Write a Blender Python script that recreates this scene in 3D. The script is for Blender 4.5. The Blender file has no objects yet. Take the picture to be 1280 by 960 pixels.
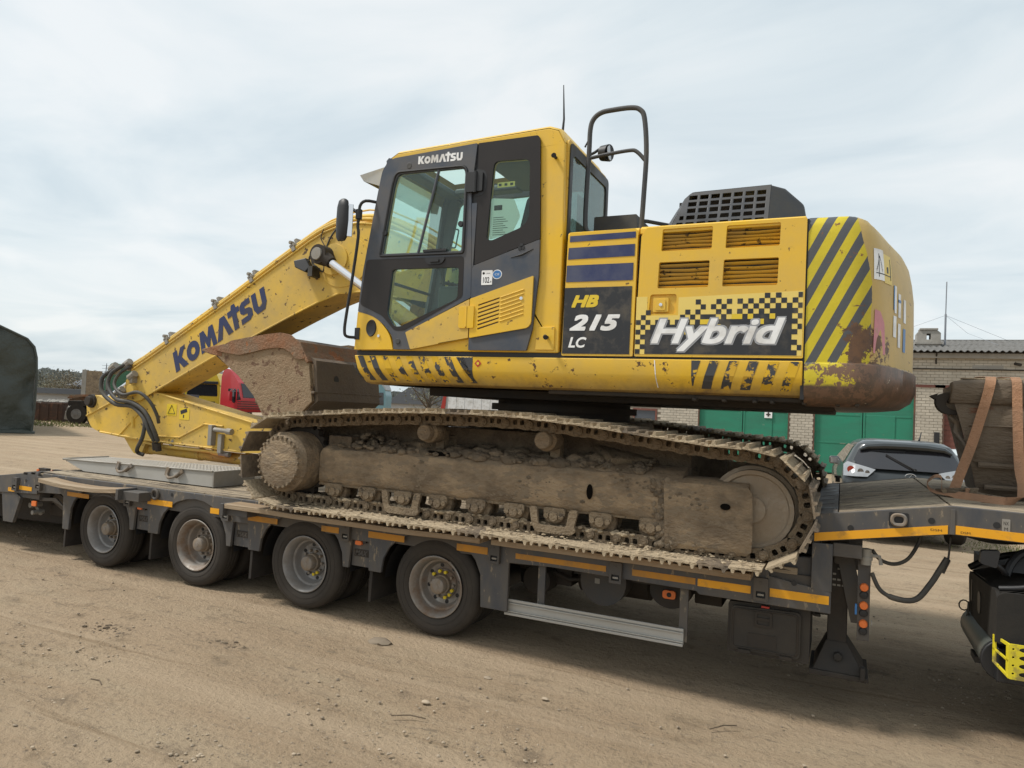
import bpy, bmesh, math, random
import numpy as np
from math import sin, cos, pi, radians, sqrt, atan2, hypot
from mathutils import Vector, Matrix, noise
from mathutils.geometry import tessellate_polygon
random.seed(7)
SC = bpy.context.scene
COL = SC.collection

# ------------------------------------------------------------------ camera
YAW, PITCH, ROLL, FPX = radians(25.083), radians(1.998), radians(2.705), 884.86
CAM = Vector((2.9526, -4.9938, 1.8726))
_d = Vector((-sin(YAW), cos(YAW), 0)); _r = Vector((cos(YAW), sin(YAW), 0)); _u = Vector((0, 0, 1))
_d2 = _d*cos(PITCH)+_u*sin(PITCH); _u2 = _u*cos(PITCH)-_d*sin(PITCH)
_r3 = _r*cos(ROLL)+_u2*sin(ROLL); _u3 = _u2*cos(ROLL)-_r*sin(ROLL)
cd = bpy.data.cameras.new('camera'); cam = bpy.data.objects.new('camera', cd); COL.objects.link(cam)
M4 = Matrix.Identity(4)
for i in range(3):
    M4[i][0] = _r3[i]; M4[i][1] = _u3[i]; M4[i][2] = -_d2[i]; M4[i][3] = CAM[i]
cam.matrix_world = M4
cd.sensor_width = 36; cd.lens = FPX/1280*36; cd.clip_end = 4000; cd.clip_start = 0.05
SC.camera = cam
SC.view_settings.view_transform = 'Standard'; SC.view_settings.look = 'None'
SC.view_settings.exposure = 0.2; SC.view_settings.gamma = 1.0
SC.cycles.max_bounces = 8; SC.cycles.transparent_max_bounces = 16

# ------------------------------------------------------------------ light
SUN_DIR = Vector((-0.62, -0.30, 1.0)).normalized()      # towards the sun
ELEV = math.asin(SUN_DIR.z)
sd = bpy.data.lights.new('sun', 'SUN'); sd.energy = 2.9; sd.angle = radians(7); sd.color = (1.0, .955, .89)
so = bpy.data.objects.new('sun', sd); COL.objects.link(so)
so.rotation_euler = SUN_DIR.to_track_quat('Z', 'Y').to_euler(); so.location = (-10, -10, 30)

W = bpy.data.worlds.new('World'); SC.world = W; W.use_nodes = True
nt = W.node_tree; nt.nodes.clear()
def wn(t, **k):
    n = nt.nodes.new(t)
    for a, b in k.items(): setattr(n, a, b)
    return n
out = wn('ShaderNodeOutputWorld'); bg = wn('ShaderNodeBackground')
sky = wn('ShaderNodeTexSky', sky_type='NISHITA', sun_disc=False); sky.sun_elevation = ELEV
sky.sun_rotation = atan2(SUN_DIR.x, SUN_DIR.y); sky.altitude = 100; sky.air_density = 1.2; sky.dust_density = 2.0
tc = wn('ShaderNodeTexCoord'); sep = wn('ShaderNodeSeparateXYZ'); nt.links.new(tc.outputs['Generated'], sep.inputs[0])
def wm(op, a, b=None, clamp=False):
    n = wn('ShaderNodeMath', operation=op, use_clamp=clamp)
    for i, v in enumerate((a, b)):
        if v is None: continue
        if isinstance(v, (int, float)): n.inputs[i].default_value = v
        else: nt.links.new(v, n.inputs[i])
    return n.outputs[0]
zc = wm('MAXIMUM', sep.outputs[2], 0.0); den = wm('ADD', zc, 0.16)
cx = wm('DIVIDE', sep.outputs[0], den); cy = wm('DIVIDE', sep.outputs[1], den)
cmb = wn('ShaderNodeCombineXYZ'); nt.links.new(cx, cmb.inputs[0]); nt.links.new(cy, cmb.inputs[1])
mp = wn('ShaderNodeMapping'); mp.inputs['Rotation'].default_value = (0, 0, radians(35)); mp.inputs['Scale'].default_value = (.85, 1.15, 1)
nt.links.new(cmb.outputs[0], mp.inputs[0])
n1 = wn('ShaderNodeTexNoise'); n1.inputs['Scale'].default_value = 1.5; n1.inputs['Detail'].default_value = 7; n1.inputs['Roughness'].default_value = .52; n1.inputs['Distortion'].default_value = .55
nt.links.new(mp.outputs[0], n1.inputs['Vector'])
n2 = wn('ShaderNodeTexNoise'); n2.inputs['Scale'].default_value = .32; n2.inputs['Detail'].default_value = 3
nt.links.new(mp.outputs[0], n2.inputs['Vector'])
s12 = wm('ADD', wm('MULTIPLY', n1.outputs[0], .62), wm('MULTIPLY', n2.outputs[0], .38))
cr = wn('ShaderNodeValToRGB'); e = cr.color_ramp.elements
e[0].position = .41; e[0].color = (.60, .685, .73, 1); e[1].position = .60; e[1].color = (.82, .85, .855, 1)
e2 = cr.color_ramp.elements.new(.50); e2.color = (.71, .775, .80, 1)
nt.links.new(s12, cr.inputs[0])
skm = wn('ShaderNodeVectorMath', operation='SCALE'); nt.links.new(sky.outputs[0], skm.inputs[0]); skm.inputs['Scale'].default_value = .10
mx = wn('ShaderNodeMix', data_type='RGBA'); mx.inputs[0].default_value = .88
nt.links.new(skm.outputs[0], mx.inputs[6]); nt.links.new(cr.outputs[0], mx.inputs[7])
nt.links.new(mx.outputs[2], bg.inputs['Color']); bg.inputs['Strength'].default_value = 1.0
nt.links.new(bg.outputs[0], out.inputs[0])

# ------------------------------------------------------------------ materials
def mat(name, col, rough=.6, metal=0., var=.12, vscale=3., bump=.0, bscale=60., dirt=None, damt=.5, dscale=2.2, dsoft=.12,
        rnd=0., spec=.5, coat=0., grad=None, stretch=(1, 1, 1), island=0., ddetail=6, dirt2=None, d2amt=.3, d2scale=7):
    """weathered surface: base colour with soft variation, patchy dirt, fine bump. grad=(z0,z1,colour): soil that gathers on the low edge"""
    m = bpy.data.materials.new(name); m.use_nodes = True
    t = m.node_tree; N = t.nodes; L = t.links; b = N['Principled BSDF']
    b.inputs['Metallic'].default_value = metal; b.inputs['Specular IOR Level'].default_value = spec
    b.inputs['Coat Weight'].default_value = coat
    co = N.new('ShaderNodeTexCoord'); mpn = N.new('ShaderNodeMapping'); L.new(co.outputs['Object'], mpn.inputs[0]); mpn.inputs['Scale'].default_value = stretch
    vec = mpn.outputs[0]
    def noi(s, d=5, r=.6):
        n = N.new('ShaderNodeTexNoise'); n.inputs['Scale'].default_value = s; n.inputs['Detail'].default_value = d; n.inputs['Roughness'].default_value = r
        L.new(vec, n.inputs['Vector']); return n.outputs[0]
    def mth(op, a, b2, cl=False):
        n = N.new('ShaderNodeMath'); n.operation = op; n.use_clamp = cl
        for i, v in enumerate((a, b2)):
            if isinstance(v, (int, float)): n.inputs[i].default_value = v
            else: L.new(v, n.inputs[i])
        return n.outputs[0]
    def mixc(f, a, c2, mode='MIX'):
        n = N.new('ShaderNodeMix'); n.data_type = 'RGBA'; n.blend_type = mode
        for i, v in ((0, f), (6, a), (7, c2)):
            if isinstance(v, (int, float)): n.inputs[i].default_value = v
            elif isinstance(v, tuple): n.inputs[i].default_value = (*v[:3], 1)
            else: L.new(v, n.inputs[i])
        return n.outputs[2]
    v = noi(vscale, 6)
    hs = N.new('ShaderNodeHueSaturation'); hs.inputs['Color'].default_value = (*col, 1)
    val = mth('ADD', 1-var, mth('MULTIPLY', v, 2*var))
    if rnd:
        oi = N.new('ShaderNodeObjectInfo'); val = mth('MULTIPLY', val, mth('ADD', 1-rnd/2, mth('MULTIPLY', oi.outputs['Random'], rnd)))
    if island:
        gi = N.new('ShaderNodeNewGeometry'); val = mth('MULTIPLY', val, mth('ADD', 1-island/2, mth('MULTIPLY', gi.outputs['Random Per Island'], island)))
    L.new(val, hs.inputs['Value']); c = hs.outputs[0]
    rg = mth('ADD', rough-.06, mth('MULTIPLY', v, .12), True)
    def mask(sc, amt, soft, seed=0):
        x = noi(sc, ddetail, .65)
        r = N.new('ShaderNodeMapRange'); r.inputs[1].default_value = .72-amt*.45-soft/2; r.inputs[2].default_value = .72-amt*.45+soft/2
        L.new(x, r.inputs[0]); return r.outputs[0]
    if grad:
        sp = N.new('ShaderNodeSeparateXYZ'); L.new(co.outputs['Object'], sp.inputs[0])
        r = N.new('ShaderNodeMapRange'); r.inputs[1].default_value = grad[1]; r.inputs[2].default_value = grad[0]
        L.new(mth('ADD', sp.outputs[2], mth('MULTIPLY', mth('SUBTRACT', noi(9, 7, .7), .5), (grad[1]-grad[0])*1.6)), r.inputs[0])
        c = mixc(r.outputs[0], c, grad[2]); rg = mixr(N, L, r.outputs[0], rg, .85)
    if dirt is not None:
        k = mask(dscale, damt, dsoft); c = mixc(k, c, tuple(dirt)); rg = mixr(N, L, k, rg, .9)
        if metal: L.new(mth('MULTIPLY', mth('SUBTRACT', 1., k), metal), b.inputs['Metallic'])
    if dirt2 is not None:
        k = mask(d2scale, d2amt, .04); c = mixc(k, c, tuple(dirt2)); rg = mixr(N, L, k, rg, .9)
    L.new(c, b.inputs['Base Color']); L.new(rg, b.inputs['Roughness'])
    if bump:
        bn = N.new('ShaderNodeBump'); bn.inputs['Strength'].default_value = min(1, bump); bn.inputs['Distance'].default_value = .01 if bump < .3 else .035
        L.new(mth('ADD', noi(bscale, 6, .65), mth('MULTIPLY', noi(bscale*.18, 4), 1.4)), bn.inputs['Height']); L.new(bn.outputs[0], b.inputs['Normal'])
    return m
def mixr(N, L, f, a, bval):
    n = N.new('ShaderNodeMix'); n.data_type = 'FLOAT'; L.new(f, n.inputs[0]); L.new(a, n.inputs[2]); n.inputs[3].default_value = bval
    return n.outputs[0]
def glass(name, tint, gl=.10, alpha=.9):
    m = bpy.data.materials.new(name); m.use_nodes = True; N = m.node_tree.nodes; L = m.node_tree.links; N.clear()
    o = N.new('ShaderNodeOutputMaterial'); tr = N.new('ShaderNodeBsdfTransparent'); tr.inputs[0].default_value = (*tint, 1)
    g = N.new('ShaderNodeBsdfGlossy'); g.inputs['Roughness'].default_value = .03; g.inputs[0].default_value = (.9, .95, .95, 1)
    df = N.new('ShaderNodeBsdfDiffuse'); df.inputs[0].default_value = (.5, .5, .45, 1)
    fr = N.new('ShaderNodeFresnel'); fr.inputs[0].default_value = 1.5
    ad = N.new('ShaderNodeMath'); ad.operation = 'MULTIPLY'; ad.inputs[1].default_value = gl*10; L.new(fr.outputs[0], ad.inputs[0]); ad.use_clamp = True
    m1 = N.new('ShaderNodeMixShader'); m1.inputs[0].default_value = 1-alpha; L.new(tr.outputs[0], m1.inputs[1]); L.new(df.outputs[0], m1.inputs[2])
    m2 = N.new('ShaderNodeMixShader'); L.new(ad.outputs[0], m2.inputs[0]); L.new(m1.outputs[0], m2.inputs[1]); L.new(g.outputs[0], m2.inputs[2])
    L.new(m2.outputs[0], o.inputs[0]); return m

SOIL = (.27, .205, .135); RUST = (.17, .065, .028); DUST = (.36, .28, .18)
MT = {}
MT['yellow'] = mat('yellow_paint', (.80, .485, .014), .38, var=.10, vscale=1.6, dirt=(.52, .36, .11), damt=.28, dscale=1.6, dsoft=.5, bump=.04, bscale=30, coat=.15, dirt2=(.10, .055, .03), d2amt=.10, d2scale=16)
MT['yellow_boom'] = mat('dusty_yellow_paint', (.75, .475, .045), .5, var=.14, vscale=1.6, dirt=(.46, .33, .13), damt=.42, dscale=2.2, dsoft=.45, bump=.06, bscale=30, dirt2=(.11, .07, .04), d2amt=.20, d2scale=15)
MT['yellow_skirt'] = mat('yellow_skirt_paint', (.80, .485, .016), .38, var=.10, vscale=1.4, dirt=(.54, .38, .11), damt=.28, dscale=1.6, dsoft=.5, grad=(1.10, 1.20, (.13, .075, .035)), bump=.04, bscale=30, dirt2=(.10, .055, .03), d2amt=.18, d2scale=9)
MT['yellow_pale'] = mat('pale_yellow_film', (.76, .58, .15), .5, var=.06)
MT['charcoal'] = mat('charcoal_paint', (.024, .028, .035), .42, var=.12, vscale=2, dirt=(.09, .085, .075), damt=.3, dscale=3, dsoft=.4, bump=.02)
MT['slate'] = mat('slate_blue_grey_paint', (.046, .058, .080), .40, var=.10, vscale=2, dirt=(.12, .11, .10), damt=.3, dscale=3, dsoft=.4, bump=.02)
MT['brown_black'] = mat('black_window_surround', (.026, .022, .020), .35, var=.12, spec=.3)
MT['black'] = mat('black_plastic', (.015, .015, .016), .5, var=.15, bump=.05, bscale=80)
MT['rubber'] = mat('rubber', (.018, .018, .018), .8, var=.2, spec=.3, dirt=(.075, .062, .05), damt=.40, dscale=3, dsoft=.6, bump=.05)
MT['tyre'] = mat('tyre_rubber', (.016, .015, .014), .75, var=.2, spec=.35, vscale=4, dirt=(.068, .056, .044), damt=.50, dscale=2.5, dsoft=.8, bump=.12, bscale=50, stretch=(1, 1, 1))
MT['dark'] = mat('dark_steel', (.024, .022, .020), .65, metal=.0, var=.2, spec=.35, dirt=(.055, .043, .032), damt=.5, dscale=3, dsoft=.4, bump=.1)
MT['hose'] = mat('black_hose', (.028, .028, .028), .5, var=.15, dirt=(.1, .09, .07), damt=.4, dscale=8, dsoft=.4)
MT['blue'] = mat('navy_film', (.022, .032, .105), .35, var=.12, dirt=(.10, .11, .15), damt=.25, dscale=4, dsoft=.4)
MT['logo_blue'] = mat('logo_navy', (.018, .030, .10), .5, var=.1, dirt=(.05, .05, .08), damt=.3)
MT['white'] = mat('white_film', (.84, .85, .85), .4, var=.05, dirt=(.5, .48, .44), damt=.25, dscale=4, dsoft=.3)
MT['silver_film'] = mat('grey_film', (.33, .34, .36), .4, var=.05)
MT['yellow_film'] = mat('yellow_film', (.72, .52, .03), .45, var=.05)
MT['panel_black'] = mat('black_film', (.030, .032, .036), .4, var=.12, vscale=3, dirt=(.10, .09, .075), damt=.24, dscale=7, dsoft=.2, spec=.35)
MT['chrome'] = mat('polished_rod', (.75, .75, .76), .18, metal=1., var=.05)
MT['alu'] = mat('aluminium', (.50, .50, .48), .42, metal=.55, var=.12, vscale=6, dirt=(.33, .31, .27), damt=.5, dscale=3, dsoft=.5, bump=.05, stretch=(.4, 1, 1))
MT['galv'] = mat('weathered_aluminium', (.34, .33, .31), .5, metal=.5, var=.15, vscale=6, dirt=(.26, .23, .18), damt=.5, dscale=4, dsoft=.5, bump=.08)
MT['rim'] = mat('painted_steel_rim', (.33, .33, .33), .33, metal=.6, var=.2, vscale=6, dirt=(.16, .135, .11), damt=.46, dscale=5, dsoft=.5)
MT['rim_rust'] = mat('rusting_steel_rim', (.30, .285, .26), .42, metal=.5, var=.2, vscale=6, dirt=(.18, .115, .07), damt=.42, dscale=6, dsoft=.3)
MT['hub'] = mat('hub_cap', (.24, .21, .18), .55, metal=.3, var=.15, dirt=(.22, .17, .12), damt=.5, dscale=9)
MT['trailer'] = mat('trailer_grey_paint', (.046, .053, .066), .40, var=.10, vscale=2, dirt=(.13, .11, .085), damt=.44, dscale=4, dsoft=.45, bump=.05, stretch=(1.6, 1.6, .6), dirt2=(.22, .18, .13), d2amt=.20, d2scale=16)
MT['trailer_dirty'] = mat('dusty_trailer_grey_paint', (.052, .054, .058), .55, var=.15, vscale=3, dirt=(.11, .09, .068), damt=.5, dscale=2.4, dsoft=.5, bump=.06)
MT['reflect'] = mat('orange_reflective_tape', (.78, .36, .012), .38, var=.06, vscale=5, dirt=(.38, .20, .05), damt=.2, dscale=8, dsoft=.2, dirt2=(.12, .07, .03), d2amt=.05, d2scale=25)
MT['reflect_dark'] = mat('dark_orange_reflective_tape', (.50, .22, .012), .5, var=.12, vscale=5, dirt=(.30, .17, .06), damt=.35, dscale=6, dsoft=.3)  # darker, rougher copy of the tape colour
MT['wood'] = mat('weathered_deck_wood', (.27, .215, .15), .85, var=.45, vscale=34, dirt=(.42, .34, .235), damt=.5, dscale=6, dsoft=.3, rnd=.45, bump=.6, bscale=60, stretch=(.05, 1, 1), dirt2=(.07, .055, .04), d2amt=.36, d2scale=34)
MT['wood_edge'] = mat('worn_board_wood', (.25, .165, .09), .85, var=.35, vscale=9, dirt=(.36, .28, .19), damt=.45, dscale=4, dsoft=.3, bump=.4, bscale=40, stretch=(.1, 1, 1))
MT['mud'] = mat('dried_mud_on_steel', (.33, .25, .16), .93, var=.22, vscale=5, dirt=(.20, .15, .098), damt=.52, dscale=3.2, dsoft=.3, bump=1., bscale=55, dirt2=(.11, .085, .06), d2amt=.22, d2scale=9)
MT['mud_smear'] = mat('mud_smeared_steel', (.345, .255, .16), .92, var=.28, vscale=6, dirt=(.175, .13, .085), damt=.50, dscale=5, dsoft=.22, bump=.75, bscale=48, stretch=(.6, 1, 1.1), dirt2=(.235, .18, .12), d2amt=.40, d2scale=13)
MT['mud_light'] = mat('pale_dried_mud', (.45, .36, .24), .95, var=.16, vscale=6, rnd=.16, dirt=(.22, .165, .11), damt=.34, dscale=5, dsoft=.2, bump=.8, bscale=30)
MT['mud_dark'] = mat('dark_earth', (.135, .10, .068), .95, var=.3, vscale=8, dirt=(.21, .16, .105), damt=.5, dscale=6, dsoft=.3, bump=1, bscale=35)
MT['shoe'] = mat('track_shoe_steel', (.13, .104, .078), .72, metal=.15, var=.2, vscale=5, rnd=.25, dirt=(.24, .185, .125), damt=.58, dscale=6, dsoft=.3, bump=.5, bscale=35)
MT['bucket'] = mat('muddy_bucket_steel', (.27, .175, .10), .85, var=.2, vscale=4, dirt=(.30, .225, .14), damt=.5, dscale=3.2, dsoft=.4, bump=.6, bscale=50, dirt2=(.15, .085, .05), d2amt=.30, d2scale=8)
MT['bucket_rust'] = mat('rusty_wear_plate', (.26, .115, .05), .8, var=.2, vscale=4, dirt=(.20, .15, .10), damt=.5, dscale=3, dsoft=.3, bump=.6, bscale=36, dirt2=(.30, .12, .045), d2amt=.25, d2scale=3)
MT['bucket_back'] = mat('dark_brown_plate', (.115, .088, .066), .6, metal=.15, var=.15, vscale=3, dirt=(.17, .13, .09), damt=.45, dscale=3, dsoft=.4, bump=.3, bscale=30)  # darker, smoother brown than the bucket side plates
MT['strap'] = mat('orange_webbing', (.44, .235, .13), .85, var=.1, vscale=20, dirt=(.30, .18, .11), damt=.4, dscale=5, dsoft=.4, bump=.6, bscale=160)
MT['brick'] = mat('pale_silicate_brick', (.50, .455, .375), .9, var=.08, vscale=2, island=.22, dirt=(.36, .32, .26), damt=.32, dscale=.8, dsoft=.5, bump=.3)
MT['mortar'] = mat('mortar', (.23, .20, .16), .95, var=.15, vscale=3)
MT['garage_green'] = mat('green_door_paint', (.012, .215, .125), .5, var=.14, vscale=.9, dirt=(.035, .15, .10), damt=.4, dscale=1.5, dsoft=.5, bump=.10, bscale=6, dirt2=(.18, .24, .18), d2amt=.10, d2scale=5, stretch=(.5, 1, 1.5))
MT['roof'] = mat('grey_fibre_cement', (.165, .162, .155), .92, var=.2, vscale=3, dirt=(.10, .095, .085), damt=.5, dscale=1.5, dsoft=.4, bump=.3)
MT['concrete'] = mat('concrete', (.36, .345, .31), .9, var=.15, vscale=2, dirt=(.22, .20, .17), damt=.4, dscale=1, dsoft=.4, bump=.3)
MT['redbrown'] = mat('red_brown_boards', (.15, .055, .04), .75, var=.2, vscale=4, dirt=(.30, .22, .18), damt=.2, dscale=5)
MT['grey_pane'] = mat('window_pane', (.065, .075, .09), .12, var=.1)
MT['car_grey'] = mat('dark_blue_grey_car_paint', (.032, .038, .040), .3, metal=.2, var=.05, coat=.5)
MT['car_white'] = mat('pale_car_paint', (.52, .57, .58), .3, var=.05, coat=.6)
MT['car_glass'] = mat('dark_car_glass', (.02, .02, .024), .06, var=.0, coat=.6)
MT['lamp_clear'] = mat('clear_lamp_lens', (.38, .39, .40), .12, metal=.5, var=.2, vscale=18)
MT['lamp_red'] = mat('red_lamp_lens', (.35, .05, .03), .2, var=.1)
MT['orange_lamp'] = mat('orange_marker_lens', (.72, .17, .04), .25, var=.1)
MT['tarp'] = mat('dark_green_tarpaulin', (.038, .046, .038), .5, var=.2, vscale=.8, bump=.9, bscale=7)
MT['red_truck'] = mat('red_truck_paint', (.42, .022, .028), .35, var=.08, coat=.4)
MT['yellow_truck'] = mat('yellow_truck_paint', (.70, .50, .03), .4, var=.08)
MT['green_truck'] = mat('green_truck_paint', (.045, .17, .08), .45, var=.1, dirt=(.1, .17, .1), damt=.4, dscale=2, dsoft=.4)
MT['teal'] = mat('teal_paint', (.16, .30, .34), .4, var=.1)
MT['rustbox'] = mat('rusty_container_steel', (.085, .052, .038), .8, var=.25, vscale=1.5, dirt=(.16, .08, .05), damt=.4)
MT['far_roof'] = mat('far_grey_roof', (.115, .125, .14), .8, var=.15, vscale=.4)
MT['far_wall'] = mat('far_pale_wall', (.40, .41, .41), .8, var=.1, vscale=.4)
MT['bark'] = mat('bark', (.11, .085, .06), .9, var=.3, vscale=6, bump=.5)
MT['leaf'] = mat('spring_leaves', (.13, .13, .085), .8, var=.2, vscale=1, island=.3)
MT['twig'] = mat('bare_brush', (.15, .13, .09), .9, var=.3, vscale=1, island=.7)
MT['forest'] = mat('hazed_forest_leaves', (.075, .084, .076), .9, var=.3, vscale=.05, island=.25)  # slight blue distance haze is mixed into the leaf colour
MT['grass'] = mat('rough_grass', (.17, .175, .065), .9, var=.3, vscale=1, island=.6)
MT['rim_yellow'] = mat('yellow_wheel_marker', (.62, .47, .02), .4)
MT['red'] = mat('red_plastic', (.40, .03, .02), .4)
MT['seat'] = mat('seat_fabric', (.05, .052, .056), .8, var=.2, vscale=8)
MT['inner'] = mat('cab_interior_plastic', (.075, .085, .09), .6, var=.1)
MT['paper'] = mat('paper_notice', (.72, .74, .70), .7, var=.04)
MT['chips'] = mat('stone', (.33, .265, .19), .9, var=.2, vscale=30, island=.7, rnd=.2)
MT['glass'] = glass('cab_glass', (.84, .95, .91), .05, .975)
MT['glass_dark'] = glass('dusty_cab_glass', (.55, .66, .64), .08, .86)
MT['visor'] = mat('pale_visor', (.55, .56, .54), .4, var=.05)
MT['step_yellow'] = mat('yellow_step_metal', (.62, .52, .02), .5, var=.12, dirt=(.25, .2, .05), damt=.3, dscale=9)
MT['mast'] = mat('mast_steel', (.22, .24, .27), .5)

def worn(name, base, under, amt, sc, seed=0.):
    """printed band in one colour, flaked off in chips down to another"""
    return mat(name, base, .5, var=.1, vscale=4+seed, dirt=under, damt=amt, dscale=sc, dsoft=.03, ddetail=8)
MT['stripe_black'] = worn('black_warning_stripe', (.045, .046, .05), (.64, .40, .03), .22, 14)
MT['stripe_worn'] = worn('flaked_black_warning_stripe', (.045, .046, .05), (.62, .38, .022), .54, 15)
MT['stripe_mid'] = worn('scuffed_black_warning_stripe', (.045, .046, .05), (.56, .34, .035), .44, 16)

# counterweight: striped paint at the side, ochre round the back, rust brown at the foot
def make_cw_mat():
    m = bpy.data.materials.new('counterweight_paint'); m.use_nodes = True; t = m.node_tree; N = t.nodes; L = t.links; b = N['Principled BSDF']
    co = N.new('ShaderNodeTexCoord'); sp = N.new('ShaderNodeSeparateXYZ'); L.new(co.outputs['Object'], sp.inputs[0])
    X, Y, Z = sp.outputs
    def mth(op, a, b2=0., c=None, cl=False):
        n = N.new('ShaderNodeMath'); n.operation = op; n.use_clamp = cl
        for i, v in enumerate((a, b2) if c is None else (a, b2, c)):
            if isinstance(v, (int, float)): n.inputs[i].default_value = v
            else: L.new(v, n.inputs[i])
        return n.outputs[0]
    def noi(s, d=6, r=.62, st=None):
        n = N.new('ShaderNodeTexNoise'); n.inputs['Scale'].default_value = s; n.inputs['Detail'].default_value = d; n.inputs['Roughness'].default_value = r
        if st:
            mpn = N.new('ShaderNodeMapping'); mpn.inputs['Scale'].default_value = st; L.new(co.outputs['Object'], mpn.inputs[0]); L.new(mpn.outputs[0], n.inputs[0])
        else: L.new(co.outputs['Object'], n.inputs[0])
        return n.outputs[0]
    def rmp(x, a, c):
        r = N.new('ShaderNodeMapRange'); r.inputs[1].default_value = a; r.inputs[2].default_value = c; L.new(x, r.inputs[0]); return r.outputs[0]
    def mixc(f, a, c2):
        n = N.new('ShaderNodeMix'); n.data_type = 'RGBA'
        for i, v in ((0, f), (6, a), (7, c2)):
            if isinstance(v, (int, float)): n.inputs[i].default_value = v
            elif isinstance(v, tuple): n.inputs[i].default_value = (*v[:3], 1)
            else: L.new(v, n.inputs[i])
        return n.outputs[2]
    # object origin (0.57,1.275,0.93): local x, z
    tt = mth('SUBTRACT', X, mth('MULTIPLY', Z, .50))              # stripe coordinate
    ph = mth('FRACT', mth('DIVIDE', mth('SUBTRACT', tt, (2.768-.57)-(3.2-.93)*.50), .122))
    dark = mth('GREATER_THAN', ph, .52)
    ochre = mixc(rmp(noi(2.2), .35, .7), (.58, .40, .12), (.46, .33, .12))
    ygreen = mixc(rmp(noi(3), .35, .7), (.62, .50, .015), (.50, .41, .02))
    stripe = mixc(dark, ygreen, (.075, .08, .088))
    # stripes end on a slanting curve near the rear corner
    lim = mth('ADD', mth('SUBTRACT', X, 2.530), mth('MULTIPLY', mth('SUBTRACT', noi(5), .5), .03))
    lim = mth('ADD', lim, mth('MULTIPLY', mth('MAXIMUM', mth('SUBTRACT', Z, 1.85), 0.), .22))
    isr = mth('GREATER_THAN', lim, 0.)
    body = mixc(isr, stripe, ochre)
    # scratches and chipped rust
    sc = rmp(noi(7, 8, .7), .63, .66); body = mixc(sc, body, (.20, .085, .035))
    sc2 = rmp(noi(12, 8, .7, (.25, .25, 2.2)), .64, .66); body = mixc(sc2, body, (.16, .075, .035))
    pale = rmp(noi(9, 8, .75), .69, .70); body = mixc(pale, body, (.55, .5, .38))
    # big rust patch low at the rear corner
    dxx = mth('SUBTRACT', X, 2.50); dzz = mth('MULTIPLY', mth('SUBTRACT', Z, 1.42), .8)
    rad = mth('SQRT', mth('ADD', mth('MULTIPLY', dxx, dxx), mth('MULTIPLY', dzz, dzz)))
    patch = rmp(mth('ADD', rad, mth('MULTIPLY', mth('SUBTRACT', noi(7, 8, .75), .5), .85)), .10, .085)
    body = mixc(patch, body, mixc(rmp(noi(12, 8, .75), .42, .60), (.15, .075, .035), (.09, .05, .03)))
    foot = rmp(mth('ADD', Z, mth('MULTIPLY', mth('SUBTRACT', noi(6, 8, .7), .5), .13)), 1.335, 1.325)
    brown = mixc(rmp(noi(3), .4, .65), (.125, .075, .045), (.085, .055, .036))
    brown = mixc(rmp(noi(10, 8, .7), .62, .66), brown, (.24, .14, .07))
    # yellow remains on the near side of the foot
    rem = mth('MULTIPLY', rmp(mth('ADD', X, mth('MULTIPLY', mth('SUBTRACT', noi(8, 8, .7), .5), .35)), 2.42, 2.40), rmp(mth('ADD', Z, mth('MULTIPLY', noi(9, 8), .05)), 1.20, 1.22))
    footc = mixc(rem, brown, ygreen)
    footc = mixc(rmp(noi(9, 8, .78), .50, .52), footc, (.16, .09, .055))
    footc = mixc(rmp(noi(11, 8, .8), .64, .655), footc, (.50, .42, .33))
    L.new(mixc(foot, body, footc), b.inputs['Base Color'])
    b.inputs['Roughness'].default_value = .5
    bn = N.new('ShaderNodeBump'); bn.inputs['Strength'].default_value = .25; bn.inputs['Distance'].default_value = .01; L.new(noi(14, 6), bn.inputs['Height']); L.new(bn.outputs[0], b.inputs['Normal'])
    return m
MT['cw'] = make_cw_mat()

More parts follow.
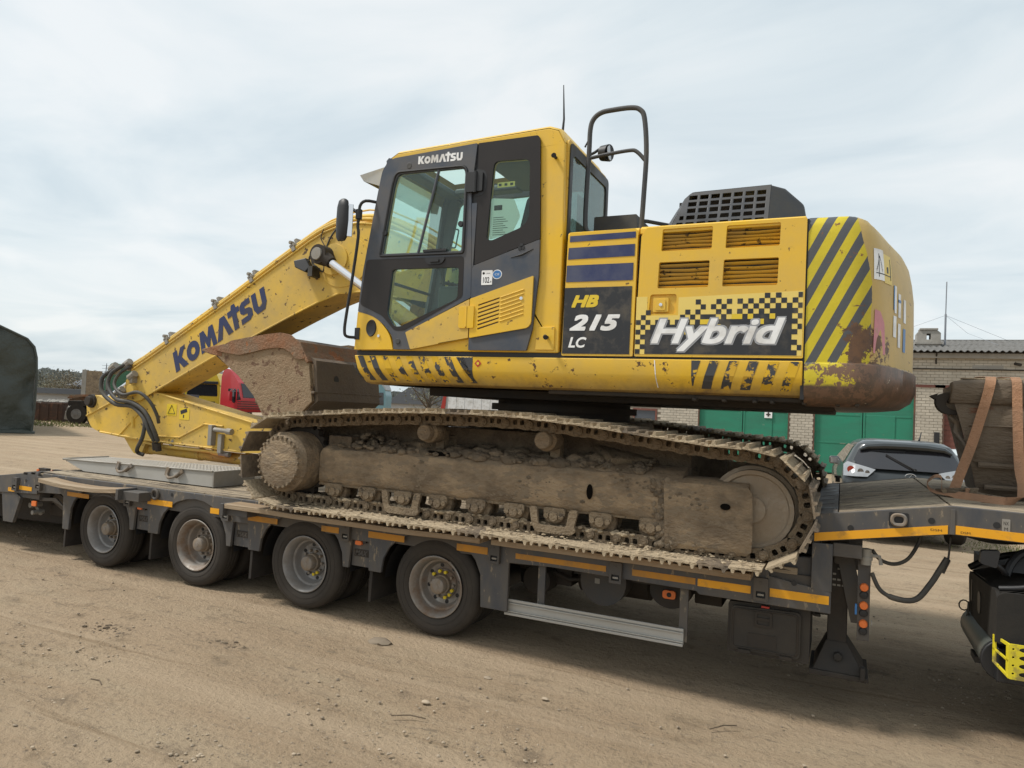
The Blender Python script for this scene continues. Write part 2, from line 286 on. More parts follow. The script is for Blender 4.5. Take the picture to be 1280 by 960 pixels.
def make_ground_mat():
    m = bpy.data.materials.new('sandy_yard'); m.use_nodes = True; t = m.node_tree; N = t.nodes; L = t.links; b = N['Principled BSDF']
    co = N.new('ShaderNodeTexCoord')
    def noi(s, d=6, r=.6, st=None, rot=0):
        n = N.new('ShaderNodeTexNoise'); n.inputs['Scale'].default_value = s; n.inputs['Detail'].default_value = d; n.inputs['Roughness'].default_value = r
        mpn = N.new('ShaderNodeMapping'); mpn.inputs['Scale'].default_value = st or (1, 1, 1); mpn.inputs['Rotation'].default_value = (0, 0, rot)
        L.new(co.outputs['Object'], mpn.inputs[0]); L.new(mpn.outputs[0], n.inputs[0]); return n.outputs[0]
    def rmp(x, a, c):
        r = N.new('ShaderNodeMapRange'); r.inputs[1].default_value = a; r.inputs[2].default_value = c; L.new(x, r.inputs[0]); return r.outputs[0]
    def mixc(f, a, c2):
        n = N.new('ShaderNodeMix'); n.data_type = 'RGBA'
        for i, v in ((0, f), (6, a), (7, c2)):
            if isinstance(v, (int, float)): n.inputs[i].default_value = v
            elif isinstance(v, tuple): n.inputs[i].default_value = (*v[:3], 1)
            else: L.new(v, n.inputs[i])
        return n.outputs[2]
    c = mixc(rmp(noi(.35, 5), .38, .62), (.375, .280, .185), (.335, .248, .16))
    c = mixc(rmp(noi(1.3, 7, .7), .54, .68), c, (.255, .185, .112))
    c = mixc(rmp(noi(1.1, 7, .7, (.35, 1.6, 1), .15), .45, .68), c, (.39, .305, .205))      # pale drive tracks along the trailer
    c = mixc(rmp(noi(2.6, 8, .72), .56, .72), c, (.19, .145, .10))
    c = mixc(rmp(noi(22, 6, .7), .56, .70), c, (.205, .158, .112))
    c = mixc(rmp(noi(7, 8, .75, (.5, 1.8, 1), .15), .57, .66), c, (.23, .178, .122))
    c = mixc(rmp(noi(60, 4, .7), .63, .74), c, (.40, .345, .27))
    c = mixc(rmp(noi(38, 8, .8), .58, .64), c, (.17, .13, .09))
    c = mixc(rmp(noi(95, 5, .75), .62, .68), c, (.50, .43, .33))
    c = mixc(rmp(noi(1.0, 5, .6, (.10, 2.4, 1), .1), .50, .66), c, (.405, .31, .21))
    c = mixc(rmp(noi(1.3, 6, .65, (.12, 3.6, 1), -.25), .58, .66), c, (.27, .198, .125))
    L.new(c, b.inputs['Base Color']); b.inputs['Roughness'].default_value = .95; b.inputs['Specular IOR Level'].default_value = .25
    bn = N.new('ShaderNodeBump'); bn.inputs['Strength'].default_value = .8; bn.inputs['Distance'].default_value = .045
    ad = N.new('ShaderNodeMath'); ad.operation = 'ADD'; L.new(noi(26, 8, .7), ad.inputs[0]); L.new(noi(5, 7, .7, (.8, 1.2, 1), .15), ad.inputs[1])
    L.new(ad.outputs[0], bn.inputs['Height']); L.new(bn.outputs[0], b.inputs['Normal'])
    return m
MT['ground'] = make_ground_mat()

# ------------------------------------------------------------------ mesh helpers
ORG = {}
SPLIT = {'work_lamp', 'bracket', 'ledge', 'cross_bracket', 'grille', 'stiffener', 'roof_lamp', 'warning_stripe', 'console', 'lever', 'rail_rib', 'guard_post', 'air_tank', 'deck_clamp', 'frame_opening', 'frame_lip', 'linkage', 'fitting', 'valve_block', 'beacon_mount', 'rib', 'side_panel', 'bumper', 'rim_bar'}
def P(o, label=None, cat=None, group=None, kind=None):
    if label: o['label'] = label
    if cat: o['category'] = cat
    if group: o['group'] = group
    if kind: o['kind'] = kind
    return o
def empty(name, loc, label, cat, group=None, rotz=0., local=False):
    o = bpy.data.objects.new(name, None); COL.objects.link(o); o.location = loc; o.rotation_euler = (0, 0, rotz)
    o.empty_display_size = .3; ORG[o] = Vector((0, 0, 0)) if local else Vector(loc)
    return P(o, label, cat, group)
def link(name, me, parent=None, loc=(0, 0, 0), rot=None):
    o = bpy.data.objects.new(name, me); COL.objects.link(o); o.location = loc
    if rot is not None: o.rotation_euler = rot
    if parent: o.parent = parent; ORG[o] = ORG.get(parent, Vector())
    else: ORG[o] = Vector()
    return o
class G:
    def __init__(s): s.v = []; s.f = []; s.m = []; s.mi = 0
    def add(s, vs, fs, mi=None):
        b = len(s.v); s.v += [tuple(v) for v in vs]; s.f += [tuple(b+i for i in f) for f in fs]; s.m += [s.mi if mi is None else mi]*len(fs); return s
    def box(s, x0, x1, y0, y1, z0, z1, mi=None):
        return s.add([(x, y, z) for z in (z0, z1) for y in (y0, y1) for x in (x0, x1)],
                     [(0, 2, 3, 1), (4, 5, 7, 6), (0, 1, 5, 4), (2, 6, 7, 3), (0, 4, 6, 2), (1, 3, 7, 5)], mi)
    def obox(s, c, ax, sz, mi=None):
        """oriented box: centre, 3 axes, half sizes"""
        c = Vector(c); a = [Vector(k).normalized()*h for k, h in zip(ax, sz)]
        vs = [c+a[0]*i+a[1]*j+a[2]*k for k in (-1, 1) for j in (-1, 1) for i in (-1, 1)]
        return s.add(vs, [(0, 2, 3, 1), (4, 5, 7, 6), (0, 1, 5, 4), (2, 6, 7, 3), (0, 4, 6, 2), (1, 3, 7, 5)], mi)
    def plate(s, outer, y0, y1, holes=(), mi=None, ax='XZ'):
        """flat plate in the XZ plane (or YZ / XY) between two depths, with openings"""
        polys = [list(outer)]+[list(h) for h in holes]
        flat = [p for q in polys for p in q]
        tris = tessellate_polygon([[Vector((a, b, 0)) for a, b in q] for q in polys])
        def mk(a, b, d): return {'XZ': (a, d, b), 'YZ': (d, a, b), 'XY': (a, b, d)}[ax]
        n = len(flat); vs = [mk(a, b, y0) for a, b in flat]+[mk(a, b, y1) for a, b in flat]
        fs = []
        for t in tris:
            t = tuple(t); A = sum(flat[t[i]][0]*flat[t[(i+1) % 3]][1]-flat[t[(i+1) % 3]][0]*flat[t[i]][1] for i in range(3))
            if abs(A) < 1e-12: continue
            if A < 0: t = t[::-1]
            fs.append(t if ax != 'XY' else t[::-1]); fs.append(tuple(i+n for i in (t[::-1] if ax != 'XY' else t)))
        k = 0
        for q in polys:
            for i in range(len(q)):
                a = k+i; b2 = k+(i+1) % len(q); fs.append((a, b2, b2+n, a+n))
            k += len(q)
        return s.add(vs, fs, mi)
    def tube(s, pts, r, n=8, mi=None, cap=True, closed=False):
        pts = [Vector(p) for p in pts]; N = len(pts); rr = r if isinstance(r, (list, tuple)) else [r]*N
        base = len(s.v); up = None
        for i, p in enumerate(pts):
            if closed: d = (pts[(i+1) % N]-pts[i-1])
            else: d = (pts[min(i+1, N-1)]-pts[max(i-1, 0)])
            d.normalize()
            if up is None: up = d.orthogonal().normalized()
            up = (up-d*up.dot(d)).normalized(); w = d.cross(up)
            for k in range(n):
                a = 2*pi*k/n; s.v.append(tuple(p+(up*cos(a)+w*sin(a))*rr[i]))
        m = s.mi if mi is None else mi
        for i in range(N if closed else N-1):
            j = (i+1) % N
            for k in range(n):
                s.f.append((base+i*n+k, base+i*n+(k+1) % n, base+j*n+(k+1) % n, base+j*n+k)); s.m.append(m)
        if cap and not closed:
            s.f.append(tuple(base+k for k in range(n))[::-1]); s.m.append(m)
            s.f.append(tuple(base+(N-1)*n+k for k in range(n))); s.m.append(m)
        return s
    def cyl(s, a, b, r, n=16, mi=None, r2=None): return s.tube([a, b], [r, r if r2 is None else r2], n, mi)
    def lathe(s, prof, c=(0, 0, 0), n=28, mi=None, axis='Y'):
        """prof: list of (radius, along)."""
        base = len(s.v); c = Vector(c)
        for r, h in prof:
            for k in range(n):
                a = 2*pi*k/n; q = {'Y': (r*cos(a), h, r*sin(a)), 'X': (h, r*cos(a), r*sin(a)), 'Z': (r*cos(a), r*sin(a), h)}[axis]
                s.v.append(tuple(c+Vector(q)))
        m = s.mi if mi is None else mi
        for i in range(len(prof)-1):
            for k in range(n):
                s.f.append((base+i*n+k, base+(i+1)*n+k, base+(i+1)*n+(k+1) % n, base+i*n+(k+1) % n)); s.m.append(m)
        for i, rev in ((0, 0), (len(prof)-1, 1)):
            if len(prof) == 2 and prof[i][0] > 1e-4:
                q = tuple(base+i*n+k for k in range(n)); s.f.append(q[::-1] if rev else q); s.m.append(m)
        return s
    def lump(s, c, r, seed=0, sub=1, sq=(1, 1, 1), mi=None):
        bm = bmesh.new(); bmesh.ops.create_icosphere(bm, subdivisions=sub, radius=1)
        c = Vector(c); vs = []
        for v in bm.verts:
            d = 1+.45*noise.noise(v.co*1.7+Vector((seed*3.1, seed*.7, seed)))
            vs.append(c+Vector((v.co.x*sq[0], v.co.y*sq[1], v.co.z*sq[2]))*r*d)
        fs = [tuple(v.index for v in f.verts) for f in bm.faces]; bm.free(); return s.add(vs, fs, mi)
    def mesh(s, name, mats, org=Vector(), smooth=30):
        me = bpy.data.meshes.new(name)
        me.from_pydata([(a-org.x, b-org.y, c-org.z) for a, b, c in s.v], [], s.f); me.update()
        for m in (mats if isinstance(mats, (list, tuple)) else [mats]): me.materials.append(MT[m] if isinstance(m, str) else m)
        if len(me.materials) > 1: me.polygons.foreach_set('material_index', s.m)
        bm = bmesh.new(); bm.from_mesh(me); bmesh.ops.recalc_face_normals(bm, faces=bm.faces); bm.to_mesh(me); bm.free()
        if smooth:
            me.polygons.foreach_set('use_smooth', [True]*len(me.polygons)); me.set_sharp_from_angle(angle=radians(smooth))
        return me
    def split(s):
        p = list(range(len(s.v)))
        def fd(a):
            while p[a] != a: p[a] = p[p[a]]; a = p[a]
            return a
        for f in s.f:
            for b in f[1:]: p[fd(b)] = fd(f[0])
        gr = {}
        for f, m in zip(s.f, s.m): gr.setdefault(fd(f[0]), []).append((f, m))
        out = []
        for fs in gr.values():
            o = G(); ix = {}
            for f, m in fs:
                for a in f:
                    if a not in ix: ix[a] = len(o.v); o.v.append(s.v[a])
                o.f.append(tuple(ix[a] for a in f)); o.m.append(m)
            out.append(o)
        return out
    def obj(s, name, mats, parent=None, smooth=30, bevel=0, seg=2, kind=None, label=None, org=None):
        if name in SPLIT and kind is None and org is None and len(s.v) < 4000:
            ps = s.split()
            if 1 < len(ps) <= 60:
                first = None
                for q in ps:
                    r_ = q._obj(name, mats, parent, smooth, bevel, seg, kind, label, org); first = first or r_
                return first
        return s._obj(name, mats, parent, smooth, bevel, seg, kind, label, org)
    def _obj(s, name, mats, parent=None, smooth=30, bevel=0, seg=2, kind=None, label=None, org=None):
        og = org if org is not None else (ORG[parent] if parent else Vector())
        me = s.mesh(name, mats, og, smooth)
        if org is not None and parent: o = link(name, me, parent, org-ORG[parent])
        elif org is not None: o = link(name, me, None, org)
        else: o = link(name, me, parent)
        if bevel:
            b = o.modifiers.new('bevel', 'BEVEL'); b.width = bevel; b.segments = seg; b.limit_method = 'ANGLE'; b.angle_limit = radians(35); b.harden_normals = True
        if kind: o['kind'] = kind
        if label: o['label'] = label
        return o
def rrect(x0, x1, z0, z1, r, n=4):
    o = []
    for cx_, cz_, a0 in ((x1-r, z1-r, 0), (x0+r, z1-r, 90), (x0+r, z0+r, 180), (x1-r, z0+r, 270)):
        for k in range(n+1):
            a = radians(a0+90*k/n); o.append((cx_+r*cos(a), cz_+r*sin(a)))
    return o
def roundpoly(pts, r, n=4):
    """polygon with its corners rounded; r one radius or one per corner"""
    o = []; N = len(pts); R_ = r if isinstance(r, (list, tuple)) else [r]*N
    for i in range(N):
        p = Vector(pts[i]); a = Vector(pts[i-1])-p; b = Vector(pts[(i+1) % N])-p
        rr = min(R_[i], a.length*.45, b.length*.45); A = p+a.normalized()*rr; B = p+b.normalized()*rr
        for k in range(n+1):
            t = k/n; q = A*(1-t)**2+p*2*t*(1-t)+B*t*t; o.append((q.x, q.y))
    return o
def ell(cx_, cz_, rx, rz, n=24): return [(cx_+rx*cos(2*pi*k/n), cz_+rz*sin(2*pi*k/n)) for k in range(n)]
def smoothpath(pts, sub=4):
    pts = [Vector(p) for p in pts]; o = []
    for i in range(len(pts)-1):
        p0 = pts[max(i-1, 0)]; p1 = pts[i]; p2 = pts[i+1]; p3 = pts[min(i+2, len(pts)-1)]
        for k in range(sub):
            t = k/sub; o.append(.5*((2*p1)+(-p0+p2)*t+(2*p0-5*p1+4*p2-p3)*t*t+(-p0+3*p1-3*p2+p3)*t**3))
    o.append(pts[-1]); return o
def text_g(s, offset=0., shear=0., res=4):
    """flat outline of a word as triangles in the unit font plane"""
    cu = bpy.data.curves.new('word', 'FONT'); cu.body = s; cu.offset = offset; cu.shear = shear; cu.resolution_u = res; cu.fill_mode = 'FRONT'
    ob = bpy.data.objects.new('word', cu); COL.objects.link(ob)
    bpy.context.view_layer.update()
    me = bpy.data.meshes.new_from_object(ob.evaluated_get(bpy.context.evaluated_depsgraph_get()))
    vs = [(v.co.x, v.co.y) for v in me.vertices]; fs = [tuple(p.vertices) for p in me.polygons]
    bpy.data.objects.remove(ob); bpy.data.curves.remove(cu); bpy.data.meshes.remove(me); return vs, fs
def word(g, s, x0, x1, z0, z1, y, offset=0., shear=0., mi=None, fn=None, pad=0.):
    ref = None
    """write a word into the rectangle x0..x1, z0..z1 of the plane Y=y (or through fn(u,v))"""
    vs, fs = text_g(s, offset, shear); rv = text_g(s, .02, shear)[0]; xs = [v[0] for v in rv]; ys = [v[1] for v in rv]
    ax, bx, ay, by = min(xs), max(xs), min(ys), max(ys)
    q = []
    for a, b in vs:
        u = x0-pad+(a-ax)/(bx-ax)*(x1-x0+2*pad); w = z0-pad+(b-ay)/(by-ay)*(z1-z0+2*pad)
        q.append(fn(u, w) if fn else (u, y, w))
    g.add(q, fs, mi)
def boldword(g, s, x0, x1, z0, z1, y, r, n=10, shear=0., mi=None):
    """a word thickened by r all round"""
    for k in range(n+1):
        a = 2*pi*k/n+.785; q = max(abs(cos(a)), abs(sin(a))); dx, dz = (0, 0) if k == n else (r*cos(a)/q, r*sin(a)/q); word(g, s, x0+dx, x1+dx, z0+dz, z1+dz, y-.00006*k, offset=.012, shear=shear, mi=mi)
def ngons(g, polys, fn, mi=None):
    for q in polys:
        pl = q if isinstance(q[0][0], (list, tuple)) else [q]
        flat = [p for z in pl for p in z]
        tr = tessellate_polygon([[Vector((a, b, 0)) for a, b in z] for z in pl]); g.add([fn(a, b) for a, b in flat], [tuple(t) for t in tr], mi)
KOM = [(0, [(0, 0), (0, 1), (.34, 1), (.34, .64), (.62, 1), (1.02, 1), (.62, .53), (1.04, 0), (.62, 0), (.34, .38), (.34, 0)]),
       (1.02, [ell(.5, .44, .5, .46, 28), ell(.5, .44, .17, .18, 16)[::-1]]),
       (2.08, [(0, 0), (.1, 1), (.42, 1), (.62, .56), (.82, 1), (1.14, 1), (1.24, 0), (.92, 0), (.87, .5), (.69, .06), (.55, .06), (.37, .5), (.32, 0)]),
       (3.34, [(0, 0), (.42, 1), (.80, 1), (1.22, 0), (.84, 0), (.61, .62), (.38, 0)]),
       (4.36, [(0, .72), (0, 1), (.28, 1), (.34, 1.2), (.60, 1.2), (.66, .98), (.86, .98), (.86, .72), (.64, .72), (.64, 0), (.30, 0), (.30, .72)]),
       (5.22, [(0, 0), (.60, 0), (.84, .14), (.86, .44), (.68, .58), (.38, .64), (.38, .74), (.80, .74), (.80, 1), (.24, 1), (.03, .86), (.03, .54), (.2, .41), (.50, .36), (.50, .26), (0, .26)]),
       (6.16, [(0, .3), (0, 1), (.33, 1), (.33, .34), (.40, .27), (.56, .27), (.63, .34), (.63, 1), (.96, 1), (.96, .3), (.76, 0), (.2, 0)])]
def komatsu(g, o, ux, uz, wid, hgt, mi=None):
    o = Vector(o); ux = Vector(ux).normalized()*wid/7.12; uz = Vector(uz).normalized()*hgt
    for dx, q in KOM: ngons(g, [q], lambda a, b: o+ux*(a+dx)+uz*b, mi)
def dup(o, parent=None, loc=None, rot=None):
    c = o.copy(); COL.objects.link(c); c.parent = parent; ORG[c] = ORG.get(o, Vector())
    if loc is not None: c.location = loc
    if rot is not None: c.rotation_euler = rot
    return c
#@@SETTING
MT['blue_sticker'] = mat('blue_sticker', (.04, .17, .42), .4, var=.1)
MT['pink'] = mat('faded_pink_reflector', (.58, .24, .27), .5, var=.2, vscale=14, dirt=(.45, .35, .25), damt=.22, dscale=12, dsoft=.1)
MT['idler'] = mat('worn_idler_steel', (.30, .25, .19), .42, metal=.45, var=.2, vscale=3, dirt=(.27, .21, .145), damt=.5, dscale=4, dsoft=.3, bump=.35, bscale=30)
MT['truck_black'] = mat('textured_black_plastic', (.011, .011, .011), .6, var=.12, spec=.3, dirt=(.038, .033, .027), damt=.40, dscale=2, dsoft=.6, bump=.12, bscale=90)
MT['tank_green'] = mat('grey_green_tank_paint', (.075, .082, .072), .45, var=.1)
MT['bucket_dark'] = mat('mud_caked_bucket_steel', (.115, .088, .064), .9, var=.25, vscale=4, dirt=(.17, .13, .09), damt=.5, dscale=3.4, dsoft=.35, bump=.6, bscale=40, stretch=(.4, 1, 1), dirt2=(.15, .065, .035), d2amt=.16, d2scale=3)
MT['alu_tread'] = mat('bright_tread_aluminium', (.50, .49, .46), .45, metal=.3, var=.15, vscale=9, dirt=(.42, .38, .32), damt=.4, dscale=6, dsoft=.4)
MT['mud_clods'] = mat('lumpy_dry_mud', (.22, .17, .115), .95, var=.3, vscale=14, island=.6, bump=1, bscale=45)
MT['box_plastic'] = mat('dusty_black_box_plastic', (.020, .018, .016), .7, var=.2, dirt=(.055, .045, .034), damt=.48, dscale=3, dsoft=.5, bump=.1)
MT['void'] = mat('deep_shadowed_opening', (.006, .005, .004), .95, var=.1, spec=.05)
CRX = [(-2.23, -1.18), (-1.20, -.97), (-.84, -1.64)]
# ================================================================== SETTING: ground
def axis_lines(a, b, step, far):
    c = list(np.arange(a, b+1e-6, step)); s = step; x = b; R_ = []
    while x < far: s *= 1.16; x += s; R_.append(x)
    s = step; x = a; L_ = []
    while x > -far: s *= 1.16; x -= s; L_.append(x)
    return np.array(L_[::-1]+c+R_)
gx = axis_lines(-9, 6.5, .085, 1600); gy = axis_lines(-4.6, 5, .085, 1600)
XX, YY = np.meshgrid(gx, gy); vv = []
for y in gy:
    for x in gx:
        w = max(0, 1-max(0, hypot(x+1, y)-9)/25)
        h = 0
        if w > 0:
            h = .030*noise.noise(Vector((x*.55, y*1.3, 0)))+.010*noise.noise(Vector((x*2.6, y*5, 3)))+.006*noise.noise(Vector((x*8, y*9, 7)))
            h = (h-.016)*w
            if -.1 < y < 2.7 and -5 < x < 1: h *= .35
        vv.append((x, y, h))
nx_, ny_ = len(gx), len(gy)
ff = [(j*nx_+i, j*nx_+i+1, (j+1)*nx_+i+1, (j+1)*nx_+i) for j in range(ny_-1) for i in range(nx_-1)]
g = G(); g.v = vv; g.f = ff; g.m = [0]*len(ff)
me = g.mesh('ground', 'ground', smooth=0); me.polygons.foreach_set('use_smooth', [True]*len(me.polygons))
P(link('ground', me), kind='structure', label='dusty sand and gravel yard with wheel ruts')

g = G(); rs = random.Random(3)
for i in range(4200):
    x = rs.uniform(-7.5, 5.5); y = -4.5+9*rs.random()**1.5
    r = .004+.010*rs.random()**4
    if rs.random() < .35:
        k = rs.choice([(-1.5, -1.6), (.8, -1.5), (3.6, 1.2), (2.0, -1.2), (-.3, -2.2)]); x = rs.gauss(k[0], .7); y = rs.gauss(k[1], .3)
    g.lump((x, y, r*.1-.012), r, i, 0 if r < .012 else 1, (1, 1, .6))
g.obj('gravel', 'chips', kind='stuff', smooth=0, label='small stones strewn over the sandy ground')
CR1, CR2, CR3 = CRX
g = G()
for i in range(230):
    k = rs.choice([CR1, CR2, CR2, CR3]); x = rs.gauss(k[0], .12); y = rs.gauss(k[1], .055)
    g.lump((x, y, -.013), .003+.016*rs.random()**5, i, 1, (1.3, 1, .6))
for a, b_ in (((.55, -1.35), (.75, -1.28)), ((.95, -2.62), (1.12, -2.58)), ((2.28, -.52), (2.42, -.38)), ((-1.4, -1.9), (-1.25, -1.93))):
    g.tube([(a[0], a[1], .0), ((a[0]+b_[0])/2, (a[1]+b_[1])/2+.02, .004), (b_[0], b_[1], .0)], .004, 5)
g.obj('dirt_crumbs', 'mud_dark', kind='stuff', smooth=0, label='dark crumbs of earth and twigs fallen beside the trailer')
for i, (x, y, r, lb) in enumerate([(-.31, -.26, .085, 'flat pale rock sunk in the sand before the rear wheels'), (.62, -1.07, .024, 'small round grey stone on the sand, left of two close together'), (.77, -.50, .024, 'small pale stone on the sand below the steel side rail'), (1.25, -.62, .020, 'lone pale stone at the edge of the trailer shadow')]):
    g = G(); g.lump((x, y, -.004 if r < .05 else -.018), r, i+5, 2, (1.2, .8, .42 if r < .05 else .30)); P(g.obj('stone', 'chips', smooth=60), lb, 'stone', 'single stones lying in the yard')

def at(px, py, D):
    return CAM+(_d2+_r3*((px-640)/FPX)-_u3*((py-480)/FPX))*D

# ================================================================== garage building
YF = 24.0
bl = empty('garage_building', (2, YF, 0), 'long pale brick garage with green doors under a grey corrugated roof', 'building')
doors = [(-2.30, 1.13), (1.97, 5.31), (6.15, 9.4), (10.3, 13.5)]; DT = 3.32
g = G(); g.box(-8, 15, YF+.125, YF+.45, 0, 4.40)
core = g
g = G()
def wallpoly():
    holes = [[(a, .0), (b, .0), (b, DT), (a, DT)] for a, b in doors]
    o = [(-8, 0)]
    for a, b in doors: o += [(a, 0), (a, DT), (b, DT), (b, 0)]
    o += [(15, 0), (15, 4.4), (-8, 4.4)]
    return o
g.plate(wallpoly(), YF+.02, YF+.30, [[(-4.98, .9), (-3.96, .9), (-3.96, 2.15), (-4.98, 2.15)]])
g.box(-8, 15, YF+6, YF+10.0, 0, 4.40)
g.obj('wall', 'mortar', bl, smooth=0)
g = G(); rs = random.Random(5); row = 0; z = .05; bh, bw, jn = .092, .250, .012
while z < 4.32:
    x = -8+(.13 if row % 2 else 0)
    while x < 12.5:
        x1 = x+bw; skip = False; a, b = x, x1
        for d0, d1 in doors:
            if z+bh < DT+.12:
                if a >= d0 and b <= d1: skip = True
                elif a < d0 < b: b = d0
                elif a < d1 < b: a = d1
        if -5.06 < (a+b)/2 < -3.88 and .82 < z+bh/2 < 2.22: skip = True
        if not skip and b-a > .04:
            o = rs.uniform(-.004, .004)
            y0 = YF+o; vs = [(a, y0, z), (b, y0, z), (b, y0, z+bh), (a, y0, z+bh), (a, YF+.03, z), (b, YF+.03, z), (b, YF+.03, z+bh), (a, YF+.03, z+bh)]
            g.add(vs, [(0, 1, 2, 3), (0, 4, 5, 1), (3, 2, 6, 7), (0, 3, 7, 4), (1, 5, 6, 2)])
        x += bw+jn
    z += bh+jn; row += 1
g.obj('brick', 'brick', bl, smooth=0, kind='stuff', label='pale silicate brickwork laid in running bond')
for i, (a, b) in enumerate(doors):
    col = 'garage_green' if i < 2 else 'redbrown'
    if i < 2:
        mid = (a+b)/2
        for q, (s0, s1) in enumerate(((a+.02, mid-.01), (mid+.01, b-.02))):
            gg = G(); gg.box(s0, s1, YF+.10, YF+.14, .04, DT-.02)
            w3 = (s1-s0)/2
            d = gg.obj('door_leaf', col, bl, smooth=0, bevel=.01)
            gs = G(); gs.box(s0+.01, s0+.07, YF+.085, YF+.10, .04, DT-.02); gs.box(s1-.07, s1-.01, YF+.085, YF+.10, .04, DT-.02)
            for zz in (.06, 1.15, 2.2, DT-.10): gs.box(s0+.07, s1-.07, YF+.088, YF+.10, zz, zz+.06)
            gs.obj('stiffener', col, d, smooth=0, bevel=.006)
        gs = G(); gs.box(b-1.55, b-.62, YF+.075, YF+.10, .25, 2.25); d = gs.obj('wicket_door', col, bl, bevel=.008)
        gs = G(); gs.box(b-1.5, b-1.4, YF+.055, YF+.075, 1.15, 1.3); gs.obj('handle', 'dark', d)
    else:
        z = .03; q = 0
        while z < DT-.1:
            gg = G(); gg.box(a+.03, b-.03, YF+.10+.004*(q % 2), YF+.14, z, z+.17); gg.obj('board', 'redbrown', bl, smooth=0); z += .18; q += 1
    gg = G()
    for xx in (a, b-.05): gg.box(xx, xx+.05, YF-.006, YF+.12, .01, DT)
    gg.obj('door_post', 'rustbox', bl, smooth=0)
    gg = G(); gg.box(a-.25, b+.9 if i == 1 else b+.2, YF-.02, YF+.1, DT+.002, DT+.10); gg.obj('lintel', 'redbrown', bl, smooth=0)
gg = G(); gg.box(.22, .50, YF+.045, YF+.07, 1.98, 2.26); gg.mi = 1; gg.box(.33, .39, YF+.038, YF+.045, 2.04, 2.20); gg.box(.28, .44, YF+.037, YF+.044, 2.09, 2.14)
gg.obj('notice', ['white', 'dark'], bl, smooth=0)
gg = G(); gg.plate([(-4.98, .9), (-3.96, .9), (-3.96, 2.15), (-4.98, 2.15)], YF-.01, YF+.08, [[(-4.90, .98), (-4.04, .98), (-4.04, 2.07), (-4.90, 2.07)]]); wf = gg.obj('window_frame', 'redbrown', bl, smooth=0)
gg = G(); gg.box(-4.9, -4.04, YF+.04, YF+.06, .98, 2.07); gg.obj('pane', 'grey_pane', wf, smooth=0)
gg = G(); gg.box(6.12-.22, 6.12-.05, YF-.03, YF-.005, 1.05, 1.75); gg.obj('grille', 'black', bl, smooth=0)
gg = G(); gg.box(7.0, 7.9, YF-.006, YF+.02, 4.02, 4.14); gg.obj('patch', 'concrete', bl, smooth=0)
gg = G(); gg.box(-8.1, 15, YF-.16, YF+.3, 4.36, 4.54); gg.obj('eaves_beam', 'concrete', bl, smooth=0, bevel=.01)
gg = G(); gg.add([(-8.1, YF-.14, 4.541), (15, YF-.14, 4.541), (15, YF+5.5, 5.44), (-8.1, YF+5.5, 5.44), (-8.1, YF-.14, 4.585), (15, YF-.14, 4.585), (15, YF+5.5, 5.50), (-8.1, YF+5.5, 5.50)], [(0, 1, 2, 3), (4, 5, 6, 7), (0, 1, 5, 4), (2, 3, 7, 6)]); gg.obj('roof_boarding', 'dark', bl, smooth=0)
gg = G(); gg.box(-8.0, 14.9, YF+.4, YF+9.9, 4.30, 4.40); gg.obj('ceiling', 'mortar', bl, smooth=0)
gg = G(); gg.tube([(-8, YF-.05, 3.99), (0, YF-.05, 4.0), (6, YF-.05, 3.985), (12, YF-.05, 3.98)], .022, 6); gg.obj('pipe', 'dark', bl)
gg = G(); gg.tube([(5.9, YF-.25, 4.52), (5.9, YF-.12, 4.4), (5.9, YF-.10, 4.15)], .025, 6); gg.tube([(8.2, YF-.1, 4.2), (8.35, YF-.25, 4.15)], .05, 8); gg.obj('bracket', 'dark', bl)
# corrugated roof in courses of sheets
for r_ in range(5):
    g = G(); nW = 23*5; y0 = YF-.42+r_*1.15; zz0 = 4.60+r_*.19; xs = np.linspace(-8.3, 15, nW*6)
    b = 0; vs = []
    for x in xs:
        w = .032*cos(2*pi*x/.20)+.012*noise.noise(Vector((round(x/1.0)*3., r_, 0)))
        vs += [(x, y0, zz0+w), (x, y0+1.27, zz0+.205+w)]
    fs = [(2*i, 2*i+2, 2*i+3, 2*i+1) for i in range(len(xs)-1)]
    g.add(vs, fs); g.add([(x, y, z-.02) for x, y, z in vs], [f[::-1] for f in fs])
    nb = len(vs); g.add([], []); 
    g.f += [(2*i, 2*i+2, 2*i+2+nb, 2*i+nb) for i in range(len(xs)-1)]; g.m += [0]*(len(xs)-1)
    me = g.mesh('roof', 'roof', ORG[bl], smooth=60); link('roof', me, bl)
gg = G(); gg.tube([(-8.3, YF+5.6, 5.54), (15, YF+5.6, 5.54)], .10, 8); gg.obj('ridge', 'roof', bl)
cb = bl; g = G()
g.plate([(5.45, 4.9), (6.25, 4.9), (6.25, 5.50), (6.12, 5.62), (5.58, 5.62), (5.45, 5.50)], YF+2.0, YF+2.7, [[(5.78, 5.25), (5.92, 5.25), (5.92, 5.48), (5.78, 5.48)]])
ch = g.obj('chimney', 'concrete', bl, smooth=0, bevel=.01)
g = G(); g.box(5.40, 6.30, YF+1.95, YF+2.75, 5.08, 5.16); g.box(5.55, 6.15, YF+1.95, YF+2.75, 5.62, 5.68); g.obj('ledge', 'concrete', ch, smooth=0)
ms = empty('radio_mast', (6.45, YF+2.6, 5.0), 'thin grey mast held by guy wires on the garage roof', 'mast')
g = G(); g.tube([(6.45, YF+2.6, 4.9), (6.45, YF+2.6, 6.3)], .035, 8); g.tube([(6.45, YF+2.6, 6.25), (6.46, YF+2.6, 7.55)], .02, 6); g.obj('pole', 'mast', ms)
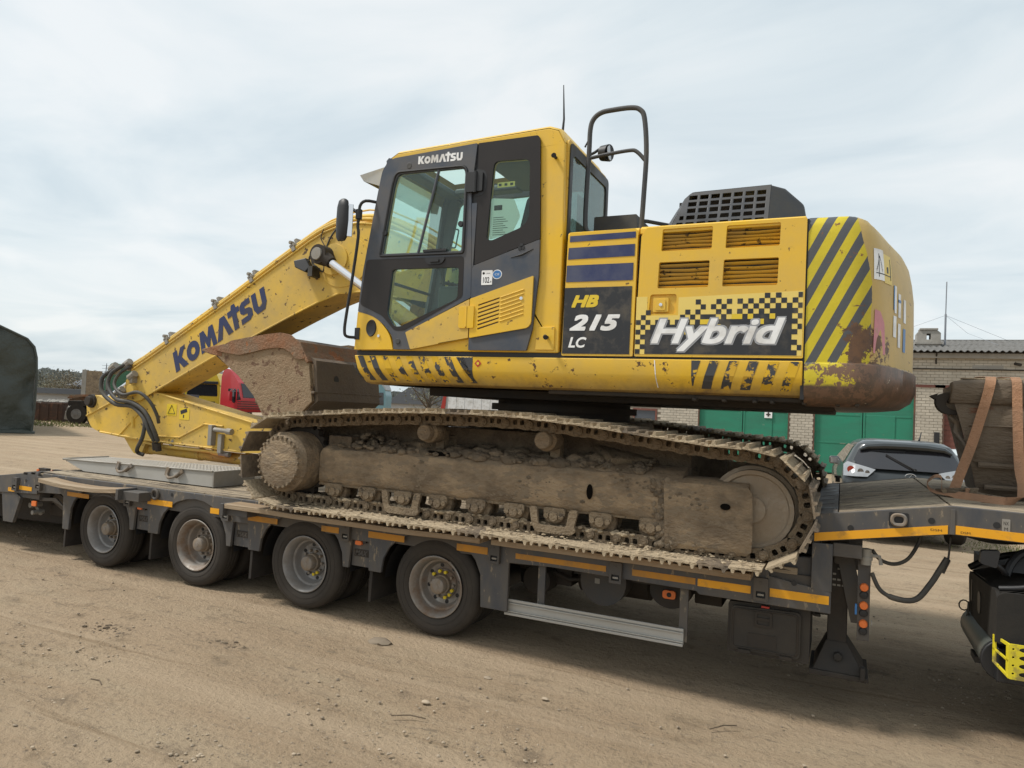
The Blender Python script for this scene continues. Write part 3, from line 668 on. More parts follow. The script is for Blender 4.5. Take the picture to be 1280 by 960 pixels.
for q in ((3.4, YF+3, 5.1), (9.0, YF+3, 5.1), (7.9, YF+1, 4.95)):
    g = G(); g.tube([(6.45, YF+2.6, 6.25), ((6.45+q[0])/2, YF+2.6, (6.25+q[2])/2-.04), q], .006, 4); g.obj('guy_wire', 'mast', ms)

# ================================================================== storage tent, far left
tb = at(39, 538, 28); tb.z = 0
tent = empty('storage_tent', tb, 'dark green tarpaulin storage tent at the left edge of the yard', 'tent', rotz=0)
T = G(); gd = Vector((-.62, -.785, 0)).normalized(); dd = Vector((-.90, .42, 0)).normalized()
prof = [(0, 0), (-.04, 1.0), (-.05, 2.2), (.0, 3.0), (.10, 3.42), (.35, 3.72), (.9, 3.98), (1.7, 4.35), (3.0, 4.95), (4.2, 5.5), (5.4, 4.95), (6.7, 4.35), (7.5, 3.98), (8.05, 3.72), (8.3, 3.4), (8.4, 3.0), (8.4, 0)]
def tp(s, z, d): return tb+gd*s+dd*d+Vector((0, 0, z))
n = len(prof); NR = 14
for j in range(NR):
    for i, (s, z) in enumerate(prof):
        k = -.05*(j % 2)*min(1, z); T.v.append(tuple(tp(s-k*(1 if s < 4 else -1), z+k*.6, j*.9)))
for j in range(NR-1):
    for i in range(n-1): T.f.append((j*n+i, j*n+i+1, (j+1)*n+i+1, (j+1)*n+i)); T.m.append(0)
T.obj('tent_cover', 'tarp', tent, smooth=60)
T = G()
# gable cloth: gridded and creased
NS, NZ = 70, 44
def topz(s):
    for (s0, z0), (s1, z1) in zip(prof[2:-1], prof[3:]):
        if s0 <= s <= s1 and s1 > s0: return z0+(z1-z0)*(s-s0)/(s1-s0)
    return 3.0
for i in range(NS+1):
    s = 8.4*(i/NS)**1.7; tz = topz(min(max(s, .02), 8.38))
    for j in range(NZ+1):
        z = tz*j/NZ; wv = .06*sin(s*4+z*.7)+.05*sin(s*2.1-z*3.0)+.16*noise.noise(Vector((s*1.5, z*.8, 2)))+.05*noise.noise(Vector((s*3+z, z*2.5, 5)))+.02*abs(noise.noise(Vector((s*7-z*3, z*5, 9))))
        T.v.append(tuple(tp(s, z, -.06+wv)))
for i in range(NS):
    for j in range(NZ):
        a = i*(NZ+1)+j; T.f.append((a, a+1, a+NZ+2, a+NZ+1)); T.m.append(0)
T.obj('gable_cloth', 'tarp', tent, smooth=60)
T = G(); T.tube([tuple(tp(s, z, -.10)) for s, z in prof[:-6]], .045, 6); T.obj('hem', 'tarp', tent)
T = G(); T.tube([tuple(tp(s, .03+.04*sin(s*3), -.16)) for s in np.linspace(-.1, 8.4, 20)], [.08+.04*abs(sin(k*1.7)) for k in range(20)], 6); T.obj('ground_skirt', 'tarp', tent)

# ================================================================== scrap, sheds and trailers beyond the yard, left
def fr(px, py, D):
    q = at(px, py, D); q.z = 0; return q
RZ = YAW
def lbox(g, p, w, h, dp, z0=0, mi=None, rz=RZ):
    """box standing at ground point p (its near-left bottom corner), w to the camera's right, dp away"""
    ux = Vector((cos(rz), sin(rz), 0)); uy = Vector((-sin(rz), cos(rz), 0)); c = p+ux*w/2+uy*dp/2+Vector((0, 0, z0+h/2))
    g.obox(c, (ux, uy, (0, 0, 1)), (w/2, dp/2, h/2), mi)
def simple(name, p, label, cat, group=None): return empty(name, p, label, cat, group)
p = fr(42, 527, 38.5)
e_ = simple('scrap_skip', p, 'brown rusty steel skip filled with rubble beside the tent', 'skip')
g = G(); lbox(g, p, 1.5, 1.0, 1.4); g.obj('bin', 'rustbox', e_, smooth=0, bevel=.02)
g = G(); lbox(g, p-Vector((.05, 0, 0)), 1.6, .07, 1.5, .98); 
for k in range(3): lbox(g, p+_r*(.2+.5*k)-_d*.04, .07, .98, .06, 0)
g.obj('rim_bar', 'rustbox', e_, smooth=0)
g = G()
for k in range(40): q = p+_r*rs.uniform(.1, 1.4)+_d*rs.uniform(.1, 1.2); g.lump((q.x, q.y, 1.03), rs.uniform(.07, .18), k, 1)
g.obj('rubble', 'concrete', e_, smooth=0, kind='stuff')
p = fr(73, 526, 38)
e_ = simple('block_pile', p, 'grey concrete blocks piled right of the rusty skip', 'rubble')
g = G()
for k in range(14):
    q = p+_r*rs.uniform(0, 1.0)+_d*rs.uniform(0, .8); a = rs.uniform(0, 3)
    g.obox((q.x, q.y, .18+rs.uniform(0, .75)), ((cos(a), sin(a), .1), (-sin(a), cos(a), .1), (0, .1, 1)), (rs.uniform(.15, .35), .15, rs.uniform(.12, .3)))
g.obj('concrete_block', 'concrete', e_, smooth=0, kind='stuff')
p = fr(84, 520, 37)
e_ = simple('truck_trailer', p, 'flat truck trailer carrying rusty scrap, wheels showing behind the boom', 'trailer')
g = G(); lbox(g, p+Vector((0, 0, 0)), 7, .25, 2.2, .95); g.obj('chassis', 'dark', e_, smooth=0)
g = G()
for k in range(36):
    q = p+_r*rs.uniform(-.2, 3.5)+_d*rs.uniform(0, 1.5); a = rs.uniform(-.3, .5)+YAW
    g.obox((q.x, q.y, 1.28+rs.uniform(0, .28)), ((cos(a), sin(a), .05), (-sin(a), cos(a), 0), (0, 0, 1)), (rs.uniform(.3, .9), .08, .05))
g.obj('scrap', 'bucket_rust', e_, smooth=0, kind='stuff')
for k in range(3):
    q = fr(95+25*k, 520, 37)
    g = G(); ux = Vector((_d.x, _d.y, 0)); c = Vector((q.x, q.y, .52))
    w_ = g.cyl(c-ux*.0, c+ux*.35, .52, 24).obj('wheel', 'tyre', e_)
    g = G(); g.cyl(c-ux*.02, c+ux*.05, .27, 20); g.cyl(c-ux*.05, c+ux*.0, .10, 12); g.obj('rim', 'rim', w_)
p = fr(70, 510, 46)
e_ = simple('low_shed', p-_r*2.5, 'long low shed with a pale roof edge behind the scrap', 'shed')
g = G(); lbox(g, p-_r*2.5, 9, 1.45, 5, 0); g.obj('wall', 'far_wall', e_, smooth=0)
g = G(); lbox(g, p-_r*2.7-_d*.3, 9.6, .35, 5.6, 1.45); g.obj('roof', 'far_roof', e_, smooth=0)
p = fr(84, 498, 60)
e_ = simple('dark_shed', p, 'small dark shed with a sloping roof among the bushes', 'shed')
g = G(); lbox(g, p, 1.9, 2.0, 3, 0); g.obj('wall', 'dark', e_, smooth=0)
g = G(); ux = _r; q = p-_d*.3; g.add([q+Vector((0, 0, 2.0)), q+_r*2.1+Vector((0, 0, 2.0)), q+_r*2.1+_d*3+Vector((0, 0, 2.9)), q+_r*.2+_d*3+Vector((0, 0, 2.9)), q+Vector((0, 0, 2.1)), q+_r*2.1+Vector((0, 0, 2.1)), q+_r*2.1+_d*3+Vector((0, 0, 3.0)), q+_r*.2+_d*3+Vector((0, 0, 3.0))], [(0, 1, 2, 3), (4, 5, 6, 7), (0, 1, 5, 4), (1, 2, 6, 5), (3, 0, 4, 7)]); g.obj('roof', 'far_roof', e_, smooth=0)
p = fr(100, 505, 44)
e_ = simple('concrete_panel', p, 'tall pale concrete wall panel standing behind the boom tip', 'wall')
g = G(); lbox(g, p, .28, 3.05, .25, 0); g.obj('slab_edge', 'concrete', e_, smooth=0, bevel=.01)
g = G(); lbox(g, p+_r*.29, .85, 3.0, .22, 0); g.obj('slab', 'mud', e_, smooth=0, bevel=.01)

# ---- trucks
def truck(name, org, rz, m, label, kind):
    e_ = empty(name, org, label, 'truck', 'parked truck tractors', rotz=rz, local=True)
    # local: x = right as seen from its own side view, y = away, front of the truck points to +x
    H = 3.75
    g = G()
    if kind == 'side':
        g.plate(roundpoly([(0, .75), (2.15, .75), (2.32, 1.0), (2.34, 1.75), (2.0, 2.75), (1.75, 2.95), (.95, 3.72), (.30, 3.75), (0, 3.2)], [.05, .05, .15, .1, .2, .1, .3, .2, .1]), 0, 2.45)
        b = g.obj('cab', m, e_, smooth=40, bevel=.06)
        g = G(); g.plate(roundpoly([(.85, 1.9), (1.5, 1.35), (1.72, 1.42), (1.72, 2.35), (.85, 2.35)], .08), -.015, .03); g.obj('side_window', 'car_glass', b)
        g = G(); g.plate([(2.345, 1.75), (2.365, 1.77), (2.03, 2.74), (2.01, 2.72)], .15, 2.3); g.obj('windscreen', 'car_glass', b)
        g = G(); g.plate([(1.86, 1.55), (2.3, 1.62), (1.98, 2.35), (1.86, 2.35)], -.012, .02); g.obj('side_window', 'car_glass', b)
        g = G(); 
        for k in range(4): g.box(1.98, 2.37, -.03, 2.3, .98+.16*k, 1.03+.16*k)
        g.obj('grille', 'black', b)
        g = G(); g.box(1.35, 1.55, -.38, -.15, 1.5, 2.15); g.tube([(1.5, 0, 2.3), (1.45, -.25, 2.2), (1.45, -.25, 2.1)], .03, 6); g.obj('mirror', m, e_, bevel=.04)
        g = G(); g.box(.1, 2.3, -.005, .3, .45, .75); g.obj('bumper', 'black', e_, bevel=.03)
        g = G(); g.plate(roundpoly([(.05, .86), (1.9, .74), (1.9, .82), (.05, .94)], .02), -.02, .0); g.obj('trim', 'black', b)
        for x in (1.35, -2.2):
            g = G(); g.cyl((x, .0, .5), (x, .35, .5), .5, 24); g.obj('wheel', 'tyre', e_)
        g = G(); g.box(-4, .0, .6, 1.9, .6, .9); g.obj('chassis', 'dark', e_)
    else:
        g = G(); g.plate(roundpoly([(-1.25, .6), (1.25, .6), (1.25, 2.75), (1.15, 3.0), (.9, 3.5), (-.9, 3.5), (-1.15, 3.0), (-1.25, 2.75)], .12), 0, 2.2)
        b = g.obj('cab', m, e_, smooth=40, bevel=.05)
        g = G(); g.plate(roundpoly([(-1.1, 1.75), (1.1, 1.75), (1.02, 2.62), (-1.02, 2.62)], .1), -.03, .02); w = g.obj('windscreen', 'car_glass', b)
        g = G(); g.box(-1.12, 1.12, -.22, .0, 2.66, 2.86); g.obj('sun_visor', 'black', b, bevel=.03)
        g = G(); g.box(-.95, .95, -.03, .0, 1.05, 1.35); g.box(-1.2, 1.2, -.05, .0, .6, .85); g.obj('grille', 'black', b)
        for sx in (-1, 1):
            g = G(); g.box(sx*1.55-.12, sx*1.55+.12, -.1, 0, 1.7, 2.5); g.tube([(sx*1.2, 0, 2.55), (sx*1.55, -.05, 2.5)], .03, 6); g.obj('mirror', 'black', e_, bevel=.03)
            g = G(); g.box(sx*.95-.2, sx*.95+.2, -.04, .0, .9, 1.03); g.obj('headlight', 'lamp_clear', b)
            g = G(); g.cyl((sx*1.0-.15, 1., .5), (sx*1.0+.15, 1., .5), .5, 20); g.obj('wheel', 'tyre', e_)
        g = G(); g.box(-.8, .8, 2.2, 7, .6, .9); g.obj('chassis', 'dark', e_)
    return e_
q = fr(275, 505, 50); truck('truck_tractor', q, YAW-radians(33), 'red_truck', 'red truck cab in side view behind the raised bucket', 'side')
q = fr(252, 505, 53); truck('truck_tractor', q, YAW+radians(8), 'yellow_truck', 'yellow truck cab seen from the front, left of the red one', 'front')
q = fr(127, 500, 49); gt = empty('truck_tractor', q, 'green truck cab with ribbed rear fairing behind the boom tip', 'truck', 'parked truck tractors', rotz=YAW+.25, local=True)
g = G(); g.plate(roundpoly([(0, .6), (2.4, .6), (2.4, 2.9), (1.9, 3.45), (.55, 3.78), (.35, 3.6), (.12, 2.6)], .12), 0, 2.4); b = g.obj('cab', 'green_truck', gt, smooth=40, bevel=.05)
g = G()
for k in range(12): g.box(.10+.02*k, 1.8, -.03, .0, 1.5+.17*k, 1.56+.17*k)
g.obj('fairing_rib', 'green_truck', b)
for x in (.8, 3.2): g = G(); g.cyl((x, 0, .5), (x, .4, .5), .5, 20); g.obj('wheel', 'tyre', gt)
g = G(); g.box(-3, 0, .5, 1.9, .7, .95); g.obj('chassis', 'dark', gt)
q = fr(262, 500, 62); wt = empty('box_trailer', q, 'white box trailer peeking out between the yellow and red cabs', 'trailer', rotz=YAW+.2, local=True)
g = G(); g.box(0, 2.5, 0, 9, 1.1, 3.95); g.obj('box', 'far_wall', wt, smooth=0, bevel=.03)
g = G(); g.box(.1, 2.4, .2, 8.8, .75, 1.1); g.obj('chassis', 'dark', wt, smooth=0)
for y in (6, 7.3): g = G(); g.cyl((.05, y, .5), (2.45, y, .5), .5, 16); g.obj('wheel', 'tyre', wt)

# ---- things in the gap under the cab
q = fr(476, 500, 45); tl = empty('truck_tractor', q-_r*2.0, 'pale blue truck cab just right of the bucket', 'truck', 'parked truck tractors', rotz=YAW, local=True)
g = G(); g.plate(roundpoly([(0, .5), (2.28, .5), (2.32, 2.3), (2.2, 2.75), (1.9, 3.1), (0, 3.1)], .1), 0, 2.2); b = g.obj('cab', 'teal', tl, smooth=40, bevel=.04)
g = G(); g.plate([(1.75, 1.7), (2.2, 1.7), (2.15, 2.5), (1.75, 2.5)], -.02, .02); g.obj('side_window', 'car_glass', b)
g = G(); g.plate([(0.2, 2.66), (2.32, 2.66), (2.1, 3.15), (1.9, 3.35), (.2, 3.35)], .05, 2.1); g.obj('roof_fairing', 'far_wall', b, bevel=.05)
for x in (.6, -2.0): g = G(); g.cyl((x, 0, .5), (x, .4, .5), .5, 20); g.obj('wheel', 'tyre', tl)
q = fr(560, 505, 42); ct = empty('box_trailer', q-_r*.1, 'white panelled box body with a red corner post under the cab', 'trailer', rotz=YAW, local=True)
g = G(); g.box(0, 4.6, 0, 2.4, .95, 2.78); b = g.obj('box', 'far_wall', ct, smooth=0)
g = G()
for k in range(9): g.box(.1+.5*k, .58+.5*k, -.025, .0, .98, 2.70)
g.obj('side_panel', 'white', b, smooth=0, bevel=.01)
g = G(); g.box(-.03, 4.65, -.04, .0, 2.72, 2.80); g.obj('top_rail', 'dark', b, smooth=0)
g = G(); g.add([(-.45, -.04, 1.0), (-.12, -.04, 1.0), (.02, -.04, 2.8), (-.12, -.04, 2.8), (-.45, .0, 1.0), (-.12, .0, 1.0), (.02, .0, 2.8), (-.12, .0, 2.8)], [(0, 1, 2, 3), (4, 5, 6, 7), (0, 1, 5, 4), (1, 2, 6, 5), (2, 3, 7, 6), (3, 0, 4, 7)]); g.obj('corner_post', 'red', b, smooth=0)
for x in (.8, 1.9, 3.4): g = G(); g.cyl((x, 0, .5), (x, .4, .5), .5, 20); g.obj('wheel', 'tyre', ct)
for k, (px, D, w, lb, mm) in enumerate([(488, 60, 8.5, 'dark grey pitched roof barn beyond the yard, behind the bare tree', 'far_roof')]):
    q = fr(px, 500, D); bn = empty('barn', q, lb, 'barn', rotz=YAW-.1, local=True)
    g = G(); g.box(0, w, 0, 8, 0, 1.9); g.obj('wall', 'far_wall', bn, smooth=0)
    g = G(); g.plate([(-.4, 1.85), (w+.4, 1.85), (w-1.0, 3.55), (1.6, 3.25)], -.3, 8.2, ax='XZ'); g.obj('roof', mm, bn, smooth=0)

# ---- trees
def tree(name, base, h, r, label, group, leaf='leaf', n=900, ls=.11, trunk_r=.12, seed=0, lean=0., bare=.0, crown0=.35, limbs=9):
    rs = random.Random(seed); t = empty(name, base, label, 'tree', group); g = G(); base = Vector(base)
    top = base+Vector((lean, 0, h*.8)); g.tube([base+Vector((0, 0, -.1)), base+Vector((lean*.2, 0, h*.3)), base+Vector((lean*.6, 0, h*.55)), top], [trunk_r*1.2, trunk_r, trunk_r*.6, trunk_r*.15], 7)
    tips = []
    for k in range(limbs):
        a = 2*pi*k/limbs+rs.uniform(-.4, .4); z0 = h*rs.uniform(crown0*.8, .7); L_ = r*rs.uniform(.6, 1.0)
        p0 = base+Vector((lean*z0/h, 0, z0)); p2 = p0+Vector((cos(a)*L_, sin(a)*L_, L_*rs.uniform(.3, .9))); p1 = (p0+p2)/2+Vector((0, 0, -.05*L_))
        g.tube([p0, p1, p2], [trunk_r*.35, trunk_r*.22, trunk_r*.06], 5); tips += [p1, p2, (p1+p2)/2]
        for q in range(4):
            b0 = p1.lerp(p2, rs.random()); b1 = b0+Vector((rs.uniform(-1, 1), rs.uniform(-1, 1), rs.uniform(0, 1)))*L_*.4; g.tube([b0, b1], [trunk_r*.08, trunk_r*.03], 4); tips += [b1]
    g.obj('trunk', 'bark', t)
    g = G(); tips += [top, base+Vector((lean*.6, 0, h*.6))]
    for k in range(n):
        c = rs.choice(tips)+Vector((rs.gauss(0, 1), rs.gauss(0, 1), rs.gauss(0, .8)))*r*.20
        a = Vector((rs.gauss(0, 1), rs.gauss(0, 1), rs.gauss(0, 1))).normalized(); b = a.orthogonal().normalized(); s = ls*rs.uniform(.5, 1.4)
        g.add([c-a*s, c+b*s*.6, c+a*s, c-b*s*.6], [(0, 1, 2, 3)])
    g.obj('crown', leaf, t, smooth=0)
    return t
tree('budding_tree', fr(537, 505, 44), 3.5, 1.9, 'budding tree with a brown trunk in the gap under the cab', 'trees beyond the yard', n=700, ls=.06, trunk_r=.17, seed=4, crown0=.5, limbs=12)
for k, (px, D, h, lb) in enumerate([(52, 62, 2.2, 'leafy willow bush right beside the tent edge'), (66, 66, 2.0, 'low grey-green bush between the tent and the dark shed'), (80, 58, 2.9, 'thin bare sapling left of the dark shed')]):
    tree('bush', fr(px, 500, D), h, 1.7, lb, 'bushes behind the scrap', leaf='leaf' if k != 2 else 'twig', n=2200, ls=.055, trunk_r=.06, seed=k+9, crown0=.15, limbs=14)
# far wooded ridge
g = G(); rs = random.Random(11)
def ridge(px): return 463+6*noise.noise(Vector((px*.02, 0, 0)))
for k in range(9000):
    px = rs.uniform(-60, 640); D = rs.uniform(300, 420); base = fr(px, 500, D)
    hmax = {True: 10.8, False: 8.0}[px < 300]*(.84+.25*noise.noise(Vector((px*.03, D*.01, 1)))+.06*rs.random())*(D/350)
    if px < 50: hmax *= .93
    z = hmax*(rs.random()**.55); r = rs.uniform(.5, 1.1); 
    c = Vector((base.x, base.y, z)); s = []
    for q in range(5):
        nn_ = (Vector((-_d.x, -_d.y, .55))+Vector((rs.gauss(0, 1), rs.gauss(0, 1), rs.gauss(0, 1)))*.22).normalized(); a = nn_.cross(Vector((rs.gauss(0, 1), rs.gauss(0, 1), rs.gauss(0, 1)))).normalized(); b = nn_.cross(a); cc = c+Vector((rs.gauss(0, 1), rs.gauss(0, 1), rs.gauss(0, .6)))*r*.6
        g.add([cc-a*r*.6, cc+b*r*.45, cc+a*r*.6, cc-b*r*.45], [(0, 1, 2, 3)])
g.obj('forest', 'forest', kind='stuff', smooth=0, label='far wooded ridge along the horizon')
g = G()
for px0, px1, hh in ((-80, 660, 7.0),):
    a = []; 
    for k in range(60):
        px = px0+(px1-px0)*k/59; q = fr(px, 500, 430); h = hh*(1.1+.3*noise.noise(Vector((px*.03, 0, 5))))*(1.3 if px < 300 else 1.0); a += [(q.x, q.y, -1), (q.x, q.y, h), (q.x-40*sin(YAW), q.y+60, h*.8)]
    for k in range(59): g.f += [(3*k, 3*k+3, 3*k+4, 3*k+1), (3*k+1, 3*k+4, 3*k+5, 3*k+2)]; g.m += [0, 0]
    g.v = a
me = g.mesh('hill', 'forest', smooth=60); P(link('hill', me), kind='structure', label='low wooded hill on the horizon')
# pylon
q = fr(131, 490, 420); py_ = empty('power_pylon', q, 'thin lattice power pylon above the far ridge', 'pylon')
g = G(); H = 17.5
for sx in (-1, 1): g.tube([q+_r*sx*1.6, q+_r*sx*.35+Vector((0, 0, H*.7)), q+Vector((0, 0, H))], .16, 4)
for k in range(9): z0 = H*.7*k/9; z1 = H*.7*(k+1)/9; w0 = 1.6-1.25*k/9; w1 = 1.6-1.25*(k+1)/9; g.tube([q-_r*w0+Vector((0, 0, z0)), q+_r*w1+Vector((0, 0, z1))], .09, 4); g.tube([q+_r*w0+Vector((0, 0, z0)), q-_r*w1+Vector((0, 0, z1))], .09, 4)
for z0 in (.72, .82, .92): g.tube([q-_r*2.6+Vector((0, 0, H*z0)), q+_r*2.6+Vector((0, 0, H*z0))], .12, 4)
g.obj('lattice', 'mast', py_)
# rough grass verge
g = G(); rs = random.Random(21)
for k in range(5200):
    px = rs.uniform(-30, 330); D = rs.uniform(33.5, 44)+(px-60)*.012; q = fr(px, 500, D); h = rs.uniform(.03, .13)*(1.4 if rs.random() < .2 else 1); w = .03; a = rs.uniform(0, 3.1); v = Vector((cos(a), sin(a), 0))*w
    g.add([q-v, q+v, q+Vector((rs.uniform(-.05, .05), rs.uniform(-.05, .05), h))], [(0, 1, 2)])
g.obj('grass', 'grass', kind='stuff', smooth=0, label='strip of rough grass along the far side of the yard')
# grass tufts on the sand at the right, beyond the gooseneck
g = G()
for k in range(450):
    q = Vector((rs.gauss(5.4, .5), rs.gauss(8.6, .35), 0)); h = rs.uniform(.02, .07); a = rs.uniform(0, 3.1); v = Vector((cos(a), sin(a), 0))*.008
    g.add([q-v, q+v, q+Vector((rs.uniform(-.03, .03), rs.uniform(-.03, .03), h))], [(0, 1, 2)])
g.obj('grass', 'grass', kind='stuff', smooth=0, label='sparse grass tufts on the sand behind the parked car')

# ================================================================== parked cars
def ring_at(lv, z):
    for a, b in zip(lv, lv[1:]):
        if a[0] <= z <= b[0]:
            t = (z-a[0])/(b[0]-a[0]); return [a[i]+(b[i]-a[i])*t for i in range(5)]
    return list(lv[-1] if z > lv[-1][0] else lv[0])
def ring_pts(z, yr, yf, hw, rc, n=10):
    """plan ring, from rear centre anticlockwise; rear corners rounded"""
    pts = []
    for (cx_, cy_, a0) in ((hw-rc, yr+rc, -90), (hw-.4, yf-.4, 0), (-hw+.4, yf-.4, 90), (-hw+rc, yr+rc, 180)):
        r = rc if cy_ < (yr+yf)/2 else .4
        for k in range(n+1):
            a = radians(a0+90*k/n); pts.append((cx_+r*cos(a), cy_+r*sin(a)*(1 if cy_ > (yr+yf)/2 else .75), z))
    return pts
def car(name, loc, rz, lv, m, label, suv=True):
    e_ = empty(name, loc, label, 'car', 'cars parked in front of the garages', rotz=rz, local=True)
    g = G(); fine = []
    for a, b in zip(lv, lv[1:]):
        for k in range(3): t = k/3; fine.append([a[i]+(b[i]-a[i])*t for i in range(5)])
    fine.append(list(lv[-1])); rings = [ring_pts(*q) for q in fine]; n = len(rings[0])
    for rgs in rings: g.v += rgs
    for j in range(len(rings)-1):
        for i in range(n): g.f.append((j*n+i, j*n+(i+1) % n, (j+1)*n+(i+1) % n, (j+1)*n+i)); g.m.append(0)
    g.f.append(tuple((len(rings)-1)*n+i for i in range(n))); g.m.append(0); g.f.append(tuple(range(n))[::-1]); g.m.append(0)
    body = g.obj('body', m, e_, smooth=50)
    def rear(x, z, off=.006):
        q = ring_at(lv, z); yr, hw, rc = q[1], q[3], q[4]; s = abs(x)-(hw-rc)
        y = yr+(rc-rc*sqrt(max(0, 1-min(1, s/rc)**2)))*.75 if s > 0 else yr
        return (x, y-off, z)
    def side(y, z, sx, off=.006):
        q = ring_at(lv, z); return (sx*(q[3]+off), y, z)
    def patch(nm, mt, poly, fn, parent=body, sub=6, off=.006):
        tr = tessellate_polygon([[Vector((a, b, 0)) for a, b in poly]]); bm = bmesh.new()
        vs = [bm.verts.new((a, b, 0)) for a, b in poly]; 
        for t in tr:
            try: bm.faces.new([vs[i] for i in t])
            except ValueError: pass
        for _ in range(3): bmesh.ops.subdivide_edges(bm, edges=[e for e in bm.edges if e.calc_length() > .12], cuts=1)
        bmesh.ops.triangulate(bm, faces=bm.faces); bm.verts.index_update()
        gg = G(); gg.add([fn(v.co.x, v.co.y, off) for v in bm.verts], [tuple(v.index for v in f.verts) for f in bm.faces]); n0 = len(gg.v); fs0 = list(gg.f); bm.free()
        return gg.obj(nm, mt, parent, smooth=60)
    return e_, body, rear, side, patch
LV = [(.28, .16, 4.5, .84, .25), (.42, .02, 4.68, .90, .3), (.62, .0, 4.70, .915, .3), (.80, .03, 4.65, .92, .28), (.96, .06, 4.5, .92, .26), (1.08, .10, 3.75, .915, .26), (1.20, .18, 3.35, .895, .26), (1.32, .28, 3.0, .83, .25), (1.48, .42, 2.6, .745, .24), (1.57, .45, 2.3, .68, .22), (1.62, .55, 2.1, .60, .22), (1.65, .85, 1.9, .45, .2)]
sv, bd, rear, side, patch = car('parked_car', (3.91, 7.75, 0), .05, LV, 'car_grey', 'dark blue-grey SUV seen from behind, parked facing the green garage door')
patch('rear_window', 'car_glass', [(-.70, 1.235), (-.50, 1.185), (.50, 1.185), (.70, 1.235), (.755, 1.30), (.66, 1.50), (-.66, 1.50), (-.755, 1.30)], rear)
g = G(); 
pr = [(-.66, 1.485), (-.5, 1.53), (.5, 1.53), (.66, 1.485)]
g.tube([rear(x, z, .05) for x, z in [(-.66, 1.47), (-.55, 1.53), (-.3, 1.555), (0, 1.56), (.3, 1.555), (.55, 1.53), (.66, 1.47)]], [.02, .045, .055, .055, .055, .045, .02], 8); g.obj('spoiler', 'car_grey', bd)
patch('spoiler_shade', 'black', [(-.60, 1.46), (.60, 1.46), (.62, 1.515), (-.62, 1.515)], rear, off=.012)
for sx in (-1, 1):
    l = patch('tail_lamp', 'lamp_clear', [(sx*.905, 1.04), (sx*.56, 1.05), (sx*.44, 1.17), (sx*.55, 1.20), (sx*.84, 1.27), (sx*.90, 1.22)][::sx], rear, off=.012)
    for cx_, cz_, rr in ((.80, 1.15, .055), (.66, 1.13, .045), (.56, 1.12, .033)):
        g = G(); c = Vector(rear(sx*cx_, cz_, .012)); g.cyl(c+Vector((0, .01, 0)), c-Vector((0, .006, 0)), rr, 16); g.obj('lamp_bowl', 'chrome' if rr != .055 else 'lamp_red', l)
    g = G(); ng = 8
    for i in range(ng+1):
        z = 1.22+.30*i/ng; g.v += [side(.75+.12*i/ng, z, sx, .006), side(3.15-.85*i/ng, z, sx, .006)]
    for i in range(ng): g.f.append((2*i, 2*i+1, 2*i+3, 2*i+2)); g.m.append(0)
    g.obj('side_window', 'car_glass', bd)
    g = G(); g.box(sx*.93-.11, sx*.93+.11, 2.55, 2.68, 1.10, 1.25); mm = g.obj('mirror', 'car_grey', sv, bevel=.04, seg=3)
    g = G(); g.box(sx*.93-.085, sx*.93+.085, 2.535, 2.55, 1.12, 1.23); g.obj('mirror_glass', 'lamp_clear', mm)
    for y in (.85, 3.55):
        w_ = G().lathe([(.18, -.11), (.33, -.12), (.36, -.08), (.36, .08), (.33, .12), (.18, .11)], (sx*.80, y, .36), 28, axis='X').obj('wheel', 'tyre', sv)
        G().lathe([(.03, sx*.09), (.20, sx*.10), (.25, sx*.125), (.22, sx*.06)], (sx*.80, y, .36), 24, axis='X').obj('rim', 'rim', w_)
g = G(); a = Vector(rear(.12, 1.20, .03)); b = Vector(rear(-.28, 1.42, .03)); g.tube([a, a.lerp(b, .3), b], [.014, .012, .008], 6); g.tube([a.lerp(b, .15)+Vector((0, -.012, -.03)), b+Vector((0, -.01, -.02))], .010, 5); g.cyl(a-Vector((0, .02, 0)), a+Vector((0, .03, 0)), .022, 12); g.obj('wiper', 'black', bd)
g = G(); g.tube([rear(x, .99+.02*(1-(x/.45)**2), .02) for x in np.linspace(-.42, .42, 12)], .014, 6); g.obj('chrome_strip', 'chrome', bd)
g = G(); c = Vector(rear(.05, 1.09, .012)); g.tube([c+Vector((.075*cos(t), 0, .05*sin(t))) for t in np.linspace(0, 2*pi, 24)[:-1]], .006, 6, closed=True); g.tube([c+Vector((.02, 0, .035)), c+Vector((-.03, 0, -.02)), c+Vector((.045, 0, -.02))], .006, 6); g.obj('emblem', 'chrome', bd)
g = G(); g.plate(rrect(-.26, .26, .84, .955, .01), .0, .012); g.mi = 1; g.plate(rrect(-.26, -.215, .84, .955, .01), -.002, .0); g.mi = 2; word(g, 'MG C 204', -.19, .24, .86, .935, -.001, offset=.01)
g.v = [(x, rear(0, .90)[1]-.018+y, z) for x, y, z in g.v]; g.obj('number_plate', ['white', 'blue', 'black'], bd, smooth=0)
g = G(); g.tube([(.30, 1.2, 1.63), (.30, 1.16, 1.66), (.35, 1.28, 1.80)], [.02, .015, .006], 6); g.obj('aerial', 'black', bd)
g = G(); g.tube([(.35, .68, 1.60), (.40, .60, 1.62)], .01, 6)
LV2 = [(.25, .1, 4.2, .76, .25), (.45, .0, 4.3, .83, .28), (.65, .0, 4.3, .84, .28), (.85, .05, 4.2, .83, .26), (.95, .5, 3.3, .81, .25), (1.15, .9, 2.9, .74, .22), (1.35, 1.2, 2.5, .64, .2), (1.42, 1.5, 2.2, .5, .2)]
sv2, bd2, rear2, side2, patch2 = car('parked_car', (6.02, 12.6, 0), .25, LV2, 'car_white', 'pale grey saloon half hidden behind the strapped bucket')
patch2('rear_window', 'grey_pane', [(-.62, .97), (.62, .97), (.54, 1.30), (-.54, 1.30)], rear2)
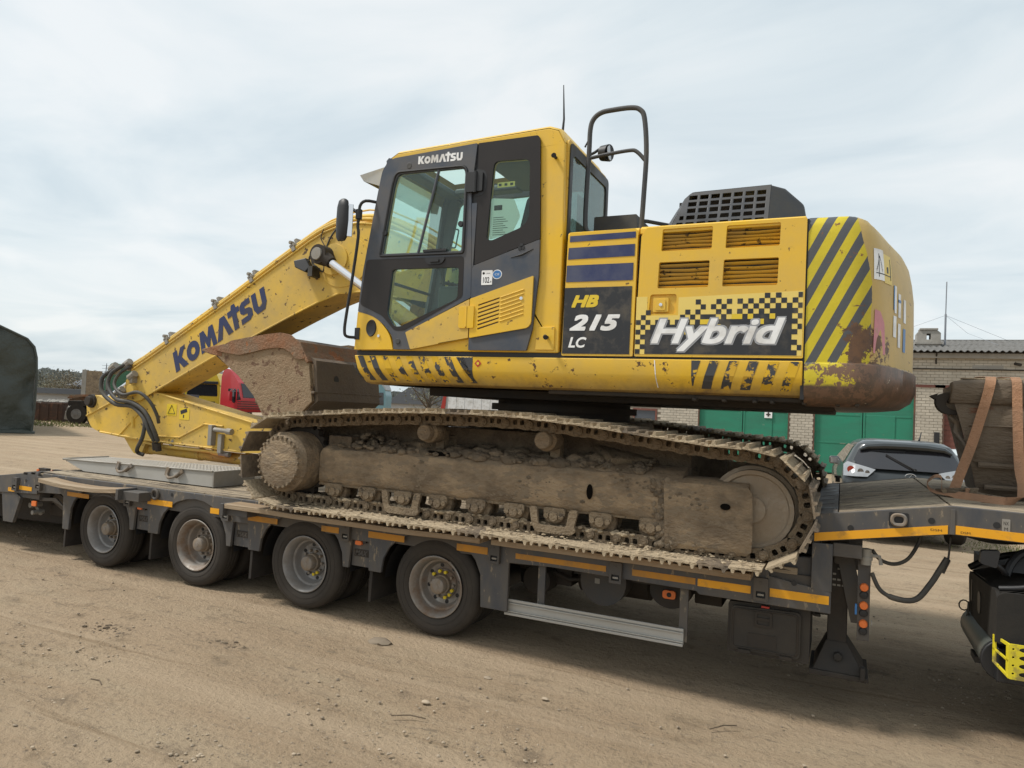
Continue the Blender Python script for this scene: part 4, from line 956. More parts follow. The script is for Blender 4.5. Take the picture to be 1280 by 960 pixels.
for sx in (-1, 1):
    g = G(); g.plate([(1.0, .97), (1.35, 1.33), (2.4, 1.33), (2.95, .97)], -.004, .004, ax='YZ'); g.v = [side2(y, z, sx, .008+x) for x, y, z in g.v]; g.obj('side_window', 'grey_pane', bd2)
    patch2('tail_lamp', 'lamp_red', [(sx*.83, .62), (sx*.55, .62), (sx*.55, .80), (sx*.82, .80)][::sx], rear2, off=.012)
    for y in (.8, 3.4):
        w_ = G().lathe([(.16, -.09), (.29, -.10), (.31, -.07), (.31, .07), (.29, .10), (.16, .09)], (sx*.72, y, .31), 24, axis='X').obj('wheel', 'tyre', sv2)
        G().lathe([(.03, sx*.08), (.18, sx*.08), (.21, sx*.105)], (sx*.72, y, .31), 20, axis='X').obj('rim', 'rim', w_)
#@@EXC
# ================================================================== EXCAVATOR
CX, CY = .57, 1.275
ex = empty('excavator', (CX, CY, .93), 'yellow tracked excavator loaded on the low trailer, boom folded to the left', 'excavator')
YN = -.08                                   # near side face of the upper body
# ---- cab
cab_out = [(-.841, 2.312), (-.822, 2.64), (-.72, 3.326), (-.668, 3.80), (-.62, 3.93), (-.52, 3.985), (.268, 4.012), (.86, 4.03), (.945, 4.0), (.998, 3.90), (1.015, 3.22), (1.017, 2.305)]
w_up = roundpoly([(-.50, 3.808), (.185, 3.797), (.18, 3.094), (-.618, 3.107), (-.575, 3.42), (-.53, 3.70)], [.08, .06, .02, .02, .02, .02])
w_lo = roundpoly([(-.50, 3.0), (.16, 2.992), (.16, 2.721), (-.39, 2.495), (-.45, 2.50), (-.53, 2.62)], .035)
w_rr = roundpoly([(.405, 3.82), (.735, 3.806), (.75, 3.33), (.69, 3.262), (.42, 3.168), (.37, 3.185)], [.05, .05, .06, .04, .03, .03])
g = G(); g.plate(cab_out, YN+.004, YN+.05, [w_up, w_lo, w_rr]); cab = g.obj('cab', 'yellow', ex, bevel=.010)
# far side, rear wall, floor and roof of the cab
g = G(); g.plate(cab_out, .93, .97, [roundpoly([(-.47, 3.84), (.80, 3.86), (.84, 3.0), (.50, 2.72), (-.50, 2.62), (-.62, 3.1)], .06)]); g.obj('cab_frame', 'slate', cab, bevel=.008)
g = G(); g.plate(roundpoly([(-.03, 2.30), (.93, 2.30), (.93, 3.95), (-.03, 3.95)], .05), .985, 1.01, [roundpoly([(.08, 3.20), (.86, 3.20), (.86, 3.86), (.08, 3.86)], .04)], ax='YZ'); g.v = [(x+.0, y, z) for x, y, z in g.v]
g.obj('rear_wall', 'yellow', cab)
g = G(); g.plate(roundpoly([(.0, 3.17), (.955, 3.17), (.955, 3.93), (.0, 3.93)], .05), 1.012, 1.022, [roundpoly([(.055, 3.24), (.90, 3.24), (.90, 3.85), (.055, 3.85)], .05)], ax='YZ'); g.obj('rear_window_frame', 'charcoal', cab)
g = G(); g.plate([(.05, 3.22), (.91, 3.22), (.91, 3.87), (.05, 3.87)], 1.0105, 1.0115, ax='YZ'); g.obj('rear_window', 'glass_dark', cab, smooth=0)
g = G(); g.box(.975, .979, .30, .52, 3.28, 3.62); g.v = [(x+.002, y, z) for x, y, z in g.v]; nt_ = g.obj('notice', 'paper', cab, smooth=0)
def roofz(x): 
    for (a, za), (b, zb) in zip(cab_out[4:10], cab_out[5:10]):
        if a <= x <= b: return za+(zb-za)*(x-a)/(b-a)
g = G(); N_ = 7; rp = cab_out[3:10]; 
prof = []
for x, z in rp: prof.append((x, z))
ys = [YN+.004, YN+.03, YN+.09, .90, .955, .97]; dz = [0, .022, .035, .035, .02, 0]
for j, y in enumerate(ys):
    for x, z in prof: g.v.append((x*(1-.0*j), y, z+dz[j]*(1 if -.6 < x < .96 else .4)))
n = len(prof)
for j in range(len(ys)-1):
    for i in range(n-1):
        if j == 2 and i == 2: continue
        g.f.append((j*n+i, j*n+i+1, (j+1)*n+i+1, (j+1)*n+i)); g.m.append(0)
g.obj('roof', 'yellow', cab, smooth=50)
g = G(); g.box(-.78, 1.0, YN+.05, .93, 2.30, 2.36); g.obj('floor', 'black', cab)
# front: windscreen glass, pillars, cross bars
def fx(z):
    for (a, za), (b, zb) in zip(cab_out[:6], cab_out[1:6]):
        if za <= z <= zb: return a+(b-a)*(z-za)/(zb-za)
    return -.6
g = G()
for y in (YN+.03, .93):
    g.tube([(fx(z)+.03, y, z) for z in (2.32, 2.64, 3.0, 3.326, 3.8, 3.92)], .032, 6)
g.tube([(fx(3.92)+.03, YN, 3.92), (fx(3.92)+.03, .95, 3.92)], .035, 6); g.tube([(fx(2.95)+.03, YN, 2.95), (fx(2.95)+.03, .95, 2.95)], .016, 6); g.tube([(-.80, YN, 2.34), (-.80, .95, 2.34)], .03, 6)
g.obj('front_pillar', 'slate', cab, smooth=60)
g = G(); zs = (2.34, 2.64, 3.0, 3.326, 3.8, 3.9)
for z in zs: g.v += [(fx(z)+.02, YN+.05, z), (fx(z)+.02, .93, z)]
for i in range(len(zs)-1): g.f.append((2*i, 2*i+1, 2*i+3, 2*i+2)); g.m.append(0)
g.obj('windscreen', 'glass', cab)
g = G(); g.plate([(-.50, 3.86), (.82, 3.88), (.86, 2.98), (.50, 2.70), (-.52, 2.60), (-.64, 3.1)], .945, .95); g.obj('side_window', 'glass', cab, smooth=0)
# near side skins on the cab frame
DK = YN-.004
door_skin = roundpoly([(-.790, 2.984), (-.677, 3.668), (-.640, 3.86), (-.555, 3.935), (.262, 3.972), (.228, 3.588), (.262, 2.942), (.268, 2.735), (-.326, 2.459), (-.27, 2.32), (-.436, 2.319), (-.45, 2.42), (-.535, 2.52), (-.66, 2.60), (-.82, 2.64)], [0.02, .05, .10, .05, .01, .05, .02, .01, .01, .01, .01, .05, .06, .08, .01])
wu2 = roundpoly([(-.485, 3.795), (.165, 3.785), (.162, 3.112), (-.60, 3.124), (-.56, 3.42), (-.515, 3.70)], [.08, .06, .02, .02, .02, .02])
wl2 = roundpoly([(-.49, 2.99), (.15, 2.982), (.15, 2.727), (-.385, 2.507), (-.445, 2.51), (-.52, 2.62)], .035)
g = G(); g.plate(door_skin, DK-.022, DK+.004, [wu2, wl2]); door = g.obj('cab_door', 'slate', ex, bevel=.006)
lowsk = roundpoly([(-.755, 3.082), (.19, 3.068), (.195, 2.74), (-.34, 2.475), (-.435, 2.475), (-.565, 2.60), (-.80, 2.70)], .03)
g = G(); g.plate(lowsk, DK-.0245, DK-.0225, [wl2]); g.obj('window_surround', 'brown_black', door, smooth=0)
g = G()   # rubber seal round the upper window
g.tube([(a, DK-.024, b) for a, b in roundpoly([(-.50, 3.812), (.183, 3.80), (.182, 3.095), (-.622, 3.107), (-.575, 3.42), (-.53, 3.71)], [.09, .07, .02, .02, .02, .02])], .011, 6, closed=True); g.obj('window_seal', 'black', door)
g = G(); g.plate([(-.62, 3.10), (.18, 3.09), (.185, 3.80), (-.50, 3.81), (-.58, 3.42)], DK-.012, DK-.009); g.obj('door_window', 'glass', door, smooth=0)
g = G(); g.plate([(-.53, 2.49), (.16, 2.70), (.16, 3.0), (-.50, 3.0), (-.54, 2.62), (-.45, 2.49)], DK-.012, DK-.009); g.obj('door_window', 'glass', door, smooth=0)
g = G(); g.tube([(-.085, DK-.018, 3.79), (-.245, DK-.018, 3.11)], .012, 6); g.obj('sliding_pane_bar', 'slate', door)
g = G(); g.box(-.19, .03, DK-.035, DK-.012, 3.118, 3.136); g.plate(roundpoly([(-.18, 3.07), (.03, 3.065), (-.01, 3.01), (-.14, 3.012)], .03), DK-.034, DK-.022); g.plate(rrect(-.12, -.03, 3.03, 3.055, .01), DK-.045, DK-.034); g.obj('door_handle', 'black', door)
for xx, zz in ((-.585, 3.30), (.145, 3.33)):
    g = G(); g.lathe([(.0, DK-.03), (.022, DK-.03), (.025, DK-.012)], (xx, 0, zz), 12); g.obj('window_latch', 'black', door)
g = G(); g.plate(roundpoly([(-.326, 2.459), (.261, 2.722), (.263, 2.413), (-.27, 2.32)], [.01, .01, .01, .01]), DK-.026, DK-.002); g.obj('lower_door_panel', 'yellow_boom', door, bevel=.006)
g = G(); komatsu(g, (-.288, DK-.0235, 3.857), (1, 0, -.022), (.02, 0, 1), .42, .066); g.obj('lettering', 'white', door, smooth=0)
g = G(); g.lathe([(.0, DK-.024), (.022, DK-.025), (.026, DK-.022)], (-.375, 0, 3.855), 16); g.obj('plug', 'charcoal', door)
g = G(); g.plate(rrect(.195, .255, 3.575, 3.735, .01), DK-.045, DK-.020); g.plate(roundpoly([(.262, 3.765), (.34, 3.745), (.36, 3.70), (.36, 3.60), (.33, 3.55), (.262, 3.54)], .02), DK-.018, DK+.004); g.cyl((.265, DK-.035, 3.57), (.265, DK-.035, 3.74), .016, 10); g.plate(rrect(.28, .33, 3.58, 3.73, .008), DK-.035, DK-.018); g.obj('hinge', 'black', cab, bevel=.003)
# rear quarter: brown-black surround, slate plate, vent panel
qs = roundpoly([(.268, 3.972), (.785, 3.975), (.803, 3.942), (.838, 3.17), (.285, 2.995), (.275, 3.50), (.275, 3.80)], [.005, .03, .03, .005, .005, .02, .02])
g = G(); g.plate(qs, DK-.016, DK+.004, [roundpoly([(.415, 3.81), (.725, 3.797), (.74, 3.335), (.685, 3.272), (.425, 3.18), (.38, 3.195)], [.05, .05, .06, .04, .03, .03])]); g.obj('quarter_surround', 'brown_black', cab, bevel=.003)
g = G(); g.box(.222, .296, YN-.0085, YN-.001, 2.98, 3.968); g.obj('door_joint', 'black', cab, smooth=0)
g = G(); g.plate([(.36, 3.16), (.70, 3.25), (.76, 3.33), (.745, 3.83), (.40, 3.83)], DK-.008, DK-.005); g.obj('quarter_window', 'glass', cab, smooth=0)
g = G(); g.plate(roundpoly([(.236, 3.49), (.284, 3.49), (.274, 2.99), (.285, 2.99), (.838, 3.165), (.842, 2.885), (.808, 2.48), (.767, 2.318), (.268, 2.318), (.268, 2.735), (.262, 2.94)], .006), DK-.020, DK+.002); sp_ = g.obj('quarter_panel', 'slate', cab, bevel=.006)
g = G(); g.tube([(.60, DK-.021, 3.035), (.70, DK-.022, 3.055), (.79, DK-.021, 3.095)], [.002, .008, .002], 6); 
for dx, dz_ in ((0, 0), (.026, .004), (.013, .024)): g.lathe([(.0, DK-.024), (.016, DK-.024), (.017, DK-.019)], (.676+dx, 0, 3.105+dz_), 10)
g.obj('lock_mark', 'black', sp_)
slots = []
for k in range(7):
    z0 = 2.675-.031*k; slots.append([(.345+.003*k*.3, z0-.012), (.53, z0+.042), (.53, z0+.054), (.345, z0)])
vp = roundpoly([(.270, 2.722), (.806, 2.886), (.803, 2.523), (.775, 2.49), (.278, 2.413)], [.008, .008, .03, .03, .008])
g = G(); g.plate(vp, DK-.034, DK-.018, slots); vpo = g.obj('vent_panel', 'yellow', cab, bevel=.004)
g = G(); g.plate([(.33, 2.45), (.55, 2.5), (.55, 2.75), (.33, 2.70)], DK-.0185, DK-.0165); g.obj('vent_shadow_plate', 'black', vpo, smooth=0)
for k in range(7):
    z0 = 2.675-.031*k; g = G(); g.tube([(.54, DK-.034, z0+.051), (.735-.02*(k in (2, 3)), DK-.034, z0+.108-.006*(k in (2, 3)))], .006, 6); g.obj('rib', 'yellow', vpo)
g = G(); g.lathe([(.0, DK-.042), (.013, DK-.041), (.017, DK-.033)], (.715, 0, 2.715), 14); g.obj('lock', 'chrome', vpo)
g = G(); g.plate(rrect(.175, .245, 2.49, 2.665, .02), DK-.034, DK-.024); g.plate(rrect(.255, .315, 2.49, 2.665, .008), DK-.046, DK-.032); g.cyl((.25, DK-.042, 2.50), (.25, DK-.042, 2.66), .009, 8); g.obj('hinge', 'yellow', cab, bevel=.003)
# front lower corner
g = G(); g.plate(roundpoly([(-.838, 2.315), (-.822, 2.637), (-.70, 2.637), (-.57, 2.54), (-.48, 2.44), (-.445, 2.318)], [.005, .005, .05, .09, .06, .005]), DK-.020, DK+.002); fc = g.obj('corner_panel', 'yellow', cab, bevel=.005)
g = G(); g.lathe([(.0, DK-.026), (.05, DK-.026), (.058, DK-.030), (.064, DK-.019)], (0, 0, 0), 24); g.v = [(x*.82-.672, y, z*1.15+2.497) for x, y, z in g.v]; g.obj('round_vent', 'black', fc)
g = G(); g.lathe([(.0, DK-.03), (.012, DK-.03), (.015, DK-.019)], (-.59, 0, 2.43), 14); g.obj('lock', 'chrome', fc)
g = G(); g.lathe([(.0, DK-.030), (.02, DK-.030), (.025, DK-.021)], (-.395, 0, 2.385), 16); g.obj('plug', 'charcoal', door)
# grab bar on the rear pillar knobs
for z in (3.79, 2.42):
    g = G(); g.cyl((.93, YN+.01, z), (.93, YN-.055, z), .012, 10); g.cyl((.93, YN-.05, z), (.945, YN-.075, z-.008), .018, 10); g.obj('pillar_knob', 'black', cab)
g = G(); g.box(.835, .985, YN-.006, YN+.008, 2.325, 2.50); g.obj('step_plate', 'yellow', cab, bevel=.004)
# stickers
g = G(); g.plate(rrect(.357, .452, 2.83, 2.945, .006), DK-.0225, DK-.0205); g.mi = 1; word(g, '102', .372, .428, 2.845, 2.893, DK-.0232, offset=.015); word(g, 'dB', .432, .446, 2.847, 2.862, DK-.0232); g.lathe([(.0, DK-.0232), (.01, DK-.0232)], (.375, 0, 2.922), 10); word(g, 'LWA', .395, .435, 2.915, 2.925, DK-.0232); g.obj('noise_sticker', ['white', 'black'], sp_, smooth=0)
g = G(); g.plate(ell(.492, 2.91, .036, .031), DK-.0225, DK-.0205); g.mi = 1; g.plate(ell(.492, 2.91, .042, .037), DK-.0215, DK-.020, [ell(.492, 2.91, .036, .031)[::-1]]); g.mi = 1; word(g, 'CE', .472, .512, 2.902, 2.918, DK-.0232); g.obj('oval_sticker', ['blue_sticker', 'white'], sp_, smooth=0)
# interior
g = G(); g.box(.10, .52, .22, .72, 2.55, 2.78); g.plate(roundpoly([(.42, 2.75), (.60, 2.76), (.68, 3.35), (.66, 3.62), (.56, 3.62), (.50, 3.35)], .05), .25, .69); g.obj('seat', 'seat', cab, bevel=.04, seg=3)
g = G(); g.box(-.12, .42, .02, .20, 2.42, 2.86); g.box(-.12, .42, .74, .90, 2.42, 2.92); g.obj('console', 'inner', cab, bevel=.03)
g = G()
for x, y in ((-.10, .10), (-.10, .82)): g.tube([(x, y, 2.8), (x-.02, y, 2.95), (x-.03, y, 3.02)], [.016, .016, .028], 8)
for k, y in enumerate((.36, .44, .52)): g.tube([(-.28, y, 2.36), (-.36, y, 2.62), (-.20, y, 2.93), (-.22, y, 2.97)], .010, 6)
g.tube([(-.30, .36, 2.96), (-.14, .52, 2.94)], .016, 6)
g.obj('lever', 'black', cab)
g = G(); g.plate(roundpoly([(-.22, 2.5), (-.05, 2.5), (-.02, 2.95), (-.12, 3.02), (-.19, 2.9)], .03), .70, .80); g.obj('control_box', 'inner', cab, bevel=.02)
g = G(); g.box(-.30, -.27, .72, .86, 2.98, 3.16); g.obj('monitor', 'black', cab, bevel=.01)
g = G(); g.tube([(.13, .86, 2.98), (.14, .85, 2.80), (.02, .86, 2.62), (.02, .86, 2.45)], .014, 6); g.obj('cable', 'inner', cab)
g = G(); g.box(-.16, -.12, .66, .70, 2.9, 2.97); g.obj('red_lever_cover', 'red', cab, bevel=.01)
g = G(); g.box(.22, .95, .02, .90, 3.88, 3.93); g.box(-.58, -.44, .02, .90, 3.86, 3.92); g.box(-.44, .22, .02, .16, 3.89, 3.93); g.box(-.44, .22, .76, .90, 3.87, 3.93); g.box(.55, .97, .02, .92, 3.2, 3.24); g.obj('headliner', 'inner', cab, bevel=.02)
g = G(); g.plate(roundpoly([(.40, 3.19), (.60, 3.24), (.66, 3.36), (.60, 3.50), (.40, 3.52)], .02), DK-.0035, DK-.0025); g.mi = 1
for k in range(9): g.box(.425, .425+.13-.02*(k % 3), DK-.0045, DK-.0036, 3.225+.017*k, 3.229+.017*k)
g.box(.43, .50, DK-.0045, DK-.0036, 3.42, 3.46); g.obj('notice', ['paper', 'dark'], cab, smooth=0)
g = G(); g.plate(rrect(.45, .60, 3.60, 3.64, .004), DK-.0035, DK-.0025); g.mi = 1
for k in range(3): g.box(.46+.05*k, .485+.05*k, DK-.0045, DK-.0036, 3.61, 3.63)
g.obj('notice', ['yellow_pale', 'dark'], cab, smooth=0)
# wiper on the right, visor, lamps, antenna, mirror
g = G(); g.add([(-.66, YN+.10, 3.93), (-.66, .90, 3.93), (-.92, .94, 3.83), (-.93, YN+.04, 3.85), (-.90, YN+.06, 3.80), (-.88, .9, 3.78), (-.70, YN+.10, 3.74), (-.70, .90, 3.74)], [(0, 1, 2, 3), (3, 2, 5, 4), (0, 3, 4, 6), (1, 2, 5, 7)]); g.obj('visor', 'visor', cab, smooth=0)
g = G(); g.box(-.68, -.60, .02, .10, 3.92, 3.99); g.cyl((-.60, .30, 4.0), (-.60, .30, 4.07), .03, 12); g.cyl((-.62, .55, 4.0), (-.62, .55, 4.06), .025, 12); g.obj('roof_lamp', 'black', cab, bevel=.01)
g = G(); g.tube([(-.30, .25, 4.02), (-.30, .25, 4.10), (-.30, .25, 4.12)], [.022, .022, .012], 10); g.tube([(-.42+.04*cos(t), .25, 4.05+.04*sin(t)) for t in np.linspace(0, pi, 8)], .008, 6); g.tube([(-.25, .2, 4.05), (-.22, .2, 4.09), (-.19, .2, 4.05)], .007, 6); g.obj('beacon_mount', 'dark', cab)
g = G(); g.tube([(.83, .28, 4.06), (.83, .28, 4.14)], .018, 8); g.tube([(.83, .28, 4.12), (.838, .28, 4.24), (.826, .27, 4.52)], [.012, .009, .004], 6); g.obj('antenna', 'black', cab)
g = G(); g.tube([(.98, .50, 4.0), (1.03, .52, 4.03), (1.06, .54, 4.06)], .012, 6); g.cyl((1.08, .56, 4.03), (1.15, .54, 4.02), .062, 16, r2=.070); g.tube([(1.0, .36, 4.02), (1.02, .36, 4.06), (1.05, .36, 4.03)], .008, 6); wl_ = g.obj('work_lamp', 'black', cab)
g = G(); g.cyl((1.15, .54, 4.02), (1.156, .54, 4.02), .060, 16); g.obj('lamp_lens', 'lamp_clear', wl_)
MR = -.16
g = G(); g.tube(smoothpath([(-.69, YN-.01, 3.575), (-.76, MR, 3.575), (-.81, MR-.01, 3.53), (-.815, MR-.01, 3.40)], 3), .013, 8); g.tube(smoothpath([(-.815, MR-.01, 3.46), (-.82, MR-.01, 3.36), (-.81, MR-.01, 3.26), (-.85, MR-.01, 2.9), (-.89, MR-.01, 2.60), (-.90, MR-.01, 2.47), (-.88, MR, 2.42), (-.82, YN, 2.42)], 4), .013, 8); g.cyl((-.815, MR-.01, 3.42), (-.815, MR-.01, 3.50), .028, 10); g.tube([(-.815, MR-.01, 3.47), (-.92, MR-.02, 3.53)], .014, 8); g.box(-.84, -.79, YN-.03, YN+.01, 2.40, 2.50); ba = g.obj('mirror_bar', 'black', cab)
g = G(); zz = [3.23, 3.26, 3.40, 3.52, 3.57, 3.585]; hw = [.045, .066, .074, .070, .055, .03]; c = Vector((-.93, MR-.03, 0)); ux = Vector((.97, -.22, 0)); uy = Vector((.22, .97, 0))
n = 12
for z, w in zip(zz, hw):
    for k in range(n): a = 2*pi*k/n; g.v.append(tuple(c+ux*w*cos(a)*.95+uy*(-.04+.045*sin(a)*(w/.085))+Vector((0, 0, z))))
for j in range(5):
    for k in range(n): g.f.append((j*n+k, j*n+(k+1) % n, (j+1)*n+(k+1) % n, (j+1)*n+k)); g.m.append(0)
g.f += [tuple(range(n))[::-1], tuple(range(5*n, 6*n))]; g.m += [0, 0]; mir = g.obj('mirror', 'black', cab, smooth=50)
g = G(); c2 = Vector((-.873, MR-.062, 3.40)); g.obox(c2, ((.80, .60, 0), (.60, -.80, 0), (0, 0, 1)), (.030, .006, .140)); g.obj('mirror_glass', 'chrome', mir, bevel=.01)
g = G(); g.tube([(a, .99, b) for a, b in roundpoly([(-.62, 3.62), (-.50, 3.60), (-.53, 3.42), (-.66, 3.44)], .02)], .008, 6, closed=True); g.obj('mirror_bracket', 'black', cab)

# ---- upper body: skirt, panels, hood
sk_prof = [(YN-.002, 2.268), (YN-.004, 2.16), (YN+.012, 2.12), (YN+.075, 2.045), (YN+.14, 2.03), (.6, 2.03), (.6, 2.05), (YN+.16, 2.268)]
def extr(g, prof, xs, fn=None, mi=None, closed=True):
    n = len(prof); b = len(g.v)
    for i, x in enumerate(xs):
        for j, (y, z) in enumerate(prof):
            q = (x, y, z); g.v.append(tuple(fn(i, j, q)) if fn else q)
    m = g.mi if mi is None else mi
    for i in range(len(xs)-1):
        for j in range(n if closed else n-1): g.f.append((b+i*n+j, b+i*n+(j+1) % n, b+(i+1)*n+(j+1) % n, b+(i+1)*n+j)); g.m.append(m)
    if closed: g.f += [tuple(b+j for j in range(n))[::-1], tuple(b+(len(xs)-1)*n+j for j in range(n))]; g.m += [m, m]
def skshear(i, j, q):
    x, y, z = q
    if i == 0: x += (2.27-z)*.35
    return (x, y, z)
g = G(); extr(g, sk_prof, [-.85, -.6, 0, .8, 1.6, 2.3, 2.712], skshear); skirt = g.obj('side_skirt', 'yellow_skirt', ex, smooth=25, bevel=.006)
def skpt(x, z, off=.0022):
    """a point on the outside of the skirt"""
    for (ya, za), (yb, zb) in zip(sk_prof[:4], sk_prof[1:4]):
        if zb <= z <= za:
            t = (za-z)/(za-zb); y = ya+(yb-ya)*t; nn = Vector((0, -(za-zb), (ya-yb))).normalized(); return (x, y-off, z-off*.35 if z < 2.12 else z)
    return (x, YN-off, z)
def band(g, xt0, xt1, xb0, xb1, zt, zb, mi=0):
    zs = [zt, 2.161, 2.159, 2.12, (2.12+zb)/2, zb]; zs = [z for z in zs if zb <= z <= zt]; b = len(g.v)
    for z in zs:
        t = (zt-z)/(zt-zb); g.v += [skpt(xt0+(xb0-xt0)*t, z), skpt(xt1+(xb1-xt1)*t, z)]
    for i in range(len(zs)-1): g.f.append((b+2*i, b+2*i+1, b+2*i+3, b+2*i+2)); g.m.append(mi)
g = G()
for k in range(10):
    a = -.815+.122*k+(.0 if k < 9 else .0); w = .060; dx = .105
    mi = {0: 1, 1: 1, 2: 2, 3: 2, 4: 2, 5: 2, 6: 2, 7: 3, 8: 3, 9: 0}[k]
    if k == 9: band(g, .150, .302, .290, .305, 2.262, 2.075, 1)
    else: band(g, a, a+w, a+dx, a+dx+w, 2.264, 2.062, mi)
g.f.append(()) if False else None
band(g, -.856, -.848, -.80, -.77, 2.21, 2.075, 1)
g.obj('warning_stripe', ['stripe_black', 'stripe_black', 'stripe_worn', 'stripe_mid'], skirt, smooth=0)
g = G(); band(g, 2.004, 2.066, 2.008, 2.016, 2.262, 2.09, 0)
for k in range(5):
    a = 2.128+.127*k; band(g, a, a+.062, a-.058, a+.006, 2.262, 2.072, [0, 1, 1, 2, 2][k])
g.obj('warning_stripe', ['stripe_black', 'stripe_mid', 'stripe_worn'], skirt, smooth=0)
g = G(); g.plate(ell(.352, 2.215, .03, .03, 4), YN-.0075, YN-.0065); g.mi = 1; g.plate(ell(.352, 2.215, .012, .012, 12), YN-.0085, YN-.0076); g.obj('centre_mark', ['red', 'yellow_film'], skirt, smooth=0)
g = G(); band(g, 1.745, 1.751, 1.765, 1.772, 2.26, 2.07); g.obj('paint_drip', 'white', skirt, smooth=0)
# door joint shadow gap + sill
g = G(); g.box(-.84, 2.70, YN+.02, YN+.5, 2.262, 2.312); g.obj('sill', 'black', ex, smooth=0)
# revolving frame underside
g = G(); g.box(-.70, 2.70, .10, 2.50, 2.03, 2.20); g.box(-.35, 2.9, .35, 2.2, 1.955, 2.03); g.box(.9, 3.1, .05, 2.4, 2.0, 2.035)
for k in range(7): g.box(2.0+.17*k+.03*(k % 3), 2.03+.17*k+.03*(k % 3), .0, .1, 1.985, 2.01)
g.obj('revolving_frame', 'dark', ex, smooth=0, bevel=.01)
g = G(); g.cyl((CX, CY, 1.80), (CX, CY, 1.96), .62, 40); g.cyl((CX, CY, 1.86), (CX, CY, 1.92), .68, 40); g.obj('swing_bearing', 'dark', ex)
g = G(); g.box(-.15, 1.30, .70, 1.85, 1.42, 1.80); 
for sx, sy in ((-1, -1), (1, -1), (-1, 1), (1, 1)):
    p0 = Vector((CX+sx*.5, CY+sy*.45, 1.58)); p1 = Vector((CX+sx*.95, CY+sy*.98, 1.40)); d_ = (p1-p0); u1 = Vector((-d_.y, d_.x, 0)); g.obox((p0+p1)/2, (d_, u1, d_.cross(u1)), (d_.length/2+.05, .22, .16))
g.obj('carbody', 'mud', ex, bevel=.03)
# body core behind the panels
g = G(); g.box(1.06, 2.68, YN+.05, 2.60, 2.28, 3.17); g.box(-.6, 1.05, 1.60, 2.60, 2.28, 3.05); g.box(.98, 1.10, .02, 2.5, 2.28, 3.1)
g.obj('engine_bay', 'dark', ex, smooth=0)
g = G(); extr(g, [(YN+.01, 3.165), (YN+.012, 3.205), (YN+.035, 3.222), (.10, 3.228), (2.5, 3.228), (2.58, 3.222), (2.60, 3.17)], [1.605, 2.705]); g.obj('hood', 'yellow', ex, bevel=.006)
g = G(); extr(g, [(YN+.01, 3.16), (YN+.014, 3.20), (YN+.04, 3.218), (.12, 3.226), (2.5, 3.226), (2.6, 3.16)], [1.052, 1.596]); g.obj('top_cover', 'yellow', ex, bevel=.006)
# panel A
g = G(); g.plate(roundpoly([(1.046, 2.285), (1.588, 2.285), (1.592, 3.17), (1.575, 3.208), (1.072, 3.204), (1.058, 3.16)], .012), YN, YN+.04); pa = g.obj('side_panel', 'yellow', ex, bevel=.012)
for q in ([(1.074, 3.134), (1.076, 3.179), (1.576, 3.184), (1.577, 3.139)], [(1.066, 3.003), (1.069, 3.09), (1.574, 3.094), (1.574, 3.008)], [(1.058, 2.834), (1.060, 2.958), (1.568, 2.958), (1.568, 2.833)]):
    g = G(); g.plate(q, YN-.003, YN-.001); g.obj('blue_stripe', 'blue', pa, smooth=0)
g = G(); g.plate([(1.051, 2.300), (1.053, 2.790), (1.565, 2.790), (1.563, 2.300)], YN-.003, YN-.001); mp_ = g.obj('model_plate', 'panel_black', pa, smooth=0)
g = G(); boldword(g, 'HB', 1.115, 1.317, 2.646, 2.729, YN-.0045, .005, 8, .3); g.obj('lettering', 'yellow_film', mp_, smooth=0)
g = G(); boldword(g, '215', 1.107, 1.483, 2.474, 2.584, YN-.0045, .006, 8, .3); word(g, 'LC', 1.100, 1.238, 2.345, 2.422, YN-.0045, offset=.03, shear=.25); g.obj('lettering', 'white', mp_, smooth=0)
# panel B with louvres
LO = [(1.767, 2.113, 3.031, 3.187, .012), (2.205, 2.55, 3.029, 3.183, .008), (1.750, 2.099, 2.768, 2.952, .004), (2.192, 2.544, 2.768, 2.951, .002)]
hol = [roundpoly([(a-.003, c_), (b-.002, c_), (b+.002, d_), (a+.003, d_)], .012) for a, b, c_, d_, _ in LO]
latch = roundpoly([(1.69, 2.585), (1.885, 2.585), (1.885, 2.725), (1.70, 2.725)], .02)
g = G(); g.plate(roundpoly([(1.600, 2.285), (2.712, 2.285), (2.712, 3.205), (1.655, 3.205), (1.618, 3.15)], .012), YN, YN+.04, hol+[latch]); pb = g.obj('side_panel', 'yellow', ex, bevel=.010)
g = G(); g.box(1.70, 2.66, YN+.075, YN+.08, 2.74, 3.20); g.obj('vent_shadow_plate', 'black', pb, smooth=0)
for a, b, c_, d_, _ in LO:
    nS = 6; h = (d_-c_)/nS
    for k in range(nS):
        zc_ = c_+h*(k+.45); g = G(); bend = .006*sin(k*1.3)
        pts = [(a-.01, YN+.050, zc_-h*.55), (a-.01, YN+.030, zc_-h*.15), (a-.01, YN+.022, zc_+h*.10), (a-.01, YN+.040, zc_+h*.22)]
        vs = [];
        for x in (a-.01, (a*.4+b*.6), b+.01): vs += [(x, q[1], q[2]+(bend if x not in (a-.01, b+.01) else 0)) for q in pts]+[(x, q[1]+.006, q[2]+(bend if x not in (a-.01, b+.01) else 0)) for q in pts[::-1]]
        fs = []
        for s_ in range(2):
            for j in range(8): fs.append((s_*8+j, s_*8+(j+1) % 8, s_*8+8+(j+1) % 8, s_*8+8+j))
        g.add(vs, fs); g.obj('louvre_slat', 'yellow_boom', pb, smooth=40)
g = G(); g.box(1.69, 1.885, YN+.018, YN+.022, 2.585, 2.725); g.plate(rrect(1.722, 1.83, 2.60, 2.70, .008), YN-.002, YN+.02); lt = g.obj('latch_recess', 'yellow', pb, bevel=.004)
